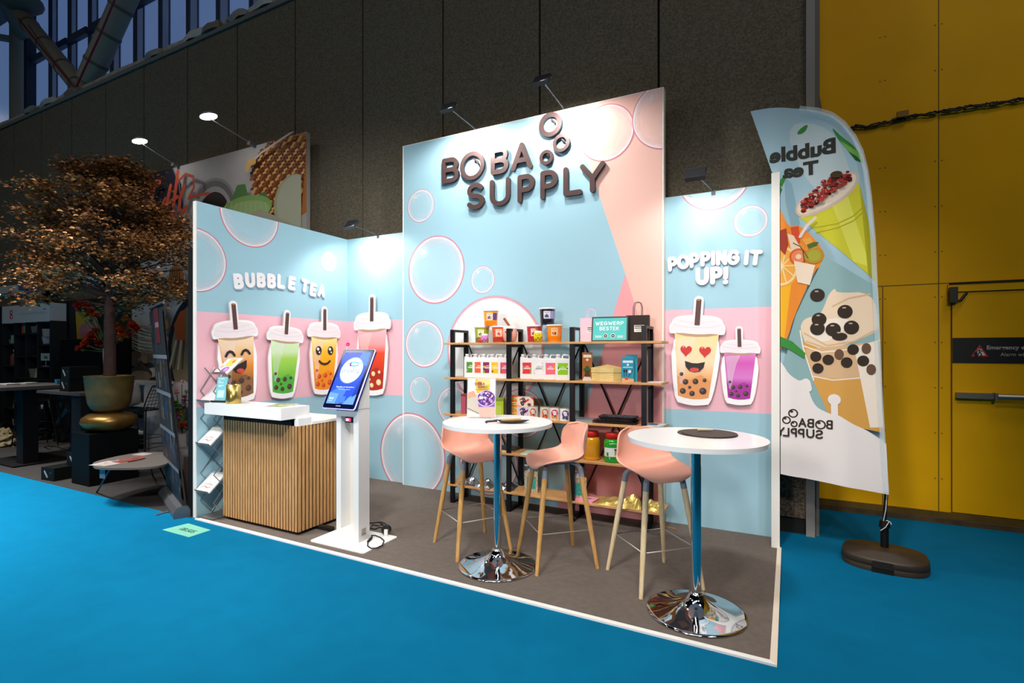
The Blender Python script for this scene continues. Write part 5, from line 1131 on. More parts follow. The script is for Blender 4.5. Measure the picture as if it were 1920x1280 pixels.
b = MB(); b.box((-.06, -.09, 0), (.06, .09, .003), gcl('#e8e4e4')); tag(b.build('leaflet', loc=(-.965, 4.64, T2)), 'white leaflet at the right end of the second shelf', 'leaflet')
# third shelf, right bay
b = MB(); b.box((-.075, -.10, 0), (.075, .10, .022), mat('#9aa4a8', .2, alpha=.75)); b.box((-.06, -.08, .003), (.06, .08, .018), gcl('#6a7478')); o = b.build('clear_box', loc=(sx_(1097), 4.64, T3)); o.rotation_euler = (0, 0, .2); tag(o, 'flat clear box right of the third post on the third shelf', 'box')
def tray(x, y, z, w, d, lab, m, h=.022, rz=.05):
    b = MB(); q = plane_z(0); b.prism(q, rrect(-w / 2 * .86, -d / 2 * .86, w / 2 * .86, d / 2 * .86, .02), m, 0, .003)
    P0 = rrect(-w / 2 * .86, -d / 2 * .86, w / 2 * .86, d / 2 * .86, .02); P1 = rrect(-w / 2, -d / 2, w / 2, d / 2, .025); n = len(P0)
    b.add([(x_, y_, .003) for x_, y_ in P0] + [(x_, y_, h) for x_, y_ in P1], [(i, (i + 1) % n, n + (i + 1) % n, n + i) for i in range(n)], m); o = b.build('serving_tray', loc=(x, y, z)); o.rotation_euler = (0, 0, rz); return tag(o, lab, 'tray', 'stacked black trays on the third shelf')
bt = mat('#1a1718', .25)
tray(-1.325, 4.645, T3, .40, .22, 'plain black tray, bottom of the stack', bt); tray(-1.32, 4.648, T3 + .006, .37, .21, 'plain black tray, second from the bottom of the stack', mat('#2a2728', .3))
tray(-1.30, 4.645, T3 + .030, .33, .20, 'patterned black tray, second from the top of the stack', mat('#3a3638', .25, noise=.8, nscale=70)); tray(-1.305, 4.645, T3 + .040, .34, .20, 'patterned black tray on top of the stack', mat('#39353a', .25, noise=.9, nscale=90))
for k, (dx, c, l) in enumerate(((.0, '#7ab4c4', 'lower blue leaflet at the right end of the third shelf'), (-.01, '#d8dcd8', 'upper pale leaflet at the right end of the third shelf'))):
    b = MB(); b.box((-.07, -.10, 0), (.07, .10, .003), gcl(c)); b.off = 0; b.flat(plane_z(.003), [(-.06, -.02), (.02, -.02), (.02, .08), (-.06, .08)], gcl('#2a6a8a' if k else '#4a94a8'), off=.0006); o = b.build('leaflet', loc=(-.965 + dx, 4.63, T3 + .0035 * k)); o.rotation_euler = (0, 0, -.12 * k); tag(o, l, 'leaflet')
# fourth shelf
for k, (x, y, c, l) in enumerate(((-2.48, 4.64, '#e3d03a', 'yellow-edged magazine under the black one on the fourth shelf'), (-2.47, 4.65, '#2a2a2c', 'black glossy magazine on the fourth shelf behind the second post'))):
    b = MB(); b.box((-.12, -.10, 0), (.12, .10, .014), gcl(c)); b.box((-.12, -.1004, .001), (.12, -.10, .004), gcl('#f4f0e8')); o = b.build('magazine', loc=(x, y, T4 + .0145 * k)); o.rotation_euler = (0, 0, .15 - .1 * k); tag(o, l, 'magazine')
def pillow_bag(x, y, z, w, d, h, m, lab, seed, rz=0., name='foil_bag', cat='bag', nx=14, ny=10, crumple=.35, group=None, tilt=0):
    r = random.Random(seed); b = MB(); V = []; Fc = []
    ph = [r.uniform(0, 6.28) for _ in range(6)]
    def Z(i, j, top):
        u, v = i / nx * 2 - 1, j / ny * 2 - 1; e = (1 - abs(u) ** 3) * (1 - abs(v) ** 3)
        k = .5 + .5 * math.sin(u * 5 + ph[0] + 3 * v) * crumple + .4 * crumple * math.sin(v * 7 + ph[1] - 4 * u) + r.uniform(-.2, .2) * crumple
        return (h * e * max(.15, k + .3)) if top else 0.0
    for top in (0, 1):
        for j in range(ny + 1):
            for i in range(nx + 1):
                V.append(((i / nx - .5) * w + r.uniform(-.5, .5) * w / nx * .4 * crumple, (j / ny - .5) * d + r.uniform(-.5, .5) * d / ny * .4 * crumple, Z(i, j, top) + (.002 if top else 0) + tilt * (i / nx)))
    N = (nx + 1) * (ny + 1)
    for j in range(ny):
        for i in range(nx):
            a = j * (nx + 1) + i; Fc.append((a, a + nx + 1, a + nx + 2, a + 1)); a += N; Fc.append((a, a + 1, a + nx + 2, a + nx + 1))
    per = [i for i in range(nx + 1)] + [(j + 1) * (nx + 1) - 1 for j in range(1, ny + 1)] + [ny * (nx + 1) + i for i in range(nx - 1, -1, -1)] + [j * (nx + 1) for j in range(ny - 1, 0, -1)]
    for k in range(len(per)): a, c = per[k], per[(k + 1) % len(per)]; Fc.append((a, c, c + N, a + N))
    b.add(V, Fc, m); o = b.build(name, loc=(x, y, z)); o.rotation_euler = (0, 0, rz); return tag(o, lab, cat, group)
pillow_bag(-2.13, 4.64, T4, .26, .22, .020, mat('#bcd4c4', .4), 'pale mint paper sachet lying flat on the fourth shelf', 4, .1, 'sachet', 'sachet', crumple=.25)
def jar(x, y, z, c, lab, rz=.4, lbl=None):
    t = thing('syrup_jar', lab, 'jar', (x, y, z), rz, 'big plastic jars with red lids'); r, h = .078, .262; m = mat(c, .12, coat=.6)
    b = MB(); b.lathe((0, 0, 0), [(r * .9, 0), (r * .98, .008), (r * 1.0, .02), (r * .96, .028), (r * 1.0, .036), (r * 1.0, h * .62), (r * .96, h * .72), (r * .8, h * .79), (r * .72, h * .81)], m, 32); bd = b.build('jar_body', t)
    b = MB(); b.lathe((0, 0, 0), [(r * .74, h * .81), (r * .80, h * .815), (r * .80, h * .97), (r * .77, h), (.0001, h)], mat('#d8281c', .35), 32); b.build('lid', t)
    if lbl:
        b = MB(); n = 14
        def patch(a0, a1, z0, z1, m, k):
            V = []
            for i in range(n + 1):
                a = a0 + (a1 - a0) * i / n; V += [((r + k) * math.cos(a), (r + k) * math.sin(a), z) for z in (z0, z1)]
            b.add(V, [(2 * i, 2 * i + 2, 2 * i + 3, 2 * i + 1) for i in range(n)], m, True)
        patch(-PI / 2 - 1.2, -PI / 2 + 1.1, h * .22, h * .52, gcl('#eef0ea'), .001); patch(-PI / 2 + .15, -PI / 2 + .6, h * .27, h * .46, gcl('#8aa85a'), .002); patch(-PI / 2 + .5, -PI / 2 + 1.0, h * .26, h * .4, gcl('#d8dcc8'), .0025); patch(-PI / 2 + .1, -PI / 2 + .5, h * .44, h * .49, gcl('#2a3a24'), .003); patch(-PI / 2 - .8, -PI / 2 - .55, h * .24, h * .36, gcl('#3a9a3a'), .002)
        b.tube([((r + .001) * math.cos(-PI / 2 + a) * .98, (r + .001) * math.sin(-PI / 2 + a) * .98, h * zz) for a, zz in ((-.45, .68), (-.35, .64), (-.2, .67), (-.1, .65), (.05, .68), (.15, .66), (.4, .655))], .003, gcl('#e8f4e8'), 5); b.build('label_sticker', bd)
jar(sx_(1109, 4.62), 4.63, T4, '#e39a1c', 'amber yellow plastic jar with red lid on the fourth shelf'); jar(sx_(1147.5, 4.60), 4.61, T4, '#2aa02c', 'green plastic jar with red lid and white label on the fourth shelf', lbl=True)
# bottom shelf
foil = mat('#c9c9cc', .18, .95); gold_f = mat('#d9bd6a', .3, .55)
for i, (x, y, rz, l) in enumerate(((-2.88, 4.63, .1, 'crumpled silver foil bag at the far left of the bottom shelf'), (-2.67, 4.62, -.1, 'crumpled silver foil bag in the middle of the three on the bottom shelf'), (-2.46, 4.65, .2, 'crumpled silver foil bag behind the second post on the bottom shelf'))):
    pillow_bag(x, y, T5, .20, .20, .055, foil, l, 20 + i, rz, crumple=.6, group='silver foil bags on the bottom shelf')
def gift(x, lab):
    t = thing('gift_bag', lab, 'gift bag', (x, 4.63, T5), .4); m = speckle('#a8805c', '#e8d4c0', 160, .6, .3)
    b = MB(); b.box((-.065, -.045, 0), (.065, .045, .20), m); b.build('bag_body', t)
    b = MB(); b.box((-.042, -.046, .04), (.045, -.0445, .155), mat('#3f9c90', .4, noise=.3, nscale=60)); b.build('window_label', t)
    b = MB(); sil = mat('#b8bcc2', .35, alpha=.75)
    b.lathe((0, 0, .2), [(.05, 0), (.02, .035), (.012, .045), (.03, .065), (.06, .085)], sil, 14); b.ball((-.04, -.01, .262), .03, sil, 10, sz=.5); b.ball((.04, .0, .255), .03, sil, 10, sz=.5); b.build('bow', t)
gift(sx_(996, 4.63), 'brown sugared gift bag with silver bow left of the middle stool leg'); gift(sx_(1086, 4.63) , 'brown sugared gift bag with silver bow behind the third post')
b = MB(); b.box((-.10, -.075, 0), (.09, .075, .010), mat('#ee8fae', .6)); b.box((-.085, -.075, .010), (.10, .07, .016), mat('#f2a0ba', .6)); b.flat(plane_z(.016), [(-.03, -.02), (.05, -.02), (.05, .01), (-.03, .01)], gcl('#8a5a6a'), off=.001); b.tube([(-.04, .07, .012), (-.02, .10, .03), (.03, .10, .03), (.05, .07, .012)], .003, mat('#c86a88', .5), 6)
o = b.build('paper_bag', loc=(-1.60, 4.615, T5)); o.rotation_euler = (0, 0, -.1); tag(o, 'flat folded pink paper bag on the bottom shelf', 'paper bag')
pillow_bag(-1.36, 4.63, T5, .26, .20, .05, gold_f, 'flat gold foil bag lying next to the folded pink paper bag', 31, .1, crumple=.35); pillow_bag(-1.17, 4.61, T5,   .20, .18, .10, gold_f, 'tall crumpled gold foil bag behind the fourth post', 32, .3, crumple=.38, tilt=.0); pillow_bag(-.99, 4.63, T5, .17, .18, .07, gold_f, 'crumpled gold foil bag at the right end of the bottom shelf', 33, -.2, crumple=.4)
P = on_floor(1257, 990, .0); b = MB(); b.tube([(-.05, .01, .004), (.05, -.01, .004)], .004, mat('#b88a4a', .5), 8); tag(b.build('wooden_stick', loc=(P[0], P[1], Z0)), 'thin wooden stick lying on the carpet near the right bar stool', 'stick')
# number sheet on the blue carpet
q4 = [on_floor(*p) for p in ((353, 981), (395.5, 993.5), (354, 1007), (304, 993))]
b = MB(); b.prism(plane_z(0), [(p[0], p[1]) for p in q4][::-1], mat('#7cc4ac', .4), 0, .0015)
o_ = Vector(q4[3]); pl5 = Plane((0, 0, .0016), (1, 0, 0), (0, 1, 0)); b.off = .0004; P = on_floor(331, 991); b.text(pl5, '08.505', -4.735, 2.735, .055, mat('#20443c', .5), bold=.02, width=.20, rot=math.radians(0))
tag(b.build('number_sheet'), 'mint green sheet marked 08.505 stuck on the blue carpet', 'sheet')
# ================================================================ the neighbouring stand on the left
dark = mat('#2b2826', .97, noise=.15, nscale=18, bump=.2)
b = MB(); b.prism(plane_z(0), [(-16, 2.975), (-4.955, 2.975), (-4.955, 5.09), (-16, 5.09)], dark, 0, .003); tag(b.build('stand_carpet'), 'dark grey carpet of the neighbouring stand', 'carpet')
ZN = .003
blk = mat('#0d0c0c', .7); blk2 = mat('#141315', .6, spec=.12)
b = MB(); b.box((-16.5, 5.0, ZN), (-9.70, 5.04, 2.55), mat('#100f0f', .7)); tag(b.build('partition_wall'), 'low black back wall of the neighbouring stand', 'exhibition wall')
b = MB(); b.box((-5.035, 3.0, ZN), (-4.955, 4.9, 2.56), mat('#070707', .6)); tag(b.build('partition_wall'), 'black partition panel against the left side of the stand', 'exhibition wall')
# printed food wall
Yn = 4.93; pl = plane_y(Yn); fn = lambda *P: [on_y(*p, Yn) for p in P]
b = MB(); b.box((-9.69, Yn, ZN + .002), (-5.64, Yn + .06, 4.52), mat('#8e8a86', .6)); R = [[(-9.69, 0), (-5.64, 0), (-5.64, 4.52), (-9.69, 4.52)]]; b.regions = R
gm = lambda c: mat(c, .6, spec=.25)
b.flat(pl, R[0], gm('#b0acaa'))
b.flat(pl, fn((250, 320), (323, 312), (340, 345), (343, 390), (335, 430), (320, 460), (258, 480)), gm('#2a2733'))
b.line(pl, fn((323, 312), (336, 345), (341, 390), (333, 430), (318, 465)), .025, gm('#7d7a80'))
b.flat(pl, fn((318, 395), (330, 380), (338, 400), (330, 440), (316, 460)), gm('#7a7f96'))
# dark sauce bowl
def el(cx, cy, rx, ry, m, **k):
    X, Z = on_y(cx, cy, Yn); X2, _ = on_y(cx + rx, cy, Yn); _, Z2 = on_y(cx, cy - ry, Yn); b.disc(pl, X, Z, abs(X2 - X), m, ry=abs(Z2 - Z), **k)
el(398, 402, 47, 68, gm('#918d90')); el(398, 402, 43, 63, gm('#6d6a6c')); el(399, 405, 36, 55, gm('#a5a1a0')); el(400, 410, 31, 50, gm('#2a1d1c')); el(365, 420, 20, 48, gm('#aaa6a4'))
# woven ball and greens
el(545, 330, 75, 80, gm('#b8763c')); r = random.Random(4)
X0b, Z0b = on_y(545, 330, Yn)
for i in range(24):
    for j in range(26):
        x = 472 + j * 6 + (i % 2) * 3; y = 258 + i * 6.2
        if ((x - 545) / 72) ** 2 + ((y - 330) / 77) ** 2 < 1: b.line(pl, fn((x, y), (x + 3.5, y - 2)), .035, gm(('#d8a05c', '#8a4a24', '#6a3418')[(i + j) % 3]))
b.line(pl, fn((476, 315), (500, 290), (560, 250)), .03, gm('#c9bfb4')); b.line(pl, fn((474, 320), (478, 308), (486, 306)), .09, gm('#d8a868'))
b.flat(pl, fn((445, 375), (455, 350), (470, 348), (476, 372), (465, 388), (452, 385)), gm('#4f7a42')); b.flat(pl, fn((494, 368), (506, 362), (515, 375), (514, 392), (500, 385)), gm('#4c7040'))
el(470, 396, 50, 26, gm('#7fa058')); el(470, 402, 46, 22, gm('#93ac72'))
for k in range(9): b.line(pl, fn((430 + k * 10, 405), (436 + k * 9, 382)), .012, gm('#a9bd84'))
el(560, 385, 38, 55, gm('#9a9c7c')); el(562, 382, 34, 50, gm('#a8a890')); b.flat(pl, fn((440, 420), (500, 395), (575, 430), (575, 470), (440, 470)), gm('#a09a86'))
# lower half: noodles, mushrooms, pepper bowl
el(341, 527, 17, 30, gm('#c8c4c2')); el(341, 523, 15, 26, gm('#b06a38')); 
for k in range(5): b.line(pl, fn((330 + k * 4, 505), (334 + k * 4, 545)), .02, gm('#4a3028'))
el(283, 590, 40, 26, gm('#8c8488')); el(283, 590, 34, 20, gm('#bdb6b2'))
for k in range(14): b.line(pl, fn((258, 600 + k * 4), (275, 606 + k * 4 + (k % 3)), (300, 616 + k * 3.4)), .018, gm(('#c9b698', '#a8947a')[k % 2]))
for k in range(12): el(258 + r.random() * 50, 660 + r.random() * 45, 10, 8, gm(('#c8b8a4', '#8a6a50', '#5c4436', '#d8ccbc')[k % 4]))
el(275, 700, 22, 14, gm('#4a3c34')); el(275, 704, 20, 10, gm('#8a7460'))
for k in range(16): el(308 + r.random() * 16, 600 + r.random() * 60, 5, 5, gm(('#c0a060', '#a88448')[k % 2]))
el(385, 660, 64, 110, gm('#26232c')); el(385, 665, 56, 100, gm('#8a7a5c')); b.flat(pl, fn((338, 610), (350, 585), (360, 580), (360, 650), (345, 645)), gm('#c65a2c'))
for k in range(4): b.line(pl, fn((330 + k * 8, 690), (342 + k * 5, 640)), .05, gm(('#c8b898', '#6a5040')[k % 2]))
b.flat(pl, fn((258, 720), (360, 720), (360, 900), (258, 900)), gm('#8d8a88'))
# brush lettering
org = gm('#c65236')
b.line(pl, fn((291, 335), (296, 350), (292, 365)), .05, org)
b.line(pl, fn((312, 345), (305, 343), (299, 365), (296, 392), (300, 400), (308, 385)), .07, org); b.line(pl, fn((296, 408), (310, 400), (322, 375)), .05, org)
b.line(pl, fn((332, 352), (326, 380), (320, 408)), .08, org); b.line(pl, fn((346, 325), (340, 370), (336, 400), (333, 428)), .08, org); b.line(pl, fn((320, 388), (345, 372)), .06, org)
b.line(pl, fn((358, 352), (350, 375), (348, 395), (355, 402), (362, 392)), .08, org); b.line(pl, fn((345, 345), (360, 330), (375, 335), (376, 355), (366, 375), (378, 370), (403, 366)), .045, org)
tag(b.build('printed_wall'), 'tall food print wall with orange brush lettering on the neighbouring stand', 'exhibition wall')
arm = [((-8.523, 4.96, 4.52), (-8.50, 4.36, 4.86), 'glowing arm lamp over the left of the food print wall', 0), ((-6.686, 4.96, 4.52), (-6.67, 4.27, 4.84), 'glowing arm lamp over the right of the food print wall', 0)]
for (ba, hd, lb, _) in arm:
    t = thing('arm_lamp', lb, 'lamp', ba, 0, 'lit arm lamps over the food print wall'); hb = Vector(on_x(*((258, 268) if ba[0] < -8 else (388, 221)), ba[0])[0:1] + (0,)) if False else None
    yz = on_x(*((262, 267) if ba[0] < -8 else (391, 221)), ba[0]); hb = Vector((0, yz[0] - ba[1], yz[1] - ba[2]))
    b = MB(); b.obox((0, -.05, .01), .06, .16, .05, mat('#8a8a90', .4, .5)); b.build('clamp', t); b = MB(); b.tube([(0, -.12, .02), hb], .008, mat('#b9b9bf', .35, .6), 8); b.build('arm', t)
    b = MB(); b.lathe(hb + Vector((0, 0, .02)), [(.15, 0), (.15, .02), (.10, .05), (.03, .06), (.0001, .06)], mat('#77797f', .4, .5), 28, sx=1, sy=.55); b.build('head', t)
    b = MB(); b.lathe(hb + Vector((0, 0, .012)), [(.14, 0), (.14, .006)], mat((1., .97, .92), .5, emit=9), 28, sx=1, sy=.55); b.build('diffuser', t)
    lamp('SPOT', 'arm_lamp_light', hb + Vector((0, .0, -.03)), Vector((0, .35, -2)), 7, (1, .95, .88), t, spot_size=2.6, spot_blend=.6, shadow_soft_size=.1)
# black shelf unit with white header
Ys = 4.72; ps_ = plane_y(Ys); fs = lambda x, y: on_y(x, y, Ys)
U0, U1 = fs(5, 600)[0], fs(94, 600)[0]; sh2 = thing('display_shelf', 'black cube shelf unit with a white header board', 'shelf', ((U0 + U1) / 2, 4.84, ZN)); ux, uy = (U0 + U1) / 2, 4.84
dkb_ = mat('#1e1e21', .6); cols = [U0, fs(27, 606)[0], fs(48, 606)[0], fs(70, 606)[0], U1]
b = MB(); b.box((U0 - ux, Ys + .25 - uy, 0), (U1 - ux, Ys + .27 - uy, 2.5), blk)
for X in cols: b.box((X - .022 - ux, Ys - uy, 0), (X + .022 - ux, Ys + .25 - uy, 2.15), dkb_)
rows = {0: [644, 685, 729, 764, 803], 1: [625, 667, 708, 747, 786], 2: [624, 666, 708, 749, 787], 3: [645, 687, 727, 771]}
lev = {}
for k, ys in rows.items():
    xm = (cols[k] + cols[k + 1]) / 2; lev[k] = []
    for y in ys + [809]:
        z = on_y(5 + 22.2 * k + 11, y, Ys)[1] if y < 805 else .05
        z = max(z, .05); lev[k].append(z); b.box((cols[k] + .02 - ux, Ys - uy, z - .03), (cols[k + 1] - .02 - ux, Ys + .25 - uy, z), dkb_)
b.build('carcass', sh2)
b = MB(); b.box((U0 - ux, Ys - .01 - uy, 2.14), (U1 - ux, Ys + .25 - uy, 2.49), mat('#cfccc9', .5)); q = Plane((0, Ys - .011 - uy, 0), (1, 0, 0), (0, 0, 1)); b.off = .001
for x, y, m in ((22.3, 586, '#c0364a'), (22.6, 594, '#c0364a')): X, Z = fs(x, y); b.disc(q, X - ux, Z, .07, mat(m, .5), ry=.05); b.disc(q, X - ux + .01, Z, .03, mat('#e8d8d8', .5), ry=.022)
X, Z = fs(38, 588); X2, _ = fs(87, 586); b.text(q, 'specialties', X - ux, Z - .02, .035, mat('#a8a5a8', .5), width=(X2 - X)); b.build('header_board', sh2)
# goods in it (small, far away)
def pack(k, r_, u, w, h, c, lab, kind='carton', d=.08):
    X = cols[k] + (cols[k + 1] - cols[k]) * u; z = lev[k][r_] + ZN; b = MB(); m = mat(c, .5)
    if kind == 'bottle': b.lathe((0, 0, 0), [(w / 2, 0), (w / 2, h * .62), (w * .2, h * .78), (w * .2, h * .9)], m, 12); b.lathe((0, 0, 0), [(w * .24, h * .9), (w * .24, h)], mat('#c8c0b0', .5), 10)
    elif kind == 'cup': b.lathe((0, 0, 0), [(w * .4, 0), (w / 2, h)], m, 14)
    elif kind == 'pouch': b.add([(-w / 2, -d / 2, 0), (w / 2, -d / 2, 0), (w / 2, d / 2, 0), (-w / 2, d / 2, 0), (-w * .45, 0, h * .96), (w * .4, 0, h)], [(0, 3, 2, 1), (0, 1, 5, 4), (2, 3, 4, 5), (1, 2, 5), (3, 0, 4)], m)
    else: b.box((-w / 2, -d / 2, 0), (w / 2, d / 2, h), m)
    nm = {'bottle': 'bottle', 'cup': 'cup', 'pouch': 'pouch', 'carton': 'carton'}[kind]
    o = b.build(nm, loc=(X, Ys + .10, z)); o.rotation_euler = (0, 0, .5); tag(o, lab, nm, 'packaged goods on the black cube shelf')
G_ = [(0, 0, .72, .19, .17, '#7f968a', 'green and white carton in the top left cubby'), (0, 0, .3, .12, .08, '#7c6a4c', 'low brown tub beside the green carton', 'cup'),
 (1, 0, .45, .09, .20, '#b03a4c', 'dark pink carton in the second cubby of the top row'), (1, 0, .64, .12, .24, '#5a9a2c', 'green capped bottle in the second cubby of the top row', 'bottle'), (1, 0, .88, .1, .22, '#9c8688', 'pale bottle right of the green one', 'bottle'),
 (2, 0, .35, .16, .13, '#6f6a66', 'grey bowl in the third cubby of the top row', 'cup'), (2, 0, .78, .16, .15, '#a8988c', 'beige canister in the third cubby of the top row', 'cup'),
 (3, 0, .42, .22, .14, '#a89ca0', 'pale canister at the bottom of the right pile', 'cup'), (3, 0, .85, .12, .17, '#8fa0a8', 'blue-white bottle in the right cubby', 'bottle'),
 (0, 1, .55, .16, .32, '#7a3c28', 'reddish brown figure in the left cubby', 'bottle'), (0, 1, .86, .12, .15, '#a89c84', 'cream bottle beside the reddish figure', 'bottle'),
 (1, 1, .70, .1, .22, '#9a3a1c', 'orange bottle in the second row', 'bottle'), (1, 1, .9, .1, .21, '#a87c5c', 'amber bottle right of the orange one', 'bottle'), (2, 1, .88, .09, .16, '#9a2c4c', 'small magenta bottle in the second row', 'bottle'),
 (3, 1, .92, .13, .16, '#a8a4a0', 'white canister in the right cubby of the second row', 'cup'), (1, 2, .92, .1, .26, '#a09a90', 'tall white pouch in the third row', 'pouch'), (2, 2, .35, .22, .17, '#8a7458', 'brown clear tub of snacks in the third row', 'cup'), (2, 2, .78, .2, .20, '#b0a880', 'cream pouch next to the snack tub', 'pouch'),
 (0, 3, .8, .15, .28, '#8a9078', 'green-white pouch behind the table', 'pouch'), (2, 3, .5, .3, .17, '#a8a090', 'white and yellow carton under the table edge'), (0, 4, .62, .13, .13, '#a09898', 'white cup at the bottom left', 'cup'), (0, 4, .85, .1, .25, '#a88468', 'tan pouch at the bottom left', 'pouch'), (2, 4, .7, .24, .22, '#a09880', 'white and yellow pouch near the floor', 'pouch'), (3, 3, .4, .3, .22, '#7a9a5c', 'white and green pouch near the wire chair', 'pouch'), (2, 5, .5, .26, .2, '#9a9894', 'clear bag at the bottom of the third column', 'pouch')]
for g in G_: pack(*g)
X, Z = fs(82, 643); b = MB(); b.lathe((0, 0, 0), [(.11, 0), (.12, .15)], mat('#a09690', .5), 14); tag(b.build('canister', loc=(X, Ys + .1, lev[3][0] + ZN + .14)), 'pinkish canister stacked on another in the right cubby', 'canister')
t = thing('price_sign', 'small green and white sign on a stem in the right cubby', 'sign', (fs(80, 687)[0], Ys + .05, lev[3][1] + ZN)); b = MB(); b.lathe((0, 0, 0), [(.06, 0), (.05, .008), (.006, .012), (.006, .12)], mat('#9a9a9a', .3), 12); b.build('stand', t); b = MB(); b.obox((0, 0, .18), .26, .01, .14, mat('#a8aca8', .5), rot=.2); b.ball((.0, -.01, .18), .05, mat('#3c7a3c', .6), 10, sz=.5, sx=1.3, sy=.3); b.build('card', t)
# hanging sign above
P = [on_y(x, y, 4.84) for x, y in ((33, 519), (79, 519), (79, 567), (38, 569))]; t = thing('upright_sign', 'grey-blue sign with mirrored writing standing on top of the black cube shelf', 'sign', (P[0][0], 4.84, 2.494))
q = Plane((0, 0, 0), (1, 0, 0), (0, 0, 1)); b = MB(); W_ = P[1][0] - P[0][0]; Hh = P[0][1] - P[3][1]; b.prism(q, [(.1, 0), (W_, .02), (W_, Hh), (0, Hh)], mat('#5c6480', .5), -.04, 0); b.prism(q, [(W_, .02), (W_ + .06, .02), (W_ + .06, Hh), (W_, Hh)], blk, -.04, 0)
b.off = .002; k1 = mat('#20222e', .5); b.text(q, 'Mea', W_ * .88, Hh * .56, .16, k1, mirror=True, bold=.02, width=.55); b.text(q, '& Sta', W_ * .72, Hh * .22, .15, k1, mirror=True, bold=.02, width=.62); b.disc(q, W_ * .84, Hh * .30, .11, k1, ry=.09); b.build('panel', t)
# yellow picture
P = [on_y(x, y, 4.9) for x, y in ((133, 583), (170, 587), (170, 635), (136, 636))]; b = MB(); q = plane_y(4.97); b.prism(q, [(P[3][0], P[3][1]), (P[2][0], P[2][1]), (P[1][0], P[1][1]), (P[0][0], P[0][1])], mat('#b88a24', .5), -.02, 0); b.off = .002
b.disc(q, P[0][0] + .42, P[0][1] - .38, .28, mat('#a86a70', .6), ry=.16); b.disc(q, P[0][0] + .62, P[0][1] - .25, .2, mat('#b07078', .6), ry=.2); b.disc(q, P[0][0] + .3, P[0][1] - .7, .2, mat('#8a7468', .6), ry=.12)
tag(b.build('orchid_picture'), 'yellow picture with pink orchids on the black wall', 'picture')
X0_, Z0_ = on_y(117, 636, 4.75); X1_, _ = on_y(228, 636, 4.75); b = MB(); b.box((X0_, 4.72, ZN), (X1_, 4.98, Z0_), mat('#0b0b0d', .35)); b.box((X0_, 4.715, Z0_ - .012), (X1_, 4.72, Z0_), mat('#2c2c30', .4)); tag(b.build('fridge_cabinet'), 'tall black cabinet behind the golden planter', 'cabinet')

# tables
tt = thing('high_table', 'dark high table at the left edge of the neighbouring stand', 'table', (-9.60, 3.40, ZN)); dw = mat('#4a4340', .5, noise=.1, nscale=10); bx, by = -9.60, 3.40
b = MB(); A = [on_floor(x, y, 1.09) for x, y in ((-30, 729), (60, 724.5), (100, 716.5), (-30, 719))]
q = [on_floor(-40, 731, 1.09)[:2], on_floor(66, 725, 1.09)[:2], on_floor(139, 720, 1.09)[:2], on_floor(-40, 716, 1.09)[:2]]
b.prism(plane_z(0), [(-.50, -.40), (.43, -.40), (.43, .45), (-.50, .45)], dw, 1.045, 1.09); b.build('tabletop', tt)
P = on_floor(49, 870, 0); b = MB(); b.box((P[0] - .10 - bx, P[1] - .07 - by, .02), (P[0] + .10 - bx, P[1] + .1 - by, 1.045), blk2); b.build('leg', tt)
b = MB(); b.box((P[0] - .75 - bx, P[1] - .2 - by, 0), (P[0] + .18 - bx, P[1] + .45 - by, .02), blk2); b.build('base_plate', tt)
t2 = thing('side_counter', 'black counter-height table with thin top beside the golden planter', 'table', (-8.55, 3.62, ZN))
b = MB(); b.box((-.55, -.26, 1.0), (.62, .20, 1.035), mat('#3a3432', .5)); b.build('tabletop', t2)
b = MB(); b.box((.36, -.24, 0), (.60, .18, 1.0), blk2); b.build('leg', t2); b = MB(); b.box((-.50, .1, 0), (-.42, .18, 1.0), blk2); b.build('leg', t2)
for i, (x, y, w_, lab) in enumerate(((5, 716, .28, 'white leaflets at the left edge of the long high table'), (24, 713.5, .30, 'open white booklet on the long high table'), (50, 713.5, .24, 'white papers near the middle of the long high table'))):
    P = on_floor(x, y + 3, 1.10); b = MB(); b.obox((0, 0, .01), w_ * .8, .16, .018, mat('#a8a4a0', .6), rot=.1); tag(b.build('leaflet_pile', loc=(max(P[0], -9.9), 3.12 + .22 * i, 1.09 + ZN)), lab, 'papers')
for i, (x, lab) in enumerate(((58, 'small blue cup, left of the pair on the dark table'), (71, 'small blue cup, right of the pair on the dark table'))):
    b = MB(); b.lathe((0, 0, 0), [(.025, 0), (.035, .07)], mat('#2a7aa8', .5), 12); tag(b.build('cup', loc=((-9.42, -9.28)[i], 3.72, 1.09 + ZN)), lab, 'cup')
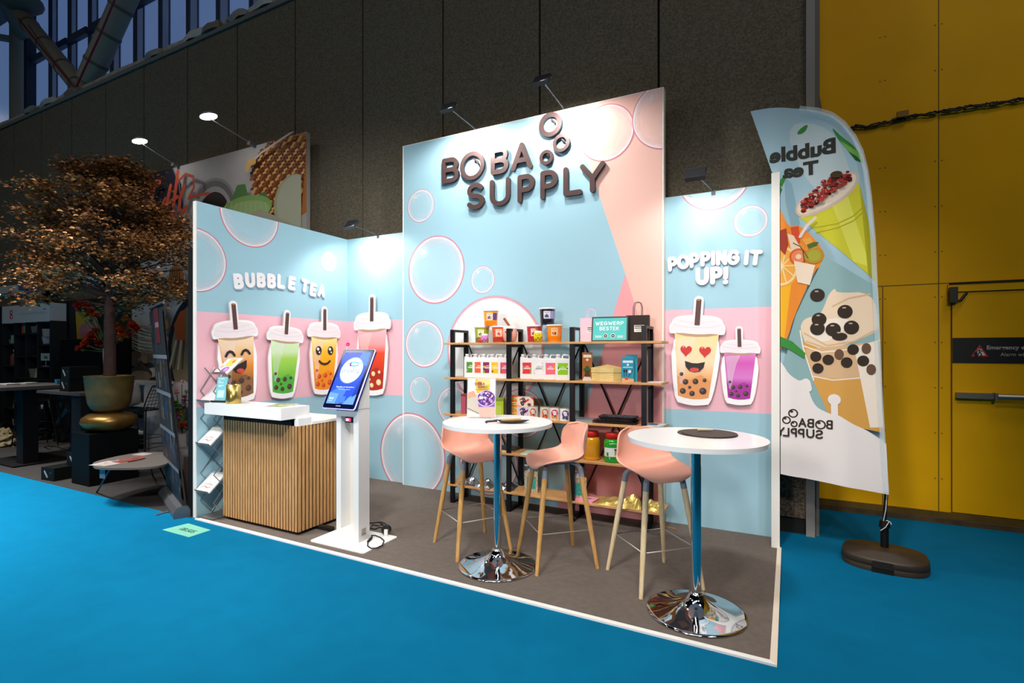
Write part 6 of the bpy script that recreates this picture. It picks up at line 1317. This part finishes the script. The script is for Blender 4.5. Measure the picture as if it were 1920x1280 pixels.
# wire chairs
wm_ = mat('#0b0b0c', .4)
def wire_stool(loc, rz, lab):
    t = thing('wire_bar_stool', lab, 'bar stool', loc, rz, 'black wire bar stools on the neighbouring stand'); b = MB(); S_ = lambda u, v: (.20 * u * (1 if v < 1 else .9), 0, 0)
    def pt(u, v):   # v 0..1 seat front to back, 1..2 up the backrest
        if v <= 1: return (.22 - .42 * v, .21 * u, .76 - .02 * math.sin(PI * v) + .01 * u * u)
        w_ = v - 1; return (-.20 - .10 * w_, .21 * u * (1 - .25 * w_ * w_), .76 + .34 * w_ + .0 * u)
    for i in range(9):
        u = -1 + i / 4; b.tube([pt(u, v * .2) for v in range(0, 11)], .004, wm_, 4)
    for v in [i * .14 for i in range(15)]: b.tube([pt(-1 + i / 4, v) for i in range(9)], .004, wm_, 4)
    for u in (-1, 1): b.tube([pt(u, v * .2) for v in range(0, 11)], .008, wm_, 6)
    b.tube([pt(-1, 2), pt(0, 2.03), pt(1, 2)], .008, wm_, 6); b.build('wire_seat', t)
    for sx in (-1, 1):
        for sy in (-1, 1): b = MB(); b.tube([(sx * .15, sy * .15, .75), (sx * .25, sy * .23, 0)], .009, wm_, 6); b.build('leg', t)
    for z, in ((.25,), (.38,)):
        b = MB(); k = .15 + .10 * (1 - z / .75); b.tube([(k, k, z), (-k, k, z), (-k, -k, z), (k, -k, z), (k, k, z)], .006, wm_, 6); b.build('foot_ring', t)
P = on_floor(275, 868); wire_stool((-7.88, 4.10, ZN), PI, 'black wire bar stool right of the golden planter')
bpy.data.objects['wire_bar_stool'].rotation_euler = (0, 0, PI + .25)
wire_stool((-10.95, 4.02, ZN), PI - .1, 'black wire bar stool left of the golden planter')
# black plastic sacks
def sack(x, y, w, h, lab, seed, m=None, name='plastic_sack'):
    r = random.Random(seed); b = MB(); nn, kk = 22, 12; V = []
    for k in range(kk + 1):
        f = k / kk; rr = w * (1 - .45 * f ** 1.5)
        for i in range(nn): a = 2 * PI * i / nn; q_ = rr * (1 + r.uniform(-.13, .13)); V.append((q_ * math.cos(a), q_ * .6 * math.sin(a), h * f + (r.uniform(-.03, .03) if k else 0)))
    b.add(V, [(k * nn + i, k * nn + (i + 1) % nn, (k + 1) * nn + (i + 1) % nn, (k + 1) * nn + i) for k in range(kk) for i in range(nn)] + [tuple(kk * nn + i for i in range(nn))], m or mat('#101012', .18)); return tag(b.build(name, loc=(x, y, ZN)), lab, 'sack')
sack(-11.85, 4.40, .30, .75, 'lower black plastic sack against the black shelf', 5); sack(-11.15, 4.56, .30, .98, 'tall black plastic sack between the shelf and the planter', 6)
P = on_floor(0, 835); sack(P[0] - .0, P[1], .33, .26, 'crumpled brown paper sack on the floor at the left edge', 8, mat('#8a7a5c', .8), 'paper_sack')
# stacked black cartons on the floor and on the table
def bcart(P, z, lab, w=.26, d=.34, h=.155, rz=.1):
    b = MB(); b.box((-w / 2, -d / 2, 0), (w / 2, d / 2, h), mat('#0e1210', .6, spec=.12)); q = Plane((0, -d / 2, 0), (1, 0, 0), (0, 0, 1)); b.off = .001; b.line(q, [(-.06, h * .68), (-.01, h * .3)], .03, mat('#8c8a84', .5)); b.flat(q, [(.04, h * .6), (.08, h * .6), (.08, h * .64), (.04, h * .64)], mat('#5a5c58', .5))
    o = b.build('black_carton', loc=(P[0], P[1], z)); o.rotation_euler = (0, 0, rz); return tag(o, lab, 'box')
P = on_floor(82, 902); Q = on_floor(100, 903)
bcart((-7.94, 3.20), ZN, 'black carton on the floor, nearest the blue carpet'); bcart((-7.70, 3.42), ZN, 'black carton on the floor against the black plinth', rz=.1, w=.22); bcart((-7.80, 3.40), ZN + .156, 'black carton stacked on two others beside the plinth', rz=.1)
bcart((-8.50, 3.60), 1.035 + ZN, 'black carton on the dark table, lower of two', w=.26, h=.17, rz=.0); bcart((-8.47, 3.60), 1.206 + ZN, 'black carton on the dark table, upper of two', w=.22, h=.16, rz=.0)
b = MB(); b.lathe((0, 0, 0), [(.05, 0), (.035, .11), (.03, .11), (.045, .005)], mat('#a8a6a2', .5), 14); tag(b.build('paper_cup', loc=(-8.74, 3.58, 1.035 + ZN)), 'upturned white paper cup beside the black cartons on the dark table', 'cup')
# plinth, planter, tree
b = MB(); b.box((-.205, -.26, 0), (.205, .26, .605), mat('#08090a', .6, spec=.1)); o = b.build('plinth', loc=(-7.325, 3.37, ZN)); tag(o, 'black square plinth carrying the golden planter', 'plinth')
px_, py_, pz_ = -7.30, 3.40, .605 + ZN
brass = mat('#7a5c2c', .35, .75, noise=.2, nscale=14)
t = thing('golden_planter', 'antique gold bucket planter on a rounded bowl foot', 'planter', (px_, py_, pz_))
b = MB(); b.lathe((0, 0, 0), [(.10, 0), (.19, .01), (.255, .05), (.29, .11), (.275, .165), (.22, .205), (.13, .225)], brass, 48); b.build('bowl_foot', t)
b = MB(); b.lathe((0, 0, 0), [(.12, .225), (.125, .24), (.15, .245), (.19, .28), (.215, .34), (.235, .48), (.252, .665), (.256, .67), (.248, .672), (.225, .45), (.17, .30), (.0001, .30)], mat('#665028', .5, .35, noise=.25, nscale=9), 48); b.build('bucket', t)
b = MB(); b.lathe((0, 0, 0), [(.0001, .60), (.238, .60)], mat('#120d0a', .9), 24); b.build('soil', t)
tr = thing('copper_leaf_tree', 'artificial tree with coppery brown leaves in the golden planter', 'tree', (px_, py_, pz_ + .58))
zb = pz_ + .58; bark = mat('#3a241c', .9, noise=.25, nscale=20, bump=.4); r = random.Random(12)
b = MB(); trunk = [(0, 0, 0), (.01, 0, .35), (.0, .0, .75), (-.03, .02, 1.05), (-.03, .03, 1.35), (0, .02, 1.8)]; b.tube(trunk, [.066, .062, .058, .052, .04, .02], bark, 12)
tips = []
crown_c = Vector((-.07, 0, 1.90)); 
# leaf masses placed on layered boughs
for i in range(130):
    a = 2 * PI * r.random(); f = r.random() ** .5; zz = r.random()
    R0 = 1.33 * (1 - zz ** 2.6 * .80) * (.70 + .30 * min(1, zz * 5 + .25)); rad = R0 * f
    z = 1.0 + zz * 1.68 - .10 * (rad / 1.1) ** 2 + (0 if zz > .15 else .0)
    if f < .45 and zz < .35: continue
    tips.append(Vector((rad * math.cos(a) - .10, rad * math.sin(a) * .85, z)))
for i, tp in enumerate(tips):
    s0 = Vector((-.02, .02, min(1.75, .95 + (tp.z - 1.0) * .55))); m_ = s0.lerp(tp, .55) + Vector((0, 0, .05)); b.tube([s0, m_, tp], [.014, .008, .004], bark, 5, caps=False)
b.tube([(-.03, .02, 1.05), (.25, -.05, 1.25), (.6, -.1, 1.4)], [.035, .022, .01], bark, 8); b.tube([(-.03, .02, 1.1), (-.35, .05, 1.35), (-.75, .0, 1.5)], [.035, .022, .01], bark, 8)
b.build('trunk', tr)
lm = [mat('#835428', .42, .2), mat('#9c6834', .40, .25), mat('#5e3a1e', .5, .2), mat('#b98a54', .38, .3)]; b = MB()
for tp in tips:
    for k in range(170):
        d = Vector((r.gauss(0, .13), r.gauss(0, .11), r.gauss(0, .042))); c = tp + d; s_ = r.uniform(.014, .027)
        M_ = Matrix.Rotation(r.uniform(0, 6.28), 3, 'Z') @ Matrix.Rotation(r.uniform(-1.1, 1.1), 3, 'X') @ Matrix.Rotation(r.uniform(-.6, .6), 3, 'Y')
        V = [c + M_ @ Vector(v) * s_ for v in ((-1, 0, 0), (-.3, -.75, .35), (.6, -.6, .3), (1.1, 0, -.1), (.6, .6, .3), (-.3, .75, .35), (0, 0, -.1))]
        b.add(V, [(0, 1, 6), (1, 2, 6), (2, 3, 6), (3, 4, 6), (4, 5, 6), (5, 0, 6)], lm[r.choice((0, 0, 1, 1, 2, 3))])
b.build('foliage', tr)
# flower arrangement
Vx, Vy = -7.45, 4.48
P = on_y(202, 700, Vy); fl_ = thing('flower_arrangement', 'large bouquet of orange and red flowers in a tall beige vase behind the tree trunk', 'flowers', (P[0], Vy, ZN)); fx0 = P[0]
b = MB(); b.lathe((0, 0, 0), [(.10, 0), (.10, .02), (.05, .6), (.05, 1.2), (.07, 1.62), (.065, 1.62), (.03, 1.3)], mat('#9c8468', .5), 20); b.build('vase', fl_)
r = random.Random(9)
def at_(x, y, dy): q_ = on_y(x, y, Vy + dy); return Vector((q_[0] - fx0, dy, q_[1] - ZN))
blos = [(150, 572, .0, '#c23c10', .11), (163, 573, .05, '#cc4010', .10), (143, 580, -.05, '#c2185a', .05), (172, 585, 0, '#c23c10', .10), (181, 592, -.05, '#d0450c', .08), (140, 574, .05, '#b01850', .05), (228, 622, -.1, '#c8420c', .10), (215, 612, 0, '#d06a08', .10), (236, 600, 0, '#c8700c', .09), (248, 612, -.1, '#d84a1c', .11), (255, 618, -.05, '#d8401c', .08), (232, 632, -.1, '#d0601c', .09), (220, 620, .05, '#b8340c', .11), (243, 627, 0, '#c2185a', .06), (217, 576, 0, '#d8700c', .07), (203, 578, .05, '#d8c850', .06), (203, 590, .02, '#b02010', .05), (172, 632, -.05, '#c83a10', .12), (160, 645, -.1, '#d04810', .10), (148, 655, -.05, '#d04c14', .09), (180, 622, 0, '#c23c10', .10), (185, 645, -.1, '#a01820', .09), (168, 600, .0, '#c9c98a', .09), (205, 615, 0, '#d0506a', .06), (222, 636, 0, '#e08a80', .07), (209, 655, 0, '#c82858', .05), (178, 652, .0, '#8a1860', .06), (200, 635, .0, '#4c7a20', .08), (204, 645, .0, '#3a6a1c', .07), (166, 592, .02, '#3c6a1c', .07), (242, 612, .02, '#3a6a1c', .06), (213, 567, .04, '#26407a', .06), (218, 590, .05, '#1c2a6a', .06)]
grs = mat('#3c5a24', .7)
b = MB()
for x, y, dy, c, s_ in blos: q_ = at_(x, y, dy); b.tube([(0, 0, 1.55), Vector((q_.x * .4, q_.y, (1.55 + q_.z) / 2)), q_], .007, grs, 5, caps=False)
b.build('stems', fl_)
for x, y, dy, c, s_ in blos:
    q_ = at_(x, y, dy); b = MB(); m = mat(c, .6)
    for k in range(44):
        a = r.uniform(0, 2 * PI); e_ = r.uniform(-.6, 1.3); d = Vector((math.cos(a) * math.cos(e_), math.sin(a) * math.cos(e_), math.sin(e_))); s2 = d.cross(Vector((0, 0, 1))).normalized() * s_ * .34; tip = q_ + d * s_ * r.uniform(.55, 1.05); md = q_ + d * s_ * .55 + Vector((0, 0, .02))
        b.add([q_, md + s2, tip, md - s2], [(0, 1, 2, 3)], m)
    b.build('blossom', fl_)
# second flowers by the black partition
fg = thing('flower_pot', 'pink and purple flowers in a pot beside the black partition', 'flowers', (-7.0, 4.1, ZN)); b = MB(); b.lathe((0, 0, 0), [(.10, 0), (.13, .5), (.10, .5), (.06, .42)], mat('#7a726c', .6), 20); b.build('pot', fg)
def at2(x, y, Y): q_ = on_y(x, y, Y); return Vector((q_[0] + 7.0, Y - 4.1, q_[1] - ZN))
bl2 = [(341, 717, '#c88a98', .05), (331, 734, '#c87a94', .06), (347, 748, '#8a1a5a', .07), (345, 752, '#3a3c90', .05), (335, 780, '#a01c78', .07), (346, 765, '#8a1a6a', .06), (344, 798, '#b0341c', .08), (338, 800, '#a8401c', .06), (330, 756, '#7a9a2c', .06), (336, 763, '#6a8a24', .07), (340, 775, '#c07a1c', .05), (326, 765, '#7a9a2c', .05), (350, 735, '#5a7a24', .05)]
b = MB()
for x, y, c, s_ in bl2: q_ = at2(x, y, 4.1); b.tube([(0, 0, .48), Vector((q_.x * .5, 0, (.5 + q_.z) / 2)), q_], .005, grs, 5, caps=False)
b.build('stems', fg)
for x, y, c, s_ in bl2:
    q_ = at2(x, y, 4.1); b = MB(); m = mat(c, .6)
    for k in range(18):
        a = r.uniform(0, 2 * PI); e_ = r.uniform(-.8, 1.3); d = Vector((math.cos(a) * math.cos(e_), math.sin(a) * math.cos(e_), math.sin(e_))); s2 = d.cross(Vector((0, 0, 1))).normalized() * s_ * .28; tip = q_ + d * s_ * r.uniform(.7, 1.1); md = q_ + d * s_ * .55
        b.add([q_, md + s2, tip, md - s2], [(0, 1, 2, 3)], m)
    b.build('blossom', fg)
# white counters, crates, chairs behind the planter
wc = thing('white_counter', 'white open counter with shelves behind the planter', 'counter', (-8.15, 4.66, ZN)); wmat = mat('#8f8c8a', .5)
b = MB(); b.box((-1.35, -.20, 1.06), (.10, .22, 1.10), wmat); b.build('top', wc)
for z in (.72, .30): b = MB(); b.box((-1.30, -.18, z), (-.45, .2, z + .03), wmat); b.build('shelf', wc)
b = MB(); b.box((-1.34, -.2, 0), (-1.30, .2, 1.06), wmat); b.build('side_panel', wc); b = MB(); b.prism(plane_y(-.2), rrect(-.45, 0, .08, 1.06, .06), wmat, -.36, 0); b.build('cabinet', wc)
cr = mat('#141c2c', .45)
for i, (x, y, lab) in enumerate(((-9.15, 4.56, 'dark blue plastic crate on the shelf of the white counter, left one'), (-8.78, 4.56, 'dark blue plastic crate on the shelf of the white counter, right one'))):
    b = MB(); q = plane_z(0); P0 = rrect(-.15, -.10, .15, .10, .03); P1 = rrect(-.19, -.13, .19, .13, .03); n = len(P0)
    b.add([(x_, y_, 0) for x_, y_ in P0] + [(x_ * .92, y_, .2) for x_, y_ in P1] + [(x_ * .86, y_ * .92, .2) for x_, y_ in P1] + [(x_ * .9, y_ * .9, .02) for x_, y_ in P0], [(k * n + j, k * n + (j + 1) % n, (k + 1) * n + (j + 1) % n, (k + 1) * n + j) for k in range(3) for j in range(n)] + [tuple(range(3 * n, 4 * n)), tuple(range(n))[::-1]], cr)
    tag(b.build('plastic_crate', loc=(x, y + .1, .331 + ZN)), lab, 'crate')
# moulded white chairs
def shellchair(x, y, z, rz, lab):
    t = thing('moulded_chair', lab, 'chair', (x, y, ZN), rz, 'white moulded chairs of the neighbouring stand'); b = MB(); V = []; n = 8
    prof = [(.22, .80, .16), (.10, .785, .20), (-.08, .78, .21), (-.2, .83, .20), (-.26, .95, .19), (-.31, 1.06, .16), (-.35, 1.12, .10)]
    for (x_, z_, w) in prof:
        for j in range(n + 1): u = -1 + j / 4; V.append((x_ + .05 * u * u, w * u, z_ + .03 * u * u))
    b.add(V, [(i * (n + 1) + j, i * (n + 1) + j + 1, (i + 1) * (n + 1) + j + 1, (i + 1) * (n + 1) + j) for i in range(len(prof) - 1) for j in range(n)], mat('#9a9896', .35), True); o = b.build('seat_shell', t); s_ = o.modifiers.new('t', 'SOLIDIFY'); s_.thickness = .02
    b = MB(); b.lathe((0, 0, 0), [(.20, 0), (.20, .012), (.03, .03), (.025, .77)], mat('#77767a', .3, .6), 20); b.build('pedestal', t)
shellchair(-8.52, 4.12, 0, PI * .9, 'white moulded chair right behind the gold bucket'); shellchair(-7.42, 4.55, 0, 0.3, 'white moulded chair behind the roll-up banner'); 
# low oval table with leaflets
lt = thing('coffee_table', 'low rounded grey coffee table on thin black legs', 'table', (-6.02, 3.38, ZN)); cx, cy = -6.02, 3.38
b = MB(); pts = [on_floor(x, y, .42)[:2] for x, y in ((176, 875), (172, 868), (190, 862), (230, 853), (270, 847), (310, 847), (316, 850), (324, 861), (310, 872), (270, 877), (215, 878), (185, 877))]
b.prism(plane_z(0), smooth_loop([(x - cx, y - cy) for x, y in pts][::-1]), mat('#5a5450', .5), .40, .42); b.build('tabletop', lt)
for (p, q_) in (((208, 877), (181, 924)), ((281, 872), (287, 893)), ((297, 872), (314, 905))):
    A = on_floor(*p, .40); B = on_floor(*q_, 0); b = MB(); b.tube([(A[0] - cx, A[1] - cy, .40), (B[0] - cx, B[1] - cy, 0)], .009, wm_, 8); b.build('leg', lt)
P = on_floor(192, 885, .36); b = MB(); b.obox((P[0] - cx + .0, P[1] - cy, .345), .07, .004, .10, mat('#8f9098', .5), rot=.2); b.build('price_tag', lt)
for i, (x, y, a, c) in enumerate(((196, 869, .3, '#a8a09c'), (212, 870, -.1, '#a09894'), (222, 867, .4, '#a89c98'), (238, 865, .1, '#7c3c34'), (248, 862, -.2, '#7a4a40'))):
    P = on_floor(x, y, .42); b = MB(); b.obox((0, 0, .0012), .15, .21, .0024, mat(c, .5), rot=a); b.off = .001; b.disc(plane_z(.0024), .02, .03, .04, mat('#7a3028', .5), n=12); tag(b.build('leaflet', loc=(P[0], P[1], .42 + ZN + .0026 * i)), 'leaflet fanned out on the low grey coffee table', 'leaflet', 'leaflets on the coffee table')
P = on_floor(268, 852, .42); b = MB(); b.obox((0, 0, .002), .16, .12, .004, mat('#a89c98', .5), rot=.2); tag(b.build('leaflet', loc=(P[0], P[1], .42 + ZN)), 'single leaflet at the back of the low grey coffee table', 'leaflet')
# sofa and carton near the partition
sf = thing('sofa', 'small grey upholstered sofa partly hidden by the roll-up banner', 'sofa', (-6.50, 3.88, ZN)); gu = mat('#5c5854', .9, noise=.08, nscale=30)
b = MB(); b.box((-.30, -.08, .08), (.30, .28, .36), gu); b.build('seat', sf, bevel=.05); b = MB(); b.box((-.30, .12, .34), (.30, .30, .58), gu); b.build('backrest', sf, bevel=.06); b = MB(); b.box((-.27, -.04, 0), (.27, .25, .08), wm_); b.build('plinth', sf)
b = MB(); b.box((-.17, -.16, 0), (.17, .16, .40), mat('#5a4130', .8)); b.box((-.12, -.1, .4), (.08, .08, .42), mat('#8f8c88', .6)); tag(b.build('cardboard_carton', loc=(-5.72, 3.62, ZN)), 'brown cardboard carton behind the roll-up banner', 'box')
# roll-up banner
rb = thing('rollup_banner', 'leaning roll-up banner with dark pictures at the edge of the neighbouring stand', 'banner', (-5.50, 3.12, 0)); ox, oy = -5.50, 3.12
n0 = Vector((*on_floor(342, 971)[:2], .0)); f0 = Vector((*on_floor(312, 930)[:2], .0)); sil = mat('#77767a', .35, .6)
d = (f0 - n0); Wd = d.length; d.normalize(); nrm = Vector((d.y, -d.x, 0)); 
if nrm.y > 0: nrm = -nrm
O = Vector((ox, oy, 0)); n0 -= O; f0 -= O
b = MB(); 
prof = [(-.07, .0), (.07, .0), (.075, .05), (.045, .10), (.0, .115), (-.05, .10), (-.075, .04)]; V = []
for e in (n0, f0): V += [e + nrm * a + Vector((0, 0, h)) for a, h in prof]
b.add(V, [(i, (i + 1) % 7, 7 + (i + 1) % 7, 7 + i) for i in range(7)] + [tuple(range(7)), tuple(range(13, 6, -1))], sil); b.build('cassette', rb)
b = MB(); fp_ = Vector(on_floor(292, 966)) - O; m0 = n0.lerp(f0, .35); b.add([m0 + Vector((0, 0, .012)) + d * .02, m0 + Vector((0, 0, .012)) - d * .02, fp_ - d * .02 + Vector((0, 0, .008)), fp_ + d * .02 + Vector((0, 0, .008)), m0 + d * .02 + Vector((0, 0, .002)), m0 - d * .02 + Vector((0, 0, .002)), fp_ - d * .02 + Vector((0, 0, .002)), fp_ + d * .02 + Vector((0, 0, .002))], [(0, 1, 2, 3), (4, 7, 6, 5), (0, 4, 5, 1), (1, 5, 6, 2), (2, 6, 7, 3), (3, 7, 4, 0)], sil); b.build('foot', rb)
tn = Vector(on_floor(306.5, 562, 2.03)) ; 
# keep the top over the base but leaning back
lean = Vector((-.27, -.02, 0)); A0 = n0 + Vector((0, 0, .10)); B0 = f0 + Vector((0, 0, .10)); A1 = n0 + lean + Vector((0, 0, 2.05)); B1 = f0 + lean + Vector((0, 0, 2.05))
pq = Plane(A0, (B0 - A0), (A1 - A0)); up = (A1 - A0); L = up.length; v_ = up.normalized(); u_ = (B0 - A0).normalized()
class Pq: 
    n = v_.cross(u_) if (v_.cross(u_)).y < 0 else u_.cross(v_)
    def p(s, a, c, off=0.): return A0 + u_ * a + v_ * c + s.n * off
pq = Pq(); b = MB(); b.off = 0; b.flat(pq, [(0, 0), (Wd, 0), (Wd, L), (0, L)], mat('#34322f', .5), off=0); b.off = .001
r = random.Random(21); fr_ = [0, .17, .345, .54, .73, .99]
for k in range(5):
    z0, z1 = L * fr_[k] + .02, L * fr_[k + 1] - .02; Rg = [[(.02, z0), (Wd - .02, z0), (Wd - .02, z1), (.02, z1)]]
    b.flat(pq, Rg[0], mat(('#1c242c', '#20242e', '#2c2a2a', '#2a2624', '#262a2c')[k], .5))
    for i in range(16):
        x, z = r.uniform(0, Wd), r.uniform(z0, z1); w_ = r.uniform(.03, .12); h_ = r.uniform(.05, .2); b.flat(pq, [(x, z), (x + w_, z + r.uniform(-.03, .03)), (x + w_ * .8, z + h_), (x - .02, z + h_ * .9)], mat(r.choice(('#4a443c', '#1c3a5a', '#5a4838', '#34404a', '#12161a', '#6a645a', '#3a2c24')), .5), regions=Rg)
    if k < 4: b.flat(pq, [(0, L * fr_[k + 1] - .02), (Wd, L * fr_[k + 1] - .02), (Wd, L * fr_[k + 1] + .02), (0, L * fr_[k + 1] + .02)], mat('#7a7a80', .5))
b.flat(pq, [(.3, L * .80), (.62, L * .80), (.62, L * .985), (.3, L * .985)], mat('#5c2024', .5)); b.flat(pq, [(.33, L * .885), (.58, L * .885), (.58, L * .91), (.33, L * .91)], mat('#8a7478', .5))
b.build('printed_sheet', rb)
b = MB(); b.tube([A1, B1], .014, sil, 8); b.build('top_rail', rb); b = MB(); m1 = A0.lerp(B0, .3); b.tube([n0.lerp(f0, .3) + Vector((0, .08, .05)), A1.lerp(B1, .3) + Vector((0, .02, -.02))], .010, sil, 8); b.build('pole', rb)
# cable on the neighbour's floor
b = MB(); P = [on_floor(x, y, .012) for x, y in ((82, 838), (90, 835), (98, 838), (92, 842), (84, 838), (100, 836), (120, 840), (131, 838), (128, 843), (112, 841))]; b.tube(P, .006, wm_, 6); tag(b.build('cable_tangle'), 'tangle of black cord on the dark carpet under the wire stool', 'cord')
